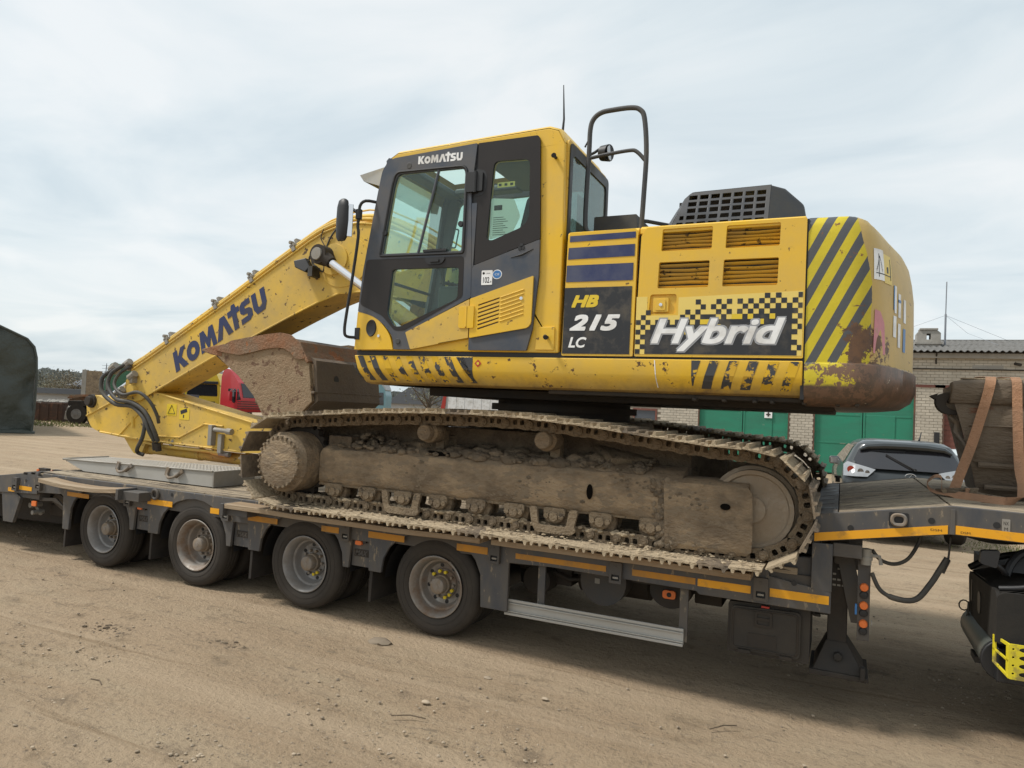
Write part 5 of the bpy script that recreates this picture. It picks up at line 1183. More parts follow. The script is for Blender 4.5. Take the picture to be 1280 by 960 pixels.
g = G(); g.plate(rrect(1.74, 1.81, 2.612, 2.688, .006), YN-.008, YN-.001); g.obj('latch', 'yellow', lt, bevel=.004)
g = G(); g.lathe([(.0, YN-.014), (.012, YN-.013), (.014, YN-.007)], (1.778, 0, 2.65), 12); g.obj('lock', 'chrome', lt)
# Hybrid graphic: pale film, black field with a chequered edge, lettering
g = G()
gy0 = YN-.0025
g.plate([(1.602, 2.301), (2.704, 2.301), (2.704, 2.725), (1.90, 2.70), (1.90, 2.575), (1.68, 2.575), (1.68, 2.71), (1.602, 2.71)], YN-.0012, YN-.0004)
cs = .0345; nc = int((2.700-1.604)/cs); rsx = random.Random(12)
g.mi = 1
for i in range(nc+1):
    x0 = 1.604+i*cs; x1 = min(x0+cs, 2.700)
    t = (x0-1.9)/.8; top = 2.565+.11*max(0, t) if x0 > 1.9 else 2.57
    if x0 < 1.70: top = 2.555-.05*(1.70-x0)/.1
    nz = int((top-2.303)/cs)
    for j in range(nz+4):
        z0 = 2.303+j*cs; 
        if x0 > 1.69 and x0 < 1.895 and z0+cs > 2.575: continue
        edge = nz-j; side_ = min(i, nc-i)
        if side_ < 2: on = (i+j) % 2 == 0 and j < nz+2 and not (i > nc/2 and 2 < j % 9 < 4)
        elif edge > 1: on = True
        elif edge >= -1: on = (i+j) % 2 == 0 if rsx.random() < .85 else edge > 0
        elif edge >= -2: on = (i+j) % 2 == 0 and rsx.random() < .28
        else: on = False
        if on and z0 < 2.715: g.add([(x0, gy0, z0), (x1, gy0, z0), (x1, gy0, z0+cs), (x0, gy0, z0+cs)], [(0, 1, 2, 3)])
done_ = set()
for k in range(9):
    i = 10+2*k+rsx.randrange(2); x0 = 1.604+i*cs; top = 2.565+.11*max(0, (x0-1.9)/.8); j = int((top-2.303)/cs)-2-rsx.randrange(2); z0 = 2.303+j*cs
    g.mi = 2; g.add([(x0, gy0-.0006, z0), (x0+cs, gy0-.0006, z0), (x0+cs, gy0-.0006, z0+cs), (x0, gy0-.0006, z0+cs)], [(0, 1, 2, 3)])
gr = g.obj('graphic_film', ['yellow_pale', 'panel_black', 'yellow_film'], pb, smooth=0)
g = G(); boldword(g, 'Hybrid', 1.720, 2.598, 2.326, 2.549, YN-.0035, .0125, 8, .28); g.mi = 1; boldword(g, 'Hybrid', 1.720, 2.598, 2.326, 2.549, YN-.0052, .0035, 8, .28); g.obj('lettering', ['silver_film', 'white'], gr, smooth=0)
# ---- counterweight
RC = 2.88
def cw_plan():
    pts = [(2.722, YN), (2.86, YN), (2.96, YN)]
    a0 = -math.asin((CY-YN-.16)/RC)
    # blend side into the tail circle
    c1 = (CX+RC*cos(a0), CY+RC*sin(a0)); q = [(2.96, YN), (3.075, YN), c1]
    tx, ty = -sin(a0), cos(a0)
    # control where the side line meets the tangent
    k = (YN-c1[1])/ty; ctrl = (c1[0]+tx*k, YN)
    for i in range(1, 9):
        t = i/8; pts.append(((1-t)**2*2.96+2*t*(1-t)*ctrl[0]+t*t*c1[0], (1-t)**2*YN+2*t*(1-t)*ctrl[1]+t*t*c1[1]))
    for i in range(1, 25):
        a = a0+(0-a0)*i/24; pts.append((CX+RC*cos(a), CY+RC*sin(a)))
    m = [(x, 2*CY-y) for x, y in pts[:-1]][::-1]
    return pts+m
PL = cw_plan(); SL = [0]
for a, b in zip(PL, PL[1:]): SL.append(SL[-1]+hypot(b[0]-a[0], b[1]-a[1]))
def cw_at(s):
    for i in range(len(PL)-1):
        if SL[i] <= s <= SL[i+1]:
            t = (s-SL[i])/(SL[i+1]-SL[i]); x = PL[i][0]+(PL[i+1][0]-PL[i][0])*t; y = PL[i][1]+(PL[i+1][1]-PL[i][1])*t
            dx, dy = PL[i+1][0]-PL[i][0], PL[i+1][1]-PL[i][1]; l = hypot(dx, dy); return x, y, dy/l, -dx/l
    return PL[-1][0], PL[-1][1], 1, 0
# profile: (z, inset at the side, inset at the rear)
CWP = [(1.985, .16, .22), (2.0, .07, .10), (2.05, .018, .03), (2.12, .002, .0), (2.248, .0, .0), (2.256, .004, .010), (2.262, .012, .022), (2.6, .010, .022), (2.80, .008, .026), (2.92, .008, .040), (3.02, .009, .060), (3.09, .011, .092), (3.15, .016, .14), (3.19, .028, .21), (3.208, .05, .31), (3.220, .10, .47)]
def cw_ins(s, z):
    w = min(1, max(0, (min(s, SL[-1]-s)-.22)/.75)); w = w*(2-w)*.5+w*.5
    for a, b in zip(CWP, CWP[1:]):
        if a[0] <= z <= b[0]:
            t = (z-a[0])/(b[0]-a[0]); return (a[1]+(b[1]-a[1])*t)*(1-w)+(a[2]+(b[2]-a[2])*t)*w
    return 0
def cwp(s, z, off=0.): x, y, nx, ny = cw_at(s); k = cw_ins(s, z)-off; return (x-nx*k, y-ny*k, z)
g = G(); SS = []; s = 0
for a, b in zip(SL, SL[1:]): SS += [a, (a+b)/2]
SS.append(SL[-1]); n = len(SS)
for z, _, _ in CWP: g.v += [cwp(s, z) for s in SS]
for j in range(len(CWP)-1):
    for i in range(n-1): g.f.append((j*n+i, j*n+i+1, (j+1)*n+i+1, (j+1)*n+i)); g.m.append(0)
top = [(len(CWP)-1)*n+i for i in range(n)]
b = len(g.v); g.v += [(2.722, cwp(0, 3.222)[1], 3.224), (2.722, 2*CY-cwp(0, 3.222)[1], 3.224)]
h_ = n//2
for i in range(n-1):
    q = [top[i], top[i+1]]; cx0 = len(g.v); g.v += [(min(g.v[top[i]][0], 2.75), g.v[top[i]][1], 3.224), (min(g.v[top[i+1]][0], 2.75), g.v[top[i+1]][1], 3.224)]; g.f.append((top[i], top[i+1], cx0+1, cx0)); g.m.append(0)
bot = list(range(n))
for i in range(n-1):
    cx0 = len(g.v); g.v += [(2.722, g.v[i][1], 1.985), (2.722, g.v[i+1][1], 1.985)]; g.f.append((i+1, i, cx0, cx0+1)); g.m.append(0)
g.f.append(tuple([j*n for j in range(len(CWP))])+tuple([j*n+n-1 for j in range(len(CWP))][::-1])); g.m.append(0)
cw = g.obj('counterweight', 'cw', ex, smooth=50)
cw_shell = G(); 
def cwdecal(nm, mts, parts_):
    g = G()
    for mi, s0, s1, z0, z1, off in parts_:
        ns = max(2, int((s1-s0)/.03)); nz = max(2, int((z1-z0)/.04)); b = len(g.v)
        for j in range(nz+1):
            for i in range(ns+1): g.v.append(cwp(s0+(s1-s0)*i/ns, z0+(z1-z0)*j/nz, off))
        for j in range(nz):
            for i in range(ns): g.f.append((b+j*(ns+1)+i, b+j*(ns+1)+i+1, b+(j+1)*(ns+1)+i+1, b+(j+1)*(ns+1)+i)); g.m.append(mi)
    return g.obj(nm, mts, cw, smooth=60)
cwdecal('swing_sticker', ['white', 'yellow_pale', 'panel_black'], [(0, .41, .53, 2.80, 3.0, .003), (1, .53, .665, 2.79, 2.98, .003), (2, .43, .64, 2.84, 2.846, .0045), (2, .575, .60, 2.86, 2.90, .0045), (2, .635, .645, 2.82, 2.96, .0045), (2, .46, .465, 2.82, 2.97, .0045)])
cwdecal('swing_symbol', ['panel_black'], [(0, .435+.005*k, .439+.005*k, 2.855+.014*k, 2.872+.014*k, .0047) for k in range(7)]+[(0, .470+.005*k, .474+.005*k, 2.94-.014*k, 2.957-.014*k, .0047) for k in range(7)])
cwdecal('service_sticker', ['white', 'blue_sticker'], [(1, .70, .72, 2.64, 2.80, .004), (0, .72, .76, 2.62, 2.80, .003), (0, .70, .76, 2.46, 2.60, .003), (0, .80, .86, 2.60, 2.76, .003), (1, .80, .86, 2.70, 2.72, .0045), (0, .80, .86, 2.40, 2.56, .003), (0, .93, 1.00, 2.58, 2.74, .003), (1, .93, 1.0, 2.38, 2.54, .003)])
g = G(); poly = roundpoly([(.42, 2.33), (.57, 2.33), (.54, 2.53), (.48, 2.60), (.425, 2.61)], .01)
ngons(g, [poly], lambda a, b: cwp(a, b, .004)); g.obj('pink_reflector', 'pink', cw, smooth=0)
# dark joint between hood side and counterweight
g = G(); g.box(2.70, 2.724, YN+.02, 2.5, 2.02, 3.2); g.obj('joint', 'black', ex, smooth=0)
# ---- engine cover with grille, on top of the hood
g = G()
y0a, y1a = .30, .50       # near face leans inward
def hc(x, z): t = (z-3.22)/.41; return (x, y0a+(y1a-y0a)*t, z)
hs = []
for r_ in range(6):
    for c_ in range(8):
        x0 = 1.752+c_*.0835; z0 = 3.254+r_*.0585
        x1 = x0+.060; x0 = max(x0, 1.728+(z0-3.225)*.30+.012)
        if x1-x0 > .02: hs.append([(x0, z0), (x1, z0), (x1, z0+.034), (x0, z0+.034)])
gg = G(); gg.plate([(1.70, 3.225), (2.43, 3.225), (2.43, 3.625), (1.85, 3.615), (1.80, 3.56)], 0, .012, hs)
gg.v = [tuple(Vector(hc(x, z))+Vector((0, d*1.0, 0))) for x, d, z in gg.v]; ec = gg.obj('engine_cover', 'charcoal', ex, bevel=.006)
gg = G(); F = [hc(1.70, 3.225), hc(1.80, 3.56), hc(1.85, 3.615), hc(2.43, 3.625)]
B = [(x, 2.05-(z-3.22)*.3, z) for x, _, z in F]
Lf = [(1.60, .42, 3.225), (1.72, .55, 3.50), (1.80, .62, 3.58)]
gg.add([F[0], F[1], F[2], F[3], B[0], B[1], B[2], B[3], (1.58, .5, 3.225), (1.70, .62, 3.50), (1.80, .66, 3.60), (1.58, 1.9, 3.225), (1.70, 1.8, 3.50), (1.80, 1.75, 3.60)],
       [(0, 1, 9, 8), (1, 2, 10, 9), (8, 9, 12, 11), (9, 10, 13, 12), (10, 2, 3, 7, 6, 13), (4, 5, 12, 11), (5, 6, 13, 12), (4, 0, 3, 7, 6, 5) if False else (4, 7, 6, 5)])
R1 = [hc(2.43, 3.225), hc(2.43, 3.625), (2.52, .56, 3.61), (2.65, .64, 3.50), (2.70, .58, 3.225)]; R2 = [(x, 2.2-(z-3.22)*.4, z) for x, y, z in R1]
gg.add(R1+R2, [(0, 1, 2, 3, 4), (1, 6, 7, 2), (2, 7, 8, 3), (3, 8, 9, 4), (5, 9, 8, 7, 6)])
gg.obj('cover_shell', 'charcoal', ec, bevel=.02, smooth=40)
gg = G(); gg.box(1.74, 2.40, .56, .60, 3.225, 3.56); gg.tube([(2.0, .5, 3.30), (2.1, .52, 3.36), (2.25, .5, 3.33), (2.3, .5, 3.27)], .02, 6); gg.cyl((1.9, .55, 3.33), (2.05, .55, 3.33), .05, 10); gg.obj('engine', 'dark', ec)
g = G(); g.plate(rrect(1.098, 1.45, 3.225, 3.445, .01), .38, .75); g.obj('filter_box', 'charcoal', ex, bevel=.012)
g = G(); g.tube([(1.35, .6, 3.46), (1.45, .7, 3.47), (1.62, .9, 3.47)], .016, 6); g.obj('pipe', 'charcoal', ex)
# handrail
g = G(); HY = .13
g.tube(smoothpath([(1.20, HY+.03, 3.235), (1.13, HY, 3.27), (1.112, HY, 3.40), (1.120, HY, 3.88), (1.122, HY, 4.06), (1.145, HY, 4.14), (1.205, HY, 4.183), (1.30, HY, 4.192), (1.44, HY, 4.190), (1.51, HY, 4.165), (1.548, HY, 4.09), (1.572, HY, 3.83), (1.565, HY, 3.5), (1.555, HY, 3.235)], 5), .019, 10)
g.tube(smoothpath([(1.12, HY, 3.835), (1.25, HY, 3.85), (1.44, HY, 3.862), (1.50, HY, 3.845), (1.568, HY, 3.77)], 4), .015, 8); g.obj('handrail', 'charcoal', ex, smooth=60)
# right-hand tank and its rail on the far side
g = G(); g.box(-.85, 1.0, 1.62, 2.62, 2.30, 3.1); g.obj('tank', 'yellow', ex, bevel=.03)
g = G(); g.tube(smoothpath([(-.6, 2.55, 3.1), (-.6, 2.55, 3.62), (-.5, 2.55, 3.7), (.7, 2.55, 3.7), (.8, 2.55, 3.6), (.8, 2.55, 3.1)], 3), .018, 8); g.obj('handrail', 'yellow', ex)

# ---- boom
B0, B1 = 1.03, 1.47
bp = [(-5.14, 2.13), (-4.79, 2.305), (-3.45, 3.02), (-3.04, 3.255), (-2.40, 3.60), (-2.2, 3.69), (-2.0, 3.745), (-1.75, 3.76), (-1.5, 3.73), (-1.1, 3.56), (-.4, 3.17), (.3, 2.72), (.42, 2.55), (.35, 2.38), (.15, 2.36), (-.6, 2.72), (-1.2, 2.95), (-1.68, 3.025), (-1.95, 3.015), (-2.21, 2.934), (-2.6, 2.78), (-3.174, 2.54), (-3.77, 2.30), (-4.72, 1.87), (-4.95, 1.76), (-5.16, 1.72), (-5.26, 1.83), (-5.24, 2.0)]
g = G(); g.plate(bp, B0, B1); bo = g.obj('boom', 'yellow_boom', ex, smooth=35, bevel=.018, seg=2)
g = G()   # flange lips of the top and bottom plates
def lip(pts, y, h=.012, w=.02):
    for a, b in zip(pts, pts[1:]):
        g.tube([(a[0], y, a[1]), (b[0], y, b[1])], h, 6)
lip(bp[0:11], B0-.004); lip(bp[16:24], B0-.004); g.obj('weld_lip', 'yellow_boom', bo)
g = G(); g.plate(ell(-1.93, 3.36, .34, .28, 28), B0-.008, B0+.002); g.plate(ell(-2.05, 3.385, .19, .17, 24), B0-.022, B0-.006); g.obj('boss_plate', 'yellow_boom', bo, bevel=.004)
g = G(); komatsu(g, (-4.345, B0-.0035, 2.115), (1, 0, .553), (-.36, 0, 1), 1.60, .252); g.obj('lettering', 'logo_blue', bo, smooth=0)
# lamp on the boom
g = G(); g.add([(-2.44, .90, 3.34), (-2.40, .88, 3.26), (-2.27, .90, 3.205), (-2.23, .93, 3.27), (-2.30, .93, 3.37), (-2.44, 1.0, 3.34), (-2.40, 1.0, 3.26), (-2.27, 1.0, 3.205), (-2.23, 1.0, 3.27), (-2.30, 1.0, 3.37)], [(0, 1, 2, 3, 4), (5, 9, 8, 7, 6), (0, 5, 6, 1), (1, 6, 7, 2), (2, 7, 8, 3), (3, 8, 9, 4), (4, 9, 5, 0)])
g.v = [(x-.06, y, z+.03) for x, y, z in g.v]; g.obj('work_lamp', 'black', bo, bevel=.012)
g = G(); g.box(-2.29, -2.23, .90, B0, 3.19, 3.30); g.tube(smoothpath([(-2.33, .95, 3.36), (-2.29, .93, 3.42), (-2.26, .94, 3.33), (-2.22, .95, 3.30), (-2.17, 1.01, 3.26), (-2.16, 1.01, 3.45), (-2.10, 1.01, 3.62), (-1.98, 1.01, 3.76)], 4), .010, 6); g.tube(smoothpath([(-2.14, 1.01, 3.5), (-2.22, 1.0, 3.62), (-2.19, 1.0, 3.72)], 4), .006, 5); g.obj('lamp_cable', 'hose', bo)
# pipes along the boom top
def off(pts, d):
    o = []
    for i, p in enumerate(pts):
        a = Vector(pts[max(0, i-1)]); b = Vector(pts[min(len(pts)-1, i+1)]); t = (b-a).normalized(); o.append((p[0]-t.y*d, p[1]+t.x*d))
    return o
tl_ = [(-5.0, 2.20), (-4.79, 2.305), (-3.45, 3.02), (-3.04, 3.255), (-2.40, 3.60), (-2.2, 3.69), (-2.0, 3.745), (-1.75, 3.76), (-1.5, 3.73), (-1.1, 3.56), (-.6, 3.28)]
for y, d, r, mt in ((1.045, .045, .020, 'yellow_boom'), (1.09, .085, .030, 'yellow_boom'), (1.20, .11, .028, 'yellow_boom'), (1.30, .085, .030, 'yellow_boom'), (1.40, .045, .020, 'yellow_boom')):
    q = off(tl_, d); g = G(); g.tube(smoothpath([(q[0][0]-.22, y, q[0][1]-.10)]+[(a, y, b) for a, b in q], 3), r, 8); g.obj('pipe', mt, bo, smooth=60)
q = off(tl_[2:], .16); g = G(); g.tube([(-3.25, 1.2, 3.22)]+[(a, 1.2, b+.03) for a, b in q[1:]], .010, 6); g.obj('pipe', 'yellow_boom', bo)
for t_ in (.16, .42, .60, .80):
    x = -5.0+t_*3.0; z = np.interp(x, [p[0] for p in tl_], [p[1] for p in tl_]); u = Vector((1, 0, .53)).normalized(); w = Vector((-.53, 0, 1)).normalized()
    c = Vector((x, 1.12, z))+w*.085; g = G(); g.obox(c, (u, (0, 1, 0), w), (.035, .11, .018)); g.obox(c+w*.045+u*.03, (u, (0, 1, 0), w), (.02, .05, .04)); g.obox(Vector((x, B0+.01, z))+w*.05, (u, (0, 1, 0), w), (.025, .03, .035)); g.cyl(c+w*.04-Vector((0, .12, 0)), c+w*.04-Vector((0, .06, 0)), .022, 8); g.obj('pipe_clamp', 'galv', bo, bevel=.006)
# boom cylinder (near one and far one)
for y in (.86, 1.64):
    a = Vector((-2.085, y, 3.40)); b = Vector((-.35, y, 2.32)); d_ = (b-a).normalized()
    g = G(); g.cyl(a, a+d_*1.0, .045, 20); g.obj('cylinder_rod', 'chrome', ex)
    g = G(); g.lathe([(0, y-.085), (.062, y-.085), (.066, y-.078), (.066, y-.05)], (a.x, 0, a.z), 20); g.obj('pin_cap', 'galv', bo)
    g = G(); g.cyl(a+Vector((0, -.06, 0)), a+Vector((0, .08, 0)), .105, 20); g.cyl(a, a+d_*.17, .085, 16, r2=.062); g.cyl(a+Vector((0, .05 if y < 1 else -.05, 0)), (a.x, B0 if y < 1 else B1, a.z), .06, 14); g.obj('cylinder_eye', 'dark', ex)
    g = G(); g.cyl(a+d_*.86, b, .085, 20); g.cyl(a+d_*.84, a+d_*.95, .10, 20); g.obj('cylinder_barrel', 'yellow_boom', ex)
# ---- arm
A0, A1 = 1.06, 1.44
ap = roundpoly([(-5.985, 1.50), (-6.02, 1.72), (-5.93, 1.80), (-5.80, 1.79), (-5.60, 1.735), (-5.35, 1.76), (-5.14, 1.84), (-4.90, 1.875), (-4.64, 1.862), (-3.03, 1.575), (-2.75, 1.50), (-2.60, 1.38), (-2.70, 1.25), (-3.24, 1.225), (-4.2, 1.24), (-4.912, 1.262), (-5.24, 1.275), (-5.70, 1.315), (-5.89, 1.375)], .05)
g = G(); g.plate(ap, A0, A1); ar = g.obj('arm', 'yellow_boom', ex, smooth=35, bevel=.018)
g = G(); g.tube([(-5.99, A0-.004, 1.52), (-5.30, A0-.004, 1.80)], .012, 6); g.tube([(-5.35, A0-.004, 1.29), (-4.92, A0-.004, 1.66)], .012, 6); g.tube([(-4.64, A0-.004, 1.85), (-3.05, A0-.004, 1.565)], .012, 6); g.tube([(-5.70, A0-.004, 1.325), (-4.9, A0-.004, 1.275), (-3.24, A0-.004, 1.235)], .013, 6); g.tube([(-4.72, A0-.006, 1.33), (-4.25, A0-.006, 1.34), (-3.85, A0-.006, 1.52), (-3.55, A0-.006, 1.51)], .010, 6); g.tube([(-5.08, A0-.006, 1.42), (-5.10, A0-.006, 1.55)], .022, 8); g.obj('weld_lip', 'yellow_boom', ar)
g = G(); g.lathe([(0, A0-.075), (.055, A0-.075), (.06, A0-.07), (.06, A0)], (-5.90, 0, 1.715), 20); g.lathe([(.06, A0-.03), (.085, A0-.03), (.09, A0+.01)], (-5.90, 0, 1.715), 20); g.obj('pin_boss', 'dark', ar)
g = G(); g.lathe([(0, B0-.06), (.07, B0-.06), (.075, B0-.05), (.075, B0)], (-5.08, 0, 1.88), 20); g.obj('pin_boss', 'yellow_boom', bo)
for (x, z) in ((-4.42, 1.665), (-4.20, 1.625)):
    g = G(); g.plate(rrect(x-.085, x+.085, z-.07, z+.07, .01), A0-.003, A0-.001); g.mi = 1
    if x < -4.3: g.tube([(x-.06, A0-.004, z-.045), (x+.06, A0-.004, z-.045), (x+.0, A0-.004, z+.055)], .005, 4, closed=True)
    else: g.obox((x-.01, A0-.004, z+.03), ((1, 0, .3), (0, 1, 0), (-.3, 0, 1)), (.055, .001, .022)); g.obox((x-.01, A0-.004, z-.03), ((1, 0, 0), (0, 1, 0), (0, 0, 1)), (.008, .001, .018))
    g.obj('warning_sticker', ['yellow_film', 'panel_black'], ar, smooth=0)
g = G(); g.box(-3.72, -3.66, A0-.07, A0, 1.28, 1.52); g.box(-3.58, -3.52, A0-.05, A0, 1.20, 1.42); g.cyl((-3.64, A0-.05, 1.47), (-3.42, A0-.05, 1.46), .026, 8); g.cyl((-3.44, A0-.05, 1.46), (-3.36, A0-.05, 1.455), .038, 8); g.obj('valve_block', 'galv', ar, bevel=.006)
# bucket cylinder under the arm with its pipes
g = G(); g.cyl((-5.02, 1.25, 1.155), (-3.20, 1.25, 1.125), .068, 20); g.cyl((-5.08, 1.25, 1.155), (-4.96, 1.25, 1.155), .078, 20); g.cyl((-3.36, 1.25, 1.127), (-3.18, 1.25, 1.124), .082, 20); g.cyl((-4.12, 1.25, 1.14), (-4.07, 1.25, 1.14), .076, 20); g.obj('cylinder_barrel', 'yellow_boom', ex)
g = G(); g.cyl((-3.2, 1.25, 1.124), (-2.75, 1.25, 1.118), .045, 16); g.obj('cylinder_rod', 'chrome', ex)
g = G(); g.plate(roundpoly([(-5.35, 1.30), (-4.9, 1.28), (-4.98, 1.10), (-5.12, 1.08), (-5.2, 1.15)], .04), 1.12, 1.38); g.obj('cylinder_lug', 'yellow_boom', ar, bevel=.01)
g = G(); g.tube(smoothpath([(-4.95, 1.10, 1.25), (-4.6, 1.09, 1.215), (-3.75, 1.09, 1.20), (-3.6, 1.10, 1.18)], 3), .020, 8); g.tube([(-3.75, 1.10, 1.20), (-3.52, 1.10, 1.18)], .034, 8); g.obj('pipe', 'yellow_boom', ar)
g = G(); g.cyl((-3.62, 1.09, 1.19), (-3.46, 1.09, 1.185), .030, 8); g.cyl((-4.42, 1.08, 1.24), (-4.36, 1.08, 1.30), .03, 8); g.obj('fitting', 'galv', ar)
# arm cylinder rod
g = G(); g.cyl((-5.90, 1.25, 1.74), (-5.2, 1.25, 2.12), .035, 14); g.obj('cylinder_rod', 'chrome', ex)
g = G(); g.cyl((-5.3, 1.25, 2.08), (-3.4, 1.25, 3.06), .07, 16); g.cyl((-5.95, 1.18, 1.715), (-5.95, 1.32, 1.715), .08, 14); g.obj('cylinder_barrel', 'yellow_boom', ex)
# hoses at the elbow of boom and arm
def arm3(px, py, y):
    return None
HO = [([(-5.40, .96, 2.12), (-5.50, .90, 2.02), (-5.46, .88, 1.84), (-5.20, .88, 1.70), (-4.92, .90, 1.68), (-4.70, .90, 1.55), (-4.60, .92, 1.38), (-4.585, .98, 1.28)], .026),
      ([(-5.20, .98, 2.20), (-5.36, .92, 2.08), (-5.36, .88, 1.92), (-5.16, .86, 1.76), (-4.90, .88, 1.73), (-4.68, .90, 1.62), (-4.54, .92, 1.42), (-4.53, .98, 1.28)], .026),
      ([(-5.12, 1.0, 2.18), (-5.27, .95, 2.07), (-5.27, .90, 1.93), (-5.05, .86, 1.82), (-4.78, .86, 1.86), (-4.62, .90, 1.76), (-4.54, .95, 1.60), (-4.56, 1.0, 1.50)], .020),
      ([(-5.36, .98, 2.14), (-5.44, .93, 2.0), (-5.40, .90, 1.86)], .016),
      ([(-4.80, .92, 1.62), (-4.68, .90, 1.50), (-4.70, .90, 1.32), (-4.84, .95, 1.18), (-4.90, 1.0, 1.12), (-4.84, 1.04, 1.09)], .024)]
for pts, r in HO:
    g = G(); g.tube(smoothpath(pts, 5), r, 10); g.obj('hose', 'hose', ex, smooth=70)
for c in ((-5.42, .98, 2.16), (-5.19, 1.0, 2.21), (-5.06, .98, 2.06), (-5.20, .93, 1.86)):
    g = G(); g.cyl(Vector(c)-Vector((.05, 0, .03)), Vector(c)+Vector((.05, 0, .03)), .045, 8); g.box(c[0]-.02, c[0]+.03, c[1]-.02, c[1]+.08, c[2]-.09, c[2]+.0); g.obj('hose_fitting', 'galv', ex, bevel=.004)
for c in ((-4.58, .98, 1.26), (-4.53, .98, 1.25)):
    g = G(); g.cyl(c, (c[0], c[1]+.02, c[2]-.09), .036, 8); g.obj('hose_fitting', 'dark', ex)
# ---- bucket on the arm
K0, K1 = .65, 1.80
bs = [(-3.33, 2.345), (-3.131, 2.425), (-2.821, 2.483), (-2.553, 2.517), (-2.367, 2.533), (-2.247, 2.516), (-2.124, 2.434), (-2.052, 2.311), (-1.99, 2.29), (-1.915, 1.849), (-2.06, 1.715), (-2.323, 1.67), (-2.55, 1.655), (-2.716, 1.886), (-2.951, 2.093), (-3.136, 2.203)]
g = G(); g.plate(bs, K0, K0+.045); bk = g.obj('bucket', 'bucket', ex, smooth=30, bevel=.008)
g = G(); g.plate(bs, K1-.045, K1); g.obj('side_plate', 'bucket', bk, smooth=0)
g = G()
sh = [(-2.367, 2.51), (-2.124, 2.42), (-2.04, 2.32), (-1.93, 2.27), (-1.875, 1.86), (-2.05, 1.71), (-2.55, 1.62), (-2.73, 1.87), (-2.97, 2.08), (-3.33, 2.30)]
sh2 = [(-2.36, 2.49), (-2.15, 2.40), (-2.07, 2.30), (-1.96, 2.24), (-1.91, 1.88), (-2.07, 1.75), (-2.52, 1.67), (-2.70, 1.91), (-2.95, 2.12), (-3.31, 2.33)]
g.plate(sh[0:6]+sh2[0:6][::-1], K0+.045, K1-.045); g.obj('back_plate', 'bucket_back', bk, smooth=40)
g = G(); g.plate(sh[5:]+sh2[5:][::-1], K0+.045, K1-.045); g.obj('floor_plate', 'bucket_back', bk, smooth=40)
g = G(); g.plate(roundpoly([(-3.30, 2.36), (-3.05, 2.465), (-2.82, 2.50), (-2.55, 2.535), (-2.36, 2.55), (-2.24, 2.53), (-2.12, 2.45), (-2.04, 2.32), (-2.02, 2.285), (-2.09, 2.275), (-2.15, 2.285), (-2.22, 2.345), (-2.30, 2.385), (-2.40, 2.395), (-2.55, 2.38), (-2.92, 2.31), (-3.1, 2.33)], .02), K0-.022, K0+.004); g.obj('edge_plate', 'bucket_rust', bk, bevel=.005)
g = G(); g.add([(-2.10, K0-.02, 2.46), (-2.03, K0-.02, 2.34), (-2.03, K1, 2.34), (-2.10, K1, 2.46), (-2.12, K0-.02, 2.44), (-2.05, K0-.02, 2.30), (-2.05, K1, 2.30), (-2.12, K1, 2.44)], [(0, 1, 2, 3), (4, 5, 6, 7), (0, 1, 5, 4), (2, 3, 7, 6), (0, 3, 7, 4), (1, 2, 6, 5)]); g.add([(-2.04, K0-.02, 2.36), (-1.97, K0-.02, 2.255), (-1.97, K1, 2.255), (-2.04, K1, 2.36), (-2.07, K0-.02, 2.34), (-2.0, K0-.02, 2.235), (-2.0, K1, 2.235), (-2.07, K1, 2.34)], [(0, 1, 2, 3), (4, 5, 6, 7), (0, 1, 5, 4), (2, 3, 7, 6), (0, 3, 7, 4), (1, 2, 6, 5)]); g.obj('wrapper_plate', 'bucket_rust', bk, bevel=.008)
g = G(); g.box(-1.925, -1.885, K0-.008, K1, 1.93, 1.955); g.v = [(x-(1.94-z)*.1, y, z) for x, y, z in g.v]; g.obj('wear_bar', 'bucket_back', bk, bevel=.004)
g = G(); g.plate(ell(K0+.35, 2.08, .04, .05, 14), -1.925, -1.903, ax='YZ'); g.obj('hole', 'black', bk, smooth=0)
for k in range(3): g = G(); g.box(-2.16, -2.13, K0+.30+.28*k, K0+.33+.28*k, 1.60, 1.74); g.obj('lug', 'bucket_back', bk)
for k in range(5):
    y = K0+.05+k*.26; g = G(); nT = 8
    g.add([(-3.18, y-.055, 2.43), (-3.18, y+.055, 2.43), (-3.20, y+.055, 2.29), (-3.20, y-.055, 2.29), (-3.36, y-.05, 2.405), (-3.36, y+.05, 2.405), (-3.38, y+.05, 2.315), (-3.38, y-.05, 2.315), (-3.53, y-.035, 2.375), (-3.53, y+.035, 2.375), (-3.53, y+.035, 2.355), (-3.53, y-.035, 2.355)],
          [(0, 1, 2, 3), (0, 4, 5, 1), (1, 5, 6, 2), (2, 6, 7, 3), (3, 7, 4, 0), (4, 8, 9, 5), (5, 9, 10, 6), (6, 10, 11, 7), (7, 11, 8, 4), (8, 11, 10, 9)]); g.obj('tooth', 'bucket_rust', bk, bevel=.012, smooth=50)
g = G(); g.plate(roundpoly([(-2.75, 1.50), (-2.55, 1.50), (-2.35, 1.70), (-2.45, 1.78), (-2.7, 1.68)], .03), 1.06, 1.12); g.plate(roundpoly([(-2.75, 1.50), (-2.55, 1.50), (-2.35, 1.70), (-2.45, 1.78), (-2.7, 1.68)], .03), 1.38, 1.44); g.cyl((-2.65, 1.0, 1.45), (-2.65, 1.5, 1.45), .05, 12); g.obj('linkage', 'dark', ex, bevel=.01)
g = G()
for k in range(26): a = rs.uniform(-2.9, -2.0); g.lump((a, K0+rs.uniform(.05, .9), 1.64+rs.uniform(-.01, .03)+max(0, -a-2.4)*.5), rs.uniform(.02, .05), k, 1)
g.obj('mud_clod', 'mud', bk, kind='stuff', smooth=0)

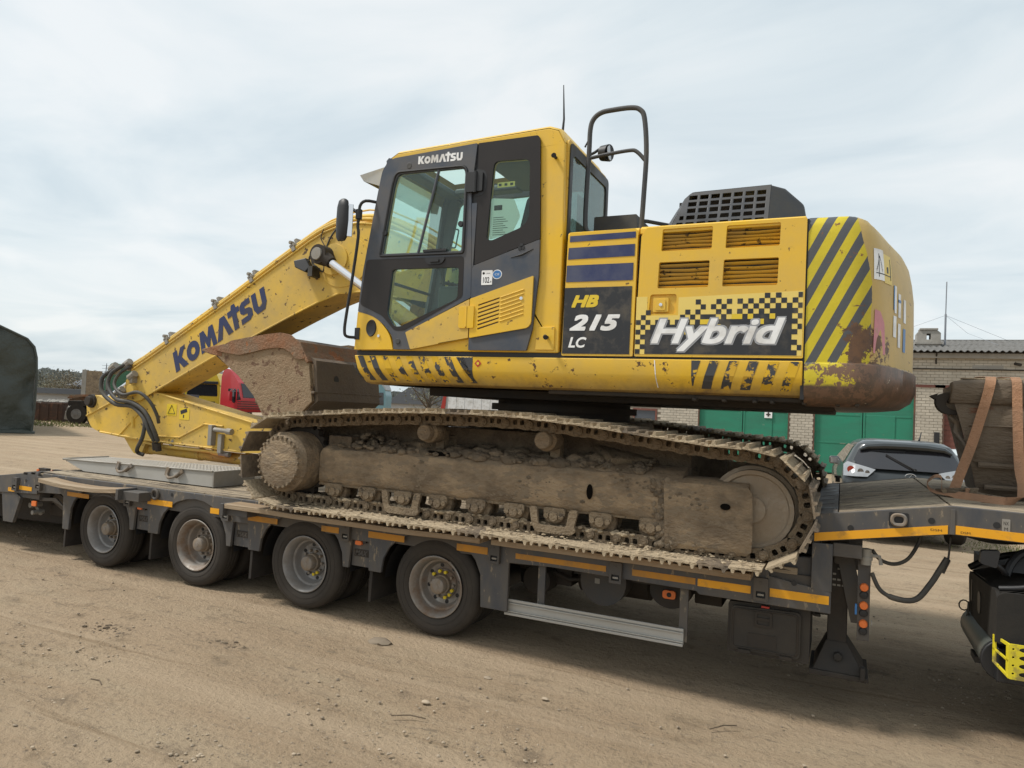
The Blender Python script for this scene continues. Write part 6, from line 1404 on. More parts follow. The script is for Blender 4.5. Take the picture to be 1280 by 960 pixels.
# ---- tracks
PATH = []
sc_, ic_, rsp, rid = (-1.52, 1.325), (2.445, 1.305), .325, .318
for k in range(0, 13): a = radians(-90-180*k/12); PATH.append((sc_[0]+rsp*cos(a), sc_[1]+rsp*sin(a)))
PATH += [(-1.15, 1.675), (-.70, 1.715), (-.1, 1.745), (.35, 1.755), (.8, 1.750), (1.3, 1.715), (1.8, 1.665), (2.15, 1.63)]
for k in range(0, 13): a = radians(90-180*k/12); PATH.append((ic_[0]+rid*cos(a), ic_[1]+rid*sin(a)))
PATH.append(PATH[0])
cum = [0]
for a, b in zip(PATH, PATH[1:]): cum.append(cum[-1]+hypot(b[0]-a[0], b[1]-a[1]))
def pth(s):
    s %= cum[-1]
    for i in range(len(PATH)-1):
        if cum[i] <= s <= cum[i+1]:
            t = (s-cum[i])/(cum[i+1]-cum[i]); return (PATH[i][0]+(PATH[i+1][0]-PATH[i][0])*t, PATH[i][1]+(PATH[i+1][1]-PATH[i][1])*t)
NSH = int(round(cum[-1]/.2)); PT = cum[-1]/NSH
h_ = PT/2
def shoe_mesh(seed):
    """plate with three grousers, length along y; edges nibbled and a mud skin"""
    rs_ = random.Random(seed); pr_ = [(-h_-.010, .0), (-h_-.010, .012), (-h_+.004, .016), (-h_+.012, .040), (-h_+.026, .040), (-h_+.034, .014), (-.012, .012), (-.006, .032), (.008, .032), (.014, .012), (h_-.046, .012), (h_-.040, .034), (h_-.026, .034), (h_-.020, .010), (h_-.006, .004), (h_-.006, -.004), (-h_+.01, .0)]
    g = G(); ys = np.linspace(-.35, .35, 8); n = len(pr_)
    for y in ys:
        for x, z in pr_:
            w = .003*noise.noise(Vector((x*20, y*9, seed))); g.v.append((x+w, y+(.006*noise.noise(Vector((x*30, seed, z*40))) if abs(y) > .34 else 0), z+w*(1 if z > .001 else .3)))
    for i in range(len(ys)-1):
        for j in range(n): g.f.append((i*n+j, i*n+(j+1) % n, (i+1)*n+(j+1) % n, (i+1)*n+j)); g.m.append(0)
    g.f += [tuple(range(n))[::-1], tuple((len(ys)-1)*n+j for j in range(n))]; g.m += [0, 0]
    for sx in (-1, 1):
        for y in (-.10, .10): g.mi = 0; g.cyl((sx*.035, y, -.010), (sx*.035, y, .0), .012, 6)
    return g.mesh('track_shoe', 'shoe', smooth=25)
SHM = [shoe_mesh(k) for k in range(3)]
SHL = [m.copy() for m in SHM]
for m in SHL: m.materials[0] = MT['mud_light']
def link_mesh():
    g = G(); L_ = h_
    o = roundpoly([(-L_-.018, -.018), (-L_-.018, -.075), (-L_+.01, -.098), (.0, -.088), (L_-.03, -.100), (L_+.016, -.085), (L_+.016, -.035), (L_-.01, -.004), (-L_+.02, -.004)], .018)
    g.plate(o, -.018, .018, [roundpoly([(-.048, -.022), (-.010, -.022), (-.012, -.062), (-.046, -.062)], .012), roundpoly([(.012, -.022), (.050, -.022), (.046, -.062), (.014, -.062)], .012)])
    g.cyl((-L_, -.040, -.055), (-L_, .040, -.055), .030, 14); g.cyl((-L_, -.046, -.055), (-L_, -.040, -.055), .018, 10)
    return g.mesh('track_link', 'mud', smooth=40)
LM = link_mesh()
for side_, yc in (('near', .085), ('far', 2.465)):
    sg = 1 if side_ == 'near' else -1; yf = yc-sg*.115
    # track frame: side face, sloping top, right-hand idler guard
    g = G(); xs = np.linspace(-1.20, 1.96, 40); pf = [(yf+sg*.02, 1.145), (yf, 1.165), (yf-sg*.004, 1.25), (yf, 1.40), (yf+sg*.012, 1.437), (yf+sg*.06, 1.462), (yf+sg*.20, 1.50), (yf+sg*.34, 1.50), (yf+sg*.34, 1.145)]
    def jit(i, j, q):
        x, y, z = q; n_ = noise.noise(Vector((x*3.1, z*6, y*4+sg)))*.010+noise.noise(Vector((x*11, z*14, y*9)))*.006
        if 3 <= j <= 6: z += abs(n_)*1.8
        z -= max(0, (x-1.2))*.018 if z < 1.2 else 0
        if i == 0 and j >= 4 and j < 8: x += .12*(z-1.40)/.1*.35
        return (x, y-sg*n_, z)
    extr(g, pf, xs, jit); fr_ = g.obj('track_frame', 'mud_smear', ex, smooth=45)
    g = G(); xs = np.linspace(1.84, 2.435, 14); pf2 = [(yf+sg*.10, .975), (yf+sg*.0, .965), (yf-sg*.022, 1.0), (yf-sg*.028, 1.10), (yf-sg*.028, 1.38), (yf-sg*.018, 1.42), (yf+sg*.03, 1.445), (yf+sg*.22, 1.455), (yf+sg*.22, .975)]
    def jit2(i, j, q):
        x, y, z = q; n_ = noise.noise(Vector((x*5, z*7, 4)))*.008+noise.noise(Vector((x*14, z*15, 2)))*.005
        if i == 0 and z < 1.12: x += .02
        if i == 13 and z > 1.4: x -= .03
        if i == 13 and z < 1.0: x -= .04
        return (x+(n_ if i in (0, 13) else 0), y-sg*n_*(j not in (7, 8)), z+(n_ if j in (0, 1, 2) else 0))
    extr(g, pf2, xs, jit2); g.obj('idler_guard', 'mud_smear', fr_, smooth=45)
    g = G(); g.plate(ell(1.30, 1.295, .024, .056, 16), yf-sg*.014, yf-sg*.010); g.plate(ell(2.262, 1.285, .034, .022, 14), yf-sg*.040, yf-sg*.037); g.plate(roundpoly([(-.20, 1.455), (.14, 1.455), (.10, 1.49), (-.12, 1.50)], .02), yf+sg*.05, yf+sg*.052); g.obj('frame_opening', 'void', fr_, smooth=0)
    g = G(); g.box(-1.22, 1.9, yf+sg*.02, yf+sg*.05, 1.125, 1.148) if sg > 0 else g.box(-1.22, 1.9, yf-.05, yf-.02, 1.125, 1.148); g.obj('frame_lip', 'mud', fr_, bevel=.006)
    g = G(); rs2 = random.Random(31+sg)
    for k in range(620 if sg > 0 else 60):
        x = rs2.uniform(-1.05, 1.70); q_ = rs2.uniform(.03, .36); y = yf+sg*q_; hp = max(0, noise.noise(Vector((x*1.8, 3, 0)))+.25)*.14; g.lump((x, y, 1.462+q_*.12+rs2.random()*hp*min(1, q_*5)), .012+.040*rs2.random()**2.2*(1.2 if .1 < x < 1.3 else .7), k, 1, (1.3, 1, .8))
    for k in range(240 if sg > 0 else 0):
        z = rs2.uniform(.97, 1.43); g.lump((1.845+rs2.gauss(0, .045)+(1.42-z)*.05, yf-.010, z), .006+.024*rs2.random()**2, k, 1, (1, .6, 1))
    for k in range(900 if sg > 0 else 0):
        x = rs2.uniform(-1.15, 2.40); z = rs2.uniform(1.16, 1.44) if x < 1.88 else rs2.uniform(.98, 1.44)
        if noise.noise(Vector((x*2.2, z*5, 8))) > .16: g.lump((x, yf-(.001 if x < 1.88 else .029), z), .003+.012*rs2.random()**3, k, 0, (1.6, .5, 1))
    g.obj('mud_clod', 'mud_clods', fr_, kind='stuff', smooth=50)
    g = G(); g.box(-1.62, 1.95, min(yf+sg*.38, yf+sg*.44), max(yf+sg*.38, yf+sg*.44), 1.2, 1.69 if sg > 0 else 1.5); g.box(-1.2, -.95, min(yf+sg*.1, yf+sg*.4), max(yf+sg*.1, yf+sg*.4), 1.4, 1.56); g.obj('frame_web', 'mud_dark', fr_, smooth=0, bevel=.01)
    # idler, sprocket, final drive
    g = G(); g.lathe([(.0, yf+sg*.03), (.085, yf+sg*.03), (.085, yf+sg*.045), (.10, yf+sg*.055), (.225, yf+sg*.062), (.235, yf+sg*.045), (.262, yf+sg*.045), (.265, yf+sg*.09), (.29, yf+sg*.10), (.29, yf+sg*.14), (.265, yf+sg*.15), (.265, yf+sg*.185), (.2, yf+sg*.2), (.0, yf+sg*.2)], (2.425, 0, 1.275), 40); g.obj('idler_wheel', 'idler', fr_, smooth=40)
    g = G()
    pr_ = [(.0, yc-sg*.345), (.19, yc-sg*.345), (.222, yc-sg*.335), (.232, yc-sg*.315), (.235, yc-sg*.30), (.262, yc-sg*.27), (.265, yc-sg*.05), (.24, yc+sg*.1), (.24, yc+sg*.3), (.0, yc+sg*.3)]
    g.lathe(pr_, (-1.47, 0, 1.315), 40); g.obj('drive_cover', 'mud_smear', fr_, smooth=35)
    for k in range(26):
        a = 2*pi*k/26; rs2 = random.Random(k); g = G(); c = Vector((-1.47+.218*cos(a), yc-sg*.345, 1.315+.218*sin(a))); g.cyl(c+Vector((0, sg*.02, 0)), c-Vector((0, sg*(.004+.008*rs2.random()), 0)), .0125, 6); g.obj('bolt', 'mud', fr_)
    g = G(); nt_ = 23; o = []
    for k in range(nt_*4):
        a = 2*pi*k/(nt_*4); r = (.315, .345, .345, .315)[k % 4]; o.append((-1.52+r*cos(a), 1.325+r*sin(a)))
    g.plate(o, yc-.03, yc+.03); g.obj('sprocket', 'dark', fr_, smooth=0)
    # rollers
    for k, x in enumerate([-1.03, -.673, -.315, .023, .367, .70, 1.03, 1.387, 1.759]):
        g = G(); g.lathe([(.0, yf+sg*.0), (.05, yf), (.058, yf+sg*.012), (.058, yf+sg*.04), (.10, yf+sg*.045), (.105, yf+sg*.06), (.105, yf+sg*.10), (.08, yf+sg*.11), (.08, yf+sg*.19), (.105, yf+sg*.20), (.0, yf+sg*.24)], (x, 0, 1.085), 24); g.obj('track_roller', 'mud_smear', fr_, smooth=40)
        g = G(); g.plate(roundpoly([(x-.085, 1.15), (x-.085, 1.09), (x-.05, 1.045), (x+.05, 1.045), (x+.085, 1.09), (x+.085, 1.15)], .025), min(yf-sg*.012, yf+sg*.014), max(yf-sg*.012, yf+sg*.014)); g.cyl((x, yf-sg*.030, 1.085), (x, yf, 1.085), .034, 10)
        for sx in (-1, 1): g.cyl((x+sx*.058, yf-sg*.028, 1.09), (x+sx*.058, yf, 1.09), .022, 6)
        g.obj('roller_cap', 'mud', fr_, bevel=.008)
        if k in (2, 6):
            g = G(); g.plate(roundpoly([(x-.19, 1.15), (x-.13, 1.15), (x-.11, 1.02), (x+.11, 1.02), (x+.13, 1.15), (x+.20, 1.15), (x+.17, 1.03), (x+.19, 1.0), (x+.15, .965), (x-.13, .965), (x-.165, 1.02)], .03), min(yf-sg*.045, yf-sg*.015), max(yf-sg*.045, yf-sg*.015)); g.obj('track_guide', 'mud', fr_, bevel=.008)
    for x in (-.13, .915):
        g = G(); g.lathe([(.0, yf-sg*.03), (.06, yf-sg*.03), (.068, yf-sg*.02), (.068, yf+sg*.03), (.085, yf+sg*.05), (.085, yf+sg*.19), (.06, yf+sg*.2)], (x, 0, 1.645), 22); g.box(x-.03, x+.05, min(yf+sg*.22, yf+sg*.3), max(yf+sg*.22, yf+sg*.3), 1.5, 1.66); g.obj('carrier_roller', 'mud_smear', fr_, smooth=40)
    # shoes and links
    for k in range(NSH):
        s0 = k*PT+.05; a = pth(s0-h_); b = pth(s0+h_); t = Vector((b[0]-a[0], 0, b[1]-a[1])).normalized(); c = ((a[0]+b[0])/2, (a[1]+b[1])/2)
        # traversed anticlockwise in (x,z): from the bottom up round the sprocket, +x on the top run
        n_ = Vector((-t.z, 0, t.x)); ang_ = atan2(-t.z, t.x)
        inner_up = t.x < -.6
        sh_ = link('track_shoe', (SHL if (inner_up and k % 9 != 4) or t.x > .5 and k % 7 else SHM)[k % 3], fr_, Vector((c[0], yc, c[1]))+n_*.060-ORG[fr_], (0, ang_, 0))
        for dy in (-.085, .085):
            link('track_link', LM, fr_, Vector((c[0], yc+dy, c[1]))+n_*.060-ORG[fr_], (0, ang_, 0))
# dried earth lying on the lower run of the near track
g = G(); rs2 = random.Random(77)
for k in range(420):
    x = rs2.uniform(-1.4, 2.5); y = -.265+.25*rs2.random(); g.lump((x, y, .952), .004+.014*rs2.random()**3, k, 0, (1.4, 1, .5))
for k in range(160):
    x = rs2.uniform(-1.3, 2.3); g.lump((x, -.03+.05*rs2.random(), 1.0+.03*rs2.random()), .01+.022*rs2.random()**2, k, 1, (1.4, 1, .7))
g.obj('mud_clod', 'mud_light', ex, kind='stuff', smooth=0)
#@@TRAILER
# ================================================================== LOW TRAILER
tr = empty('lowbed_trailer', (0, 1.275, 0), 'grey four-axle low loader trailer carrying the yellow excavator', 'trailer')
WX = [0, -1.36, -2.72, -4.08]; WY = 2.55
# side skin with wheel arches (near and far)
def skin_poly():
    b = .685; o = [(-5.18, b), (-4.765, b+.02)]
    legs = {-4.08: ((-4.71, -4.61, .335), (-3.64, -3.585, .45)), -2.72: ((-3.365, -3.225, .45), (-2.29, -2.235, .45)), -1.36: ((-2.01, -1.875, .45), (-.918, -.857, .442)), 0: ((-.645, -.519, .445), (.43, .66, .312))}
    for c in sorted(legs):
        (a0, a1, zb), (b0, b1, zb2) = legs[c]
        o += [(a0-.02 if c != 0 else a0-.01, b), (a0, zb), (a1, zb)]
        for k in range(1, 12):
            t = pi-(pi)*k/12; rx = (c-a1) if t > pi/2 else (b0-c); o.append((c+rx*cos(t), .45+(.845-.45)*sin(t)**.9))
        o += [(b0, zb2), (b1, zb2), (b1+.02 if c != 0 else b1, b)]
    o += [(1.0, .70), (2.08, .685), (2.10, .665), (2.92, .665), (2.92, .80), (2.545, .855), (2.54, .905), (-5.10, .905)]
    return o
for y0, y1 in ((0.0, .03), (WY-.03, WY)):
    g = G(); g.plate(skin_poly(), y0, y1); sb = g.obj('side_skirt', 'trailer', tr, smooth=30, bevel=.006)
    if y0 == 0: near_skin = sb
g = G()
for y in (0.0, WY-.15): g.box(-5.2, 2.9, y+.031, y+.12, .70, .88)
g.box(-5.3, 2.75, .55, .70, .55, .90); g.box(-5.3, 2.75, 1.85, 2.0, .55, .90); g.box(-5.0, 2.6, 1.0, 1.5, .42, .86)  # middle box is an added, unseen blocker of light under the deck
for x in np.arange(-5.0, 2.8, .68): g.box(x-.05, x+.05, .12, 2.43, .72, .86)
g.obj('chassis_frame_and_blocker', 'trailer_dirty', tr, smooth=0)
# dark inner arches, panels between wheels
for c in WX:
    g = G(); n = 14
    for k in range(n+1):
        t = pi*k/n
        for y in (.035, .62): g.v.append((c+.50*cos(t), y, .40+.455*sin(t)))
    for k in range(n): g.f.append((2*k, 2*k+1, 2*k+3, 2*k+2)); g.m.append(0)
    o_ = g.obj('mudguard', 'black', tr, smooth=60)
    g = G(); g.box(c-.66, c-.63, .05, .60, .17 if c > -4 else .13, .62); g.v = [(x-(.6-z)*.03, y, z) for x, y, z in g.v]; g.obj('mud_flap', 'rubber', tr, smooth=0, bevel=.004)
for a, b in ((-3.585, -3.365), (-2.235, -2.01), (-.857, -.645)):
    g = G(); g.box(a+.005, b-.005, .040, .055, .46, .70); pp = g.obj('infill_panel', 'trailer', tr, smooth=0)
    m_ = (a+b)/2; g = G()
    g.box(m_-.072, m_+.078, .034, .040, .545, .605); g.mi = 1; word(g, 'MAX', m_-.062, m_+.068, .552, .598, .0325, offset=.02, shear=.35); g.obj('embossed_mark', ['dark', 'trailer_dirty'], pp, smooth=0)
for x in (-3.50, -.75):
    g = G(); g.plate(rrect(x-.055, x+.01, .665 if x < -1 else .645, .70 if x < -1 else .68, .012), .01, .036); g.obj('side_marker', 'orange_lamp', tr, bevel=.004)
    g = G(); g.plate(rrect(x+.02, x+.055, .665, .715, .008), .015, .035); g.obj('marker_bracket', 'black', tr)
g = G(); g.plate(rrect(-5.27, -5.19, .53, .585, .01), -.004, .01); g.obj('side_marker', 'orange_lamp', tr)
# reflective tapes
RT = [(-5.72, -5.60, .655, .70, 0), (-5.57, -5.285, .69, .735, 0), (-4.66, -4.30, .70, .745, 1), (-3.39, -3.035, .738, .792, 0), (-2.515, -2.40, .735, .788, 0), (-2.03, -1.672, .720, .770, 1), (-1.165, -.975, .720, .770, 1), (-.662, -.30, .725, .778, 1), (.198, .475, .725, .780, 1), (.715, 1.436, .727, .768, 1), (1.629, 2.073, .728, .772, 1), (2.088, 2.434, .722, .772, 0), (2.554, 2.908, .722, .776, 0)]
for a, b, c_, d_, k in RT:
    g = G(); g.plate([(a, c_), (b, c_), (b, d_), (a, d_)], -.003, -.001); g.obj('reflective_strip', 'reflect_dark' if k else 'reflect', tr, smooth=0)
# outrigger brackets
for x, z, w in ((-5.14, .79, .0), (-5.56, .75, 0), (-3.66, .765, 0), (-2.29, .765, 0), (-.885, .745, 0), (.545, .745, 0), (1.515, .735, 0), (2.50, .765, 0)):
    g = G(); g.plate(rrect(x-.045, x+.045, z-.075, z+.075, .008), -.035, .0, [rrect(x-.030, x+.030, z-.055, z-.012, .006)]); g.cyl((x, -.038, z+.045), (x, -.034, z+.045), .008, 8); br = g.obj('outrigger_bracket', 'trailer_dirty', tr, bevel=.004)
    g = G(); g.box(x-.03, x+.03, -.012, -.006, z-.055, z-.012); g.mi = 1; g.box(x-.02, x+.02, -.028, -.012, z-.042, z-.03); g.obj('bracket_hook', ['black', 'galv'], br, smooth=0)
# deck planks
rs = random.Random(8); yb = np.linspace(.02, 2.53, 14)
for i in range(13):
    xs = -5.15
    while xs < 2.70:
        L_ = min(rs.uniform(2.2, 3.6), 2.72-xs); 
        if L_ < .3: break
        g = G(); g.box(xs+.003, xs+L_-.003, yb[i]+.005, yb[i+1]-.005, .880+rs.uniform(-.002, .003), .921+rs.uniform(-.004, .003)); g.obj('deck_plank', 'wood', tr, smooth=0, bevel=.004); xs += L_
# extension boards laid on the outriggers at the near side
for (x0, x1, y0, y1, sag) in ((-4.86, -3.60, -.20, -.01, .035), (-2.13, .50, -.20, -.01, .01), (.58, 2.45, -.17, -.01, .0)):
    g = G(); n = 10
    for k in range(n+1):
        t = k/n; x = x0+(x1-x0)*t; z = .885-sag*sin(pi*t)+.006*noise.noise(Vector((x*2, 0, 0)))
        for y, zz in ((y0, z-.042), (y1, z-.042), (y1, z), (y0, z)): g.v.append((x, y+.004*noise.noise(Vector((x*5, y*9, zz))), zz))
    for k in range(n):
        for j in range(4): g.f.append((k*4+j, k*4+(j+1) % 4, k*4+4+(j+1) % 4, k*4+4+j)); g.m.append(0)
    g.f += [(3, 2, 1, 0), (4*n, 4*n+1, 4*n+2, 4*n+3)]; g.m += [0, 0]; g.obj('extension_board', 'wood_edge', tr, smooth=0, bevel=.004)
for x in (-3.58, -2.15):
    g = G(); g.box(x-.012, x+.26, -.16, -.02, .775, .865); g.box(x-.02, x+.02, -.21, .0, .775, .885); g.obj('outrigger_arm', 'trailer_dirty', tr, bevel=.005)
# tie-down ring and holes in the side
def ring(x, z, r=.05, y=-.006):
    g = G(); g.plate(rrect(x-r*1.5, x+r*1.5, z-r*1.2, z+r*1.2, .01), y+.003, y+.006); e1 = g.obj('lashing_recess', 'black', tr, smooth=0)
    g = G(); g.tube([(a, y-.008, b) for a, b in roundpoly(rrect(x-r, x+r, z-r*.85, z+r*.85, r*.7), .01)], .011, 6, closed=True); g.obj('ring', 'hub', e1)
g = G(); g.tube([(-3.27+.045*cos(t), -.02, .845+.045*sin(t)) for t in np.linspace(0, 2*pi, 18)[:-1]], .014, 6, closed=True); g.cyl((-3.27, .01, .845), (-3.27, -.004, .845), .042, 16); g.obj('tube_socket', 'trailer_dirty', tr)
for x, z in ((2.70, .83), (-3.05, .86), (-5.40, .80)):
    g = G(); g.plate(ell(x, z, .018, .018, 14), -.002, -.0005); g.obj('hole', 'black', tr, smooth=0)
# ---- wheels
def make_wheel():
    w = empty('wheel', (0, 0, 0), None, None, local=True)
    for nm, y0 in (('tyre', .0), ('tyre', .30)):
        g = G(); g.lathe([(.245, y0+.035), (.262, y0+.018), (.285, y0+.008), (.33, y0+.004), (.362, y0+.012), (.385, y0+.026), (.394, y0+.040), (.399, y0+.055), (.3995, y0+.075), (.393, y0+.079), (.393, y0+.087), (.400, y0+.091), (.401, y0+.115), (.394, y0+.119), (.394, y0+.127), (.401, y0+.131), (.400, y0+.155), (.393, y0+.159), (.393, y0+.167), (.3985, y0+.171), (.397, y0+.190), (.388, y0+.212), (.36, y0+.228), (.30, y0+.236), (.25, y0+.215), (.245, y0+.12), (.245, y0+.036)], n=56)
        t = g.obj(nm, 'tyre', w, smooth=35)
        g = G()
        for r in (.300, .345): g.tube([(r*cos(a), y0+.0055 if r < .32 else y0+.0075, r*sin(a)) for a in np.linspace(0, 2*pi, 49)[:-1]], .0022, 4, closed=True)
        g.obj('sidewall_rib', 'rubber', t)
    g = G(); g.lathe([(.236, .025), (.248, .016), (.250, .012), (.243, .008), (.236, .012), (.226, .030), (.215, .045), (.208, .085), (.205, .10), (.190, .108), (.182, .125), (.176, .150), (.165, .165), (.135, .172), (.125, .168), (.118, .150), (.105, .145), (.0, .145)], n=48); r_ = g.obj('rim', 'rim', w, smooth=35)
    g = G()
    for k in range(8):
        a = 2*pi*k/8+.2; c = Vector((.150*cos(a), .166, .150*sin(a))); g.cyl(c-Vector((0, .001, 0)), c+Vector((0, .01, 0)), .017, 10)
    g.obj('vent_hole', 'black', r_)
    g = G()
    for k in range(10): a = 2*pi*k/10; c = Vector((.105*cos(a), .145, .105*sin(a))); g.cyl(c, c-Vector((0, .03, 0)), .013, 6)
    g.obj('wheel_nut', 'hub', r_, kind='stuff')
    g = G(); g.lathe([(.0, .034), (.050, .034), (.062, .040), (.068, .055), (.068, .10), (.078, .105), (.080, .15)], n=28); g.lathe([(.0, .031), (.018, .031), (.02, .035)], n=14); g.obj('hub', 'hub', w, smooth=35)
    return w
def copy_tree(o, parent=None):
    c = o.copy(); COL.objects.link(c); c.parent = parent; ORG[c] = ORG.get(o, Vector())
    for ch in list(o.children): copy_tree(ch, c)
    return c
wp = make_wheel()
# the tyres, rims and hubs are sub-parts of the wheels; fold the small pieces of a rim into the wheel itself
for ch in list(wp.children_recursive):
    if ch.parent is not wp: ch.parent = wp
near_ = [wp]+[copy_tree(wp) for _ in range(3)]; far_ = [copy_tree(wp) for _ in range(4)]
for i, x in enumerate(WX):
    w = near_[i]
    w.parent = tr; w.location = (x, .012-1.275, .40); w.rotation_euler = (0, .6*(i > 1)*i, 0)
    if i in (0, 1):
        g = G()
        for a in ([1.25, 1.75, 2.35, -.35, -.75, -1.2] if i == 0 else [-.9, -1.3]):
            a -= 0; c = Vector((.108*cos(a), .106, .108*sin(a))); g.cyl(c, c+Vector((0, .022, 0)), .014, 8)
        k = g.obj('nut_indicator', 'rim_yellow', None); k.parent = w
    if i in (0, 2):
        for ch in w.children:
            if ch.name.startswith('rim'):
                ch.data = ch.data.copy(); ch.data.materials[0] = MT['rim_rust']
    w2 = far_[i]; w2.parent = tr; w2.location = (x, WY-.012-1.275, .40); w2.rotation_euler = (0, .3*i, pi)
    for ch in list(w2.children):
        if ch.name.startswith(('wheel_nut', 'nut_ind', 'sidewall')): bpy.data.objects.remove(ch)
for x in WX:
    g = G(); g.cyl((x, .2, .40), (x, 2.35, .40), .065, 12); g.cyl((x, .55, .52), (x, .55, .75), .12, 14); g.cyl((x, 2.0, .52), (x, 2.0, .75), .12, 14); g.box(x-.05, x+.45, .50, .60, .42, .56); g.obj('axle', 'dark', tr)
# ---- rear end, left
g = G(); g.plate([(-9.6, .22), (-6.6, .58), (-5.85, .63), (-5.19, .665), (-5.19, .905), (-5.30, .90), (-5.5, .875), (-6.6, .73), (-9.6, .37)], 0, .03); g.obj('rear_side_beam', 'trailer', tr, bevel=.006)
g = G(); g.box(-6.0, -5.19, .031, .15, .60, .76); g.plate([(-9.6, .2), (-5.2, .66), (-5.2, .86), (-9.6, .36)], 2.40, 2.55); g.box(-5.95, -5.85, .1, 2.45, .55, .78); g.obj('rear_beam', 'trailer_dirty', tr, smooth=0)
for i in range(9):
    y = .04+i*.275; g = G(); g.add([(-6.6, y, .70), (-5.16, y, .865), (-5.16, y+.262, .865), (-6.6, y+.262, .70), (-6.6, y, .735), (-5.16, y, .90), (-5.16, y+.262, .90), (-6.6, y+.262, .735)], [(0, 3, 2, 1), (4, 5, 6, 7), (0, 1, 5, 4), (1, 2, 6, 5), (2, 3, 7, 6), (3, 0, 4, 7)]); g.obj('deck_plank', 'wood', tr, smooth=0, bevel=.004)
    g = G(); g.add([(-9.6, y, .34), (-6.61, y, .698), (-6.61, y+.262, .698), (-9.6, y+.262, .34), (-9.6, y, .375), (-6.61, y, .733), (-6.61, y+.262, .733), (-9.6, y+.262, .375)], [(0, 3, 2, 1), (4, 5, 6, 7), (0, 1, 5, 4), (1, 2, 6, 5), (2, 3, 7, 6), (3, 0, 4, 7)]); g.obj('ramp_plank', 'wood', tr, smooth=0, bevel=.004)
for x in (-5.28, -5.42): g = G(); g.box(x-.04, x+.04, .0, .2, .885-(-5.2-x)*.1, .915-(-5.2-x)*.1); g.obj('deck_clamp', 'dark', tr, bevel=.004)
g = G(); g.plate([(-5.86, .64), (-5.58, .64), (-5.50, .60), (-5.62, .30), (-5.80, .30)], .01, .05); g.obj('rear_leg', 'trailer', tr, bevel=.006)
g = G(); g.plate([(-5.34, .62), (-5.22, .62), (-4.95, .64), (-4.80, .56), (-4.80, .55), (-5.0, .60), (-5.22, .58)], .06, .08); g.obox((-4.98, .26, .545), ((1, -.12, -.28), (.12, 1, 0), (.28, 0, 1)), (.27, .07, .07)); g.obj('support_beam', 'trailer_dirty', tr, bevel=.012, seg=3)
g = G(); g.plate([(-9.4, .10), (-4.72, .24), (-4.72, .52), (-6.2, .52), (-9.4, .28)], .55, 2.2); g.box(-5.5, -4.7, .35, .9, .36, .50); g.obj('rear_crossmember', 'dark', tr, bevel=.02)
for k in range(9):
    t = k/8; x = -5.02+.25*t; z = .30-.12*sin(pi*t); g = G(); g.tube([(x+.016*cos(a), .3+(.009*sin(a) if k % 2 else 0), z+(.0 if k % 2 else .009*sin(a))+.01*sin(a)) for a in np.linspace(0, 2*pi, 9)[:-1]], .004, 5, closed=True); g.obj('chain_link', 'dark', tr)
g = G(); g.tube([(-5.60, .2, .55), (-5.52, .2, .50), (-5.48, .22, .42), (-5.42, .2, .40)], .02, 6); g.cyl((-5.50, .12, .50), (-5.50, .25, .50), .03, 8); g.cyl((-5.45, .12, .42), (-5.45, .25, .42), .026, 8); g.obj('rear_valve', 'galv', tr)
# far side edge pieces glimpsed beyond the deck
for k in range(4):
    g = G(); g.box(-9.3+.36*k, -9.1+.36*k, 2.52, 2.60, .42, .50); g.mi = 1; g.box(-9.32+.36*k, -9.27+.36*k, 2.50, 2.53, .42, .48); g.obj('far_bracket', ['dark', 'orange_lamp'], tr, smooth=0)
# ---- underside things between the wheels and the toolbox
g = G(); g.plate([(.62, .285), (1.995, .285), (1.995, .395), (.62, .395)], .055, .075); sr = g.obj('side_guard_rail', 'alu', tr, bevel=.004)
g = G()
for z, h in ((.288, .010), (.392, .010), (.370, .005), (.308, .005)): g.box(.62, 1.995, .040, .055, z-h, z+h)
g.obj('rail_rib', 'alu', sr, bevel=.003)
for x in (.905, 1.985): g = G(); g.box(x-.03, x+.03, .078, .10, .30, .70); g.obj('guard_post', 'trailer', tr, bevel=.004)
g = G(); g.cyl((1.02, .75, .55), (1.60, .75, .55), .17, 28); g.lathe([(.17, 0), (.12, .04), (0, .055)], (0, 0, 0), 20, axis='X'); g.v = g.v[:56]; g.f = [f for f in g.f if max(f) < 56]; g.m = g.m[:len(g.f)]; g.obj('air_tank', 'dark', tr)
g = G(); g.cyl((1.30, .38, .56), (1.30, .60, .56), .185, 28); g.obj('air_tank', 'trailer_dirty', tr)
g = G(); g.plate(rrect(1.235, 1.275, .54, .58, .004), .374, .378); g.obj('tank_plate', 'galv', tr, smooth=0)
g = G(); g.plate(ell(1.85, .60, .15, .13, 24), .25, .42); g.obj('reservoir', 'dark', tr)
g = G(); g.plate(rrect(1.80, 1.895, .545, .605, .02), .225, .25); sm = g.obj('side_marker', 'orange_lamp', tr, bevel=.005)
g = G(); g.lathe([(0, .218), (.016, .219), (.018, .226)], (1.848, 0, .575), 12); g.obj('lens_hub', 'dark', sm)
g = G(); g.box(.70, 1.0, .5, 1.2, .45, .70); g.box(2.0, 2.2, .4, 1.6, .50, .68); g.tube([(.6, .5, .62), (1.0, .45, .52), (1.6, .5, .62), (2.3, .45, .58)], .02, 6); g.cyl((.75, .35, .50), (.75, .6, .50), .12, 18); g.obj('underframe_gear', 'dark', tr, bevel=.01)
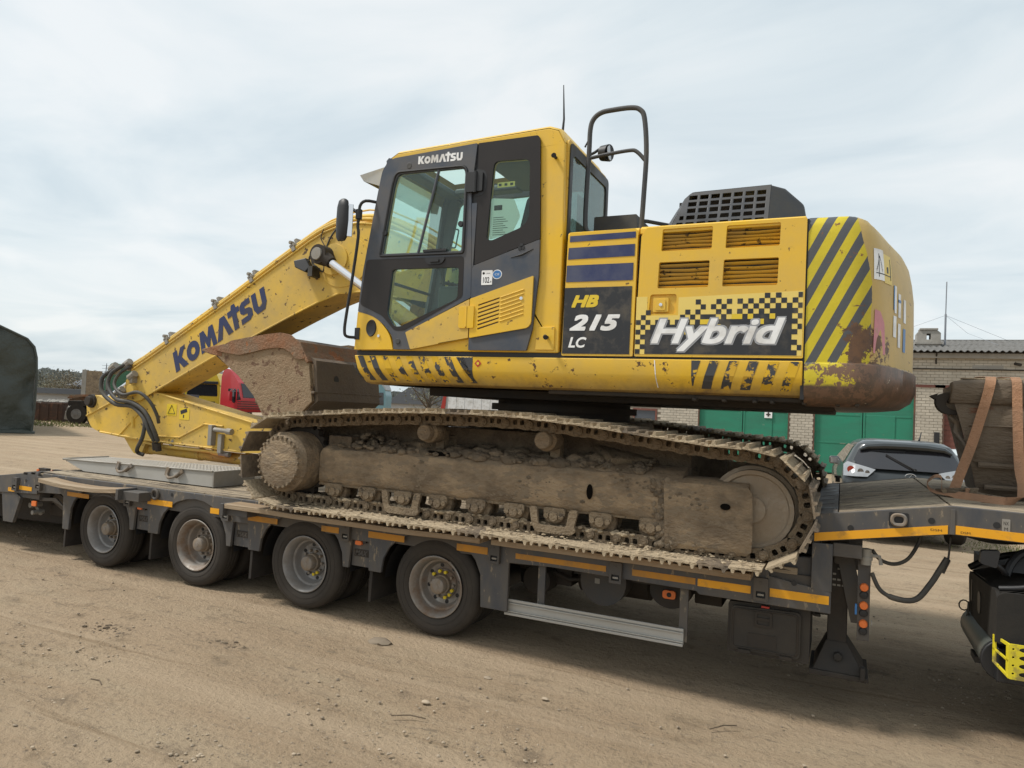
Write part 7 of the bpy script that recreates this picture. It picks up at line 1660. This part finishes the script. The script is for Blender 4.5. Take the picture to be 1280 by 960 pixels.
# toolbox
g = G(); g.plate(roundpoly([(2.285, .635), (2.285, .30), (2.80, .30), (2.80, .655)], .02), .085, .60); tb_ = g.obj('tool_box', 'box_plastic', tr, bevel=.015)
g = G(); g.plate(roundpoly([(2.305, .615), (2.305, .325), (2.745, .325), (2.745, .63)], .035), .060, .084); td = g.obj('tool_box_door', 'box_plastic', tb_, bevel=.010, seg=3)
g = G(); g.tube([(a, .058, b) for a, b in roundpoly([(2.322, .598), (2.322, .345), (2.728, .345), (2.728, .612)], .03)], .006, 6, closed=True); g.plate(rrect(2.46, 2.57, .50, .60, .012), .050, .061, [rrect(2.475, 2.555, .515, .585, .01)]); g.plate(rrect(2.475, 2.555, .54, .56, .004), .052, .060); g.plate(rrect(2.42, 2.60, .36, .45, .008), .056, .061); g.plate(rrect(2.36, 2.44, .315, .335, .005), .045, .062); g.plate(rrect(2.62, 2.70, .315, .335, .005), .045, .062); g.obj('door_relief', 'dark', td, smooth=30)
g = G(); g.box(2.50, 2.55, .05, .07, .628, .640); g.obj('red_tag', 'red', tb_)
# ---- gooseneck
GX = [2.80, 3.565, 4.1, 6.6]; GT = [1.285, 1.415, 1.405, 1.38]; GB = [1.108, 1.243, 1.23, 1.20]
def gz(x, T): return float(np.interp(x, GX, T))
g = G(); g.plate([(x, z) for x, z in zip(GX, GB)]+[(x, z) for x, z in list(zip(GX, GT))[::-1]], 0, .03); gb = g.obj('gooseneck_beam', 'trailer', tr, bevel=.008)
g = G(); g.plate([(x, z) for x, z in zip(GX, GB)]+[(x, z) for x, z in list(zip(GX, GT))[::-1]], 2.52, 2.55); g.plate([(x, z) for x, z in zip(GX, GB)]+[(x, z-.06) for x, z in list(zip(GX, GT))[::-1]], .55, .65); g.plate([(x, z) for x, z in zip(GX, GB)]+[(x, z-.06) for x, z in list(zip(GX, GT))[::-1]], 1.9, 2.0)
g.box(2.80, 2.84, .03, 2.52, .70, 1.25); g.plate([(2.80, GB[0]+.012), (3.565, GB[1]+.012), (4.1, GB[2]+.012), (6.6, GB[3]+.012), (6.6, GB[3]+.03), (4.1, GB[2]+.03), (3.565, GB[1]+.03), (2.80, GB[0]+.03)], .03, 2.52); g.obj('gooseneck_frame', 'trailer_dirty', tr, bevel=.005)
for (a, b) in ((2.812, 3.545), (3.585, 6.4)):
    g = G(); xs = [a, b] if b < 4 else [a, 4.1, b]; g.plate([(x, gz(x, GB)+.006) for x in xs]+[(x, gz(x, GB)+.058) for x in xs[::-1]], -.004, -.001); st = g.obj('reflective_strip', 'reflect', tr, smooth=0)
    g = G(); word(g, 'DSM', (b if b < 4 else a)-.09 if b < 4 else 3.61, (b if b < 4 else a)-.03 if b < 4 else 3.66, gz(3.5, GB)+.024, gz(3.5, GB)+.038, -.0055); g.obj('fine_print', 'dark', st, smooth=0)
g = G(); g.box(3.558, 3.582, -.006, .0, GB[1]+.002, GT[1]-.02); g.obj('weld_strip', 'trailer', gb, bevel=.002)
for x, z in ((3.02, 1.222), (3.46, 1.315), (3.79, 1.325), (4.3, 1.31)):
    g = G(); g.plate(ell(x, z, .019, .019, 14), -.0025, -.0005); g.obj('hole', 'black', gb, smooth=0)
ring(3.285, 1.303, .036)
g = G(); g.plate(rrect(3.815, 3.855, 1.285, 1.365, .003), -.0035, -.001); g.mi = 1; word(g, 'NX', 3.822, 3.848, 1.33, 1.352, -.0045); word(g, 'M', 3.826, 3.844, 1.297, 1.318, -.0045); g.obj('label_plate', ['galv', 'dark'], gb, smooth=0)
# steel edge strip and planks on the gooseneck
g = G()
g.plate([(2.80, 1.275), (2.945, 1.30), (2.945, 1.312), (2.80, 1.287)], .0, 2.55); g.obj('edge_plate', 'trailer', tr, bevel=.004)
for k in range(7): g = G(); g.box(2.82, 2.92, .25+.32*k, .262+.32*k, 1.2903, 1.2915); g.v = [(x, y, z+(x-2.82)*.172) for x, y, z in g.v]; g.obj('edge_joint', 'dark', tr, smooth=0)
yb = [.035, .30, .52, .80, 1.08, 1.36, 1.64, 1.92, 2.20, 2.515]
for i in range(9):
    for (xa, xb) in ((2.95, 3.56), (3.572, 6.4)):
        xs = [xa, xb] if xb < 4 else [xa, 4.1, xb]; dz_ = rs.uniform(-.003, .003)
        g = G(); g.plate([(x, gz(x, GT)-.045) for x in xs]+[(x, gz(x, GT)-.002+dz_) for x in xs[::-1]], yb[i]+(.018 if i in (3, 1) else .008), yb[i+1]-.008); g.obj('deck_plank', 'wood', tr, smooth=0, bevel=.006)
g = G(); g.box(2.91, 2.95, 2.49, 2.54, 1.32, 1.36); g.cyl((2.93, 2.515, 1.36), (2.93, 2.515, 1.38), .03, 8); g.obj('deck_peg', 'dark', tr)
# front end wall, pillar plate, landing leg, valve board
g = G(); g.plate([(2.80, .80), (2.922, .80), (2.922, 1.106), (2.80, 1.106)], .0, .04); g.plate([(2.60, .86), (2.80, .80), (2.80, 1.0), (2.60, .98)], .06, .10); g.obj('pillar_plate', 'trailer', tr, bevel=.006)
g = G(); g.box(2.923, 3.09, .02, .06, 1.03, 1.115); g.box(2.85, 3.10, .35, .60, .90, 1.20); g.obj('cross_bracket', 'trailer_dirty', tr, bevel=.004)
g = G(); g.box(2.90, 3.02, .24, .44, .42, 1.12); lg = g.obj('landing_leg', 'dark', tr, bevel=.008)
g = G(); g.add([(2.895, .235, .44), (3.025, .235, .44), (3.025, .445, .44), (2.895, .445, .44), (2.82, .14, .265), (3.13, .14, .265), (3.13, .52, .265), (2.82, .52, .265)], [(0, 1, 5, 4), (1, 2, 6, 5), (2, 3, 7, 6), (3, 0, 4, 7), (0, 3, 2, 1), (4, 5, 6, 7)]); g.box(2.80, 3.15, .12, .54, .235, .268); g.cyl((2.97, .155, .36), (2.97, .20, .36), .026, 12); g.box(3.10, 3.13, .10, .16, .25, .33); g.obj('leg_foot', 'dark', lg, bevel=.006)
g = G(); g.obox((3.02, .23, .83), ((1, 0, 0), (0, 1, 0), (0, 0, 1)), (.05, .012, .25)); g.v = [(x+(.9-z)*.22, y, z) for x, y, z in g.v]; g.cyl((2.955, .22, 1.0), (2.955, .24, 1.0), .03, 12); g.plate(roundpoly([(2.93, .95), (2.985, .95), (2.98, 1.03), (2.935, 1.03)], .02), .215, .235); g.obj('leg_lever', 'trailer_dirty', lg, bevel=.004)
g = G()
for r_ in range(4):
    for c_ in range(3):
        if (r_+c_) % 4 != 3: g.box(2.925+.028*c_, 2.945+.028*c_, .2375, .2395, .80+.036*r_, .812+.036*r_)
g.obj('leg_marking', 'galv', lg, smooth=0)
g = G(); g.box(2.60, 2.90, .44, .80, .55, .95); g.cyl((2.87, .25, .62), (2.87, .40, .62), .028, 10); g.tube([(2.80, .22, .63), (2.82, .2, .60), (2.86, .2, .60)], .012, 6); g.obj('leg_gear', 'dark', tr, bevel=.01)
g = G(); g.plate([(3.075, .50), (3.145, .50), (3.145, 1.085), (3.07, 1.085)], .12, .135); vb = g.obj('valve_board', 'trailer_dirty', tr, bevel=.004)
for z in (.84, .725, .61):
    g = G(); g.lathe([(0, .095), (.022, .096), (.026, .104), (.026, .12)], (3.11, 0, z), 16); g.obj('orange_knob', 'orange_lamp', vb)
    g = G(); g.lathe([(0, .106), (.022, .108), (.026, .12)], (3.11, 0, z-.05), 14); g.obj('coupling', 'black', vb)
g = G(); g.cyl((3.115, .09, .99), (3.115, .09, 1.09), .032, 14); g.cyl((3.115, .09, 1.02), (3.115, .09, 1.04), .038, 14); g.tube([(3.14, .09, 1.05), (3.19, .08, 1.05), (3.20, .08, 1.0)], .012, 6); g.box(3.155, 3.16, .07, .11, .62, .64); g.obj('valve', 'galv', vb)
g = G(); g.box(3.06, 3.072, .10, .12, .665, .73); g.obj('blue_coupling', 'blue_sticker', vb)
g = G(); g.tube(smoothpath([(3.15, .10, .94), (3.20, .10, .84), (3.29, .12, .795), (3.40, .15, .80), (3.48, .18, .90), (3.535, .2, 1.0), (3.57, .2, 1.07)], 6), [.013]*10+[.018]*27, 10); g.obj('air_hose', 'hose', tr)
g = G()
for k in range(12):
    t = k/11; c = Vector((3.545+.03*t, .2, .98+.08*t)); u = Vector((.4, 0, 1)).normalized(); a_ = u.orthogonal().normalized(); b_ = u.cross(a_)
    g.tube([c+(a_*cos(q)+b_*sin(q))*.013 for q in np.linspace(0, 2*pi, 11)[:-1]], .0035, 4, closed=True)
g.tube([(3.575, .2, 1.06), (3.58, .2, 1.12), (3.585, .2, 1.2)], .006, 6); g.obj('coil_cable', 'hose', tr)
g = G(); g.tube(smoothpath([(3.15, .12, 1.08), (3.20, .15, 1.02), (3.28, .2, .995), (3.36, .25, 1.03), (3.42, .3, 1.13), (3.44, .3, 1.22)], 5), .012, 8); g.obj('air_hose', 'hose', tr)
g = G(); g.tube(smoothpath([(3.62, .8, 1.2), (3.9, .8, 1.13), (4.3, .8, 1.17), (4.7, .8, 1.13), (5.2, .8, 1.2)], 5), .02, 8); g.obj('air_hose', 'hose', tr)

# ================================================================== aluminium loading ramp lying on the deck
rp_ = empty('loading_ramp', (-4.0, .58, .921), 'perforated aluminium loading ramp lying on the trailer deck under the arm', 'ramp')
RY0, RY1 = .30, .86
def rtop(x): return 1.045+(x+5.16)*.0195
g = G(); g.plate([(-5.22, 1.045), (-5.14, 1.015), (-4.86, .930), (-2.84, .930), (-2.84, 1.092)], RY0, RY0+.012); g.plate([(-5.22, 1.045), (-5.14, 1.015), (-4.86, .930), (-2.84, .930), (-2.84, 1.092)], RY1-.012, RY1); g.obj('side_rail', 'alu', rp_, smooth=0, bevel=.003)
g = G(); g.tube([(-5.23, RY0-.004, 1.045), (-2.84, RY0-.004, 1.090)], .010, 6); g.tube([(-5.23, RY0-.004, 1.045), (-5.23, RY1, 1.045)], .014, 6); g.obj('edge_bead', 'galv', rp_)
g = G(); g.box(-2.84, -2.825, RY0, RY1, .925, 1.09); g.obj('end_plate', 'galv', rp_, bevel=.004)
nx2 = 46
hs = []
g = G(); g.box(-5.2, -2.85, RY0+.012, RY1-.012, -.012, .0); g.v = [(x, y, rtop(x)+z-.012) for x, y, z in g.v]; g.obj('tread_base', 'dark', rp_, smooth=0)
g = G()
for i in range(nx2+1):
    x = -5.2+2.35*i/nx2; g.box(x-.013, x+.013, RY0+.012, RY1-.012, -.008, .0)
for j in range(12):
    y = RY0+.02+j*(RY1-RY0-.06)/11
    for i in range(nx2): x = -5.2+2.35*i/nx2; g.box(x+.013, x+2.35/nx2-.013, y, y+.022, -.008, -.001)
g.v = [(x, y, rtop(x)+z) for x, y, z in g.v]; g.obj('perforated_tread', 'alu_tread', rp_, smooth=0, kind='stuff')
for x in (-4.18, -3.40):
    g = G(); z = .995; g.tube(smoothpath([(x-.075, RY0-.012, z+.055), (x-.07, RY0-.03, z+.005), (x-.02, RY0-.045, z-.015), (x+.06, RY0-.04, z+.005), (x+.12, RY0-.035, z+.05)], 4), .014, 8); g.obox((x-.08, RY0-.015, z+.045), ((1, 0, -.3), (0, 1, 0), (.3, 0, 1)), (.02, .012, .045)); g.obox((x+.10, RY0-.02, z+.035), ((1, 0, .7), (0, 1, 0), (-.7, 0, 1)), (.06, .010, .018)); g.obj('handle', 'hub', rp_)
g = G(); g.box(-3.96, -3.50, .95, 1.12, .925, .94); g.v = [(x, y, z+.1) for x, y, z in g.v]; rb = P(g.obj('red_plate', 'red', smooth=0, bevel=.004), 'thin red plate lying flat beyond the aluminium ramp', 'plate')
g = G(); g.box(-3.9, -3.55, .98, 1.10, .921, 1.024); P(g.obj('support_block', 'wood_edge', smooth=0, bevel=.004), 'wooden block propping up the thin red plate', 'block')

# ================================================================== second bucket strapped on the gooseneck
zg = 1.405
b2 = empty('digging_bucket', (4.3, 1.2, zg), 'brown mud-caked wide bucket strapped down on the gooseneck at the right edge', 'bucket')
def b2f(u, v):
    """front face of the bucket: u 0..1 along x, v 0..1 up"""
    x0 = 3.835-.175*min(1, v*1.15); x1 = 5.6; z = zg+.005+.80*v; y = .98-.10*sin(pi*min(1, v))-.03*v
    return (x0+(x1-x0)*u, y, z)
g = G(); NU, NV = 34, 22
for j in range(NV+1):
    for i in range(NU+1):
        q = Vector(b2f(i/NU, j/NV)); q.y -= .012*noise.noise(q*6)+.005*noise.noise(q*22); g.v.append(tuple(q))
for j in range(NV):
    for i in range(NU): a = j*(NU+1)+i; g.f.append((a, a+1, a+NU+2, a+NU+1)); g.m.append(0)
nb = len(g.v); 
for j in range(NV+1):
    q = b2f(0, j/NV); g.v += [(q[0], q[1], q[2]), (q[0]+.05, q[1]+.5, q[2]), (q[0]+.06, 1.95, q[2])]
for j in range(NV):
    for k in range(2): a = nb+j*3+k; g.f.append((a, a+3, a+4, a+1)); g.m.append(0)
nb = len(g.v); q = [b2f(0, 0), b2f(1, 0)]; g.v += [q[0], q[1], (5.6, 1.95, zg), (3.85, 1.95, zg)]; g.f.append((nb, nb+1, nb+2, nb+3)); g.m.append(0)
bb = g.obj('shell', 'bucket_dark', b2, smooth=40)
g = G(); g.v = []; 
for x0, x1 in ((3.635, 5.6),):
    prof_ = [(.885, 2.06), (.868, 2.10), (.868, 2.17), (.885, 2.215), (.93, 2.235), (1.02, 2.235), (1.04, 2.19), (1.04, 2.06)]
    extr(g, prof_, np.linspace(3.64, 5.6, 24), lambda i, j, q: (q[0]+(.0 if i else .015*(j in (2, 3, 4, 5, 6))), q[1]+.004*noise.noise(Vector(q)*9), q[2]+.005*noise.noise(Vector(q)*7)-(.022 if i == 0 and j in (3, 4, 5) else .006 if i == 1 and j in (3, 4, 5) else 0)))
g.obj('lip', 'bucket_dark', b2, smooth=50, bevel=.012, seg=3)
g = G(); g.box(3.72, 5.6, .935, 1.02, 2.234, 2.243); g.v = [(x, y, z+.003) for x, y, z in g.v]; g.obj('sand_rim', 'mud_light', b2, smooth=0)
for (z0, z1, x0) in ((1.78, 1.84, 3.77), (1.62, 1.655, 3.82), (1.90, 1.915, 3.76), (1.47, 1.50, 3.86)):
    g = G(); extr(g, [(.862+(2.0-z0)*.03, z0), (.855+(2.0-z0)*.03, (z0+z1)/2), (.862+(2.0-z0)*.03, z1), (.93, z1), (.93, z0)], np.linspace(x0, 5.6, 16), lambda i, j, q: (q[0], q[1]+.004*noise.noise(Vector(q)*12)-.0, q[2]+.004*noise.noise(Vector(q)*8))); g.obj('wear_plate', 'bucket_dark', b2, smooth=40)
g = G(); g.plate([(4.05, 1.66), (4.20, 1.655), (4.22, 1.76), (4.06, 1.77)], .840, .87); g.obj('rust_plate', 'bucket_rust', b2, bevel=.01)
g = G(); hk = roundpoly([(3.71, 2.135), (3.62, 2.14), (3.560, 2.11), (3.565, 2.03), (3.61, 1.985), (3.71, 1.975), (3.71, 2.005), (3.645, 2.02), (3.62, 2.055), (3.645, 2.10), (3.71, 2.10)], .03); g.plate(hk, .93, 1.05); g.add([(3.56, .93, 2.085), (3.525, .95, 2.11), (3.575, .93, 2.13), (3.56, 1.05, 2.085), (3.525, 1.03, 2.11), (3.575, 1.05, 2.13)], [(0, 1, 2), (3, 5, 4), (0, 3, 4, 1), (1, 4, 5, 2)]); g.obj('side_hook', 'dark', b2, bevel=.012)
g = G()
pts = [(3.66, 1.0, 1.97), (3.70, .98, 1.92), (3.70, .98, 1.86), (3.735, .97, 1.80), (3.765, .97, 1.75)]
g.tube(pts, [.022, .018, .028, .016, .02], 7); g.obj('shackle_chain', 'hub', b2)
g = G(); g.tube([(3.70, .975, 1.87), (3.775, .965, 1.755)], .011, 6); g.obj('shackle_bar', 'chrome', b2)
# straps
def strap(name, pts, w, label, wd=None):
    """webbing ribbon; pts: (x,y,z); width direction mostly x"""
    g = G(); pts = [Vector(p) for p in smoothpath(pts, 5)]; n = len(pts)
    for i, p in enumerate(pts):
        t = (pts[min(i+1, n-1)]-pts[max(i-1, 0)]).normalized(); wv = wd(i/(n-1)) if wd else Vector((1, 0, 0)); wv = Vector(wv); wv = (wv-t*wv.dot(t)).normalized(); nn = t.cross(wv).normalized()
        for a, b in ((-1, -1), (1, -1), (1, 1), (-1, 1)): g.v.append(tuple(p+wv*w/2*a+nn*.0015*b))
    for i in range(n-1):
        for j in range(4): g.f.append((4*i+j, 4*i+(j+1) % 4, 4*i+4+(j+1) % 4, 4*i+4+j)); g.m.append(0)
    g.f += [(3, 2, 1, 0), (4*n-4, 4*n-3, 4*n-2, 4*n-1)]; g.m += [0, 0]
    return P(g.obj(name, 'strap', smooth=50), label, 'strap', 'ratchet straps over the bucket')
strap('lashing_strap', [(3.895, 1.95, 2.0), (3.895, 1.6, 2.26), (3.89, 1.0, 2.258), (3.885, .895, 2.24), (3.875, .850, 2.20), (3.85, .84, 2.08), (3.77, .80, 1.78), (3.70, .78, 1.56), (3.665, .76, 1.45), (3.655, .74, 1.413)], .062, 'slanting orange strap over the left side of the mud-caked bucket')
strap('lashing_strap', [(4.03, 1.95, 2.0), (4.03, 1.6, 2.26), (4.03, 1.0, 2.258), (4.03, .895, 2.24), (4.03, .850, 2.20), (4.03, .83, 2.06), (4.035, .80, 1.78), (4.04, .77, 1.62), (4.045, .70, 1.52), (4.02, .60, 1.45), (3.95, .52, 1.428), (3.85, .52, 1.428), (3.72, .60, 1.432), (3.60, .68, 1.432), (3.52, .70, 1.45), (3.50, .70, 1.50), (3.54, .68, 1.545), (3.58, .68, 1.54), (3.585, .70, 1.46)], .058, 'upright orange strap curling along the deck to a looped end',
      wd=lambda t: (1, 0, 0) if t < .45 else ((1-(t-.45)/.12, -.2, (t-.45)/.12*.9) if t < .57 else (.25, .5, .7) if t < .7 else (.1, 1, .3)))
rt = empty('ratchet_buckle', (3.70, .72, 1.425), 'dirty ratchet buckle lying on the planks between the two straps', 'ratchet')
g = G(); g.obox((3.68, .70, 1.445), ((1, -.35, 0), (.35, 1, 0), (0, 0, 1)), (.13, .030, .014)); g.obox((3.70, .70, 1.468), ((1, -.30, .12), (.3, 1, 0), (0, 0, 1)), (.10, .022, .010)); g.obj('ratchet_frame', 'mud_dark', rt, bevel=.006)
g = G(); g.cyl((3.76, .63, 1.45), (3.78, .74, 1.45), .026, 12); g.cyl((3.78, .63, 1.45), (3.95, .58, 1.435), .012, 8); g.cyl((3.60, .68, 1.45), (3.61, .78, 1.45), .016, 8); g.obj('ratchet_spool', 'mud', rt)
g = G(); g.obox((3.74, .68, 1.45), ((1, -.35, 0), (.35, 1, 0), (0, 0, 1)), (.012, .045, .032)); g.obj('webbing_tail', 'strap', rt, bevel=.004)

# ================================================================== truck tractor corner, far right
tk = empty('truck_tractor', (4.8, 1.0, 0), 'black rear wing of the towing truck with a yellow pressed step, right edge', 'truck', 'parked truck tractors')
XC = 3.785
g = G(); top = [(.95, .90), (.30, .945), (-.06, .955)]
# side panel facing the rear (X = const) and the long side facing the camera
g.plate(roundpoly([(-.07, .665), (.85, .60), (.90, .86), (.86, .90), (-.02, .955), (-.07, .93)], .02), XC, XC+.02, ax='YZ')
g.plate(roundpoly([(XC+.0, .665), (XC+2.2, .64), (XC+2.2, 1.0), (XC+.03, .955), (XC, .93)], .02), -.085, -.062); wg = g.obj('wing_panel', 'truck_black', tk, bevel=.012, seg=3)
g = G(); n = 12
for k in range(n+1):
    t = k/n; x = XC+.01+1.0*t; z = .945+.115*sin(pi*.5*min(1, t*1.9))-(.0)
    for y in (-.06, .35, .86): g.v.append((x, y, z-(.02 if y < 0 else 0)-(.04 if y > .8 and t < .3 else 0)))
for k in range(n):
    for j in range(2): g.f.append((3*k+j, 3*k+j+1, 3*k+4+j, 3*k+3+j)); g.m.append(0)
g.obj('wing_top', 'truck_black', tk, smooth=60)
g = G(); g.tube(smoothpath([(XC, .86, .925), (XC+.08, .82, .985), (XC+.25, .80, 1.055), (XC+.6, .80, 1.09), (XC+1.2, .8, 1.09)], 4), .022, 8); g.tube(smoothpath([(XC+.02, -.02, .965), (XC+.12, -.04, .985), (XC+.30, -.05, 1.03), (XC+.8, -.05, 1.05)], 4), .016, 8); g.obj('wing_rim', 'black', tk, smooth=60)
g = G(); g.plate(roundpoly([(.42, .70), (.52, .70), (.52, .84), (.42, .84)], .045), XC-.004, XC+.0, ax='YZ'); g.box(XC-.003, XC, .74, .77, .72, .86); g.plate(rrect(XC+.14, XC+2.0, .69, .87, .02), -.0885, -.0855); g.obj('moulding', 'black', wg, bevel=.003)
g = G(); g.tube([(XC-.03+.03*cos(a), .86, .66+.035*sin(a)) for a in np.linspace(0, 5.4, 10)], .005, 5); g.tube([(XC-.01, .80, .70), (XC-.02, .80, .56), (XC+.02, .75, .52)], .008, 5); g.obj('cable', 'hose', tk)
g = G(); g.cyl((XC+.07, .90, .535), (XC+.07, .10, .535), .115, 24); g.obj('air_tank', 'tank_green', tk)
g = G(); g.cyl((XC+.07, .10, .53), (XC+.07, .055, .53), .122, 22); g.box(XC+.02, XC+.16, .0, .5, .42, .62); g.obj('tank_end', 'black', tk, bevel=.01)
g = G(); g.box(XC-.02, XC+.06, .45, .62, .39, .43); g.obj('drain_block', 'black', tk)
g = G(); x0 = XC+.018; hs = []
for r_ in range(4):
    z = .528+.045*r_; 
    for c_ in range(5): hs.append(ell(x0+.125+.15*c_, z, .046, .0155, 16)); hs.append(ell(x0+.052+.15*c_, z, .006, .006, 8))
g.plate(roundpoly([(x0+.03, .495), (x0+.95, .495), (x0+.95, .69), (x0+.03, .69)], .012), -.155, -.145, hs); ys_ = g.obj('pressed_step', 'step_yellow', tk, bevel=.002)
g = G()
for (a0, a1, b0, b1) in ((0, 1, 0, .10), (0, 1, .46, .54), (0, 1, .90, 1.0), (0, .16, .1, .9), (.84, 1, .1, .9)):
    def sq(u, v, d): return (x0+.03-.055*u+d, -.15+.13*u, (.495+.045*u)+(.195-.045*u+.01*u)*v)
    vs = [sq(a0, b0, 0), sq(a0, b1, 0), sq(a1, b1, 0), sq(a1, b0, 0), sq(a0, b0, .01), sq(a0, b1, .01), sq(a1, b1, .01), sq(a1, b0, .01)]; g.add(vs, [(0, 1, 2, 3), (4, 7, 6, 5), (0, 4, 5, 1), (1, 5, 6, 2), (2, 6, 7, 3), (3, 7, 4, 0)])
g.mi = 1; g.box(x0+.05, x0+.93, -.13, -.06, .51, .68); g.obj('step_side', ['step_yellow', 'black'], ys_, bevel=.002)
g = G(); g.plate(roundpoly([(3.72, 1.165), (3.715, 1.09), (3.80, 1.07), (3.815, 1.175)], .015), .02, .075); g.tube([(3.80, .05, 1.09), (3.835, .06, 1.06), (3.86, .10, 1.03)], .016, 8); g.obj('work_lamp', 'black', tk, bevel=.01)
g = G(); g.tube(smoothpath([(3.86, .12, 1.02), (3.90, .16, 1.10), (3.98, .2, 1.16), (4.2, .22, 1.19)], 4), .024, 8); g.add([(3.89, .2, 1.03), (4.5, .2, 1.03), (4.5, .24, 1.17), (3.98, .24, 1.15)], [(0, 1, 2, 3)]); g.obj('rear_window_guard', 'black', tk)
g = G(); g.box(4.0, 6.8, .3, 2.2, .55, .85); g.cyl((4.75, .0, .5), (4.75, .35, .5), .5, 36); g.cyl((4.75, 1.9, .5), (4.75, 2.3, .5), .5, 36); g.obj('chassis', 'rubber', tk)
# small concrete crust near the landing leg
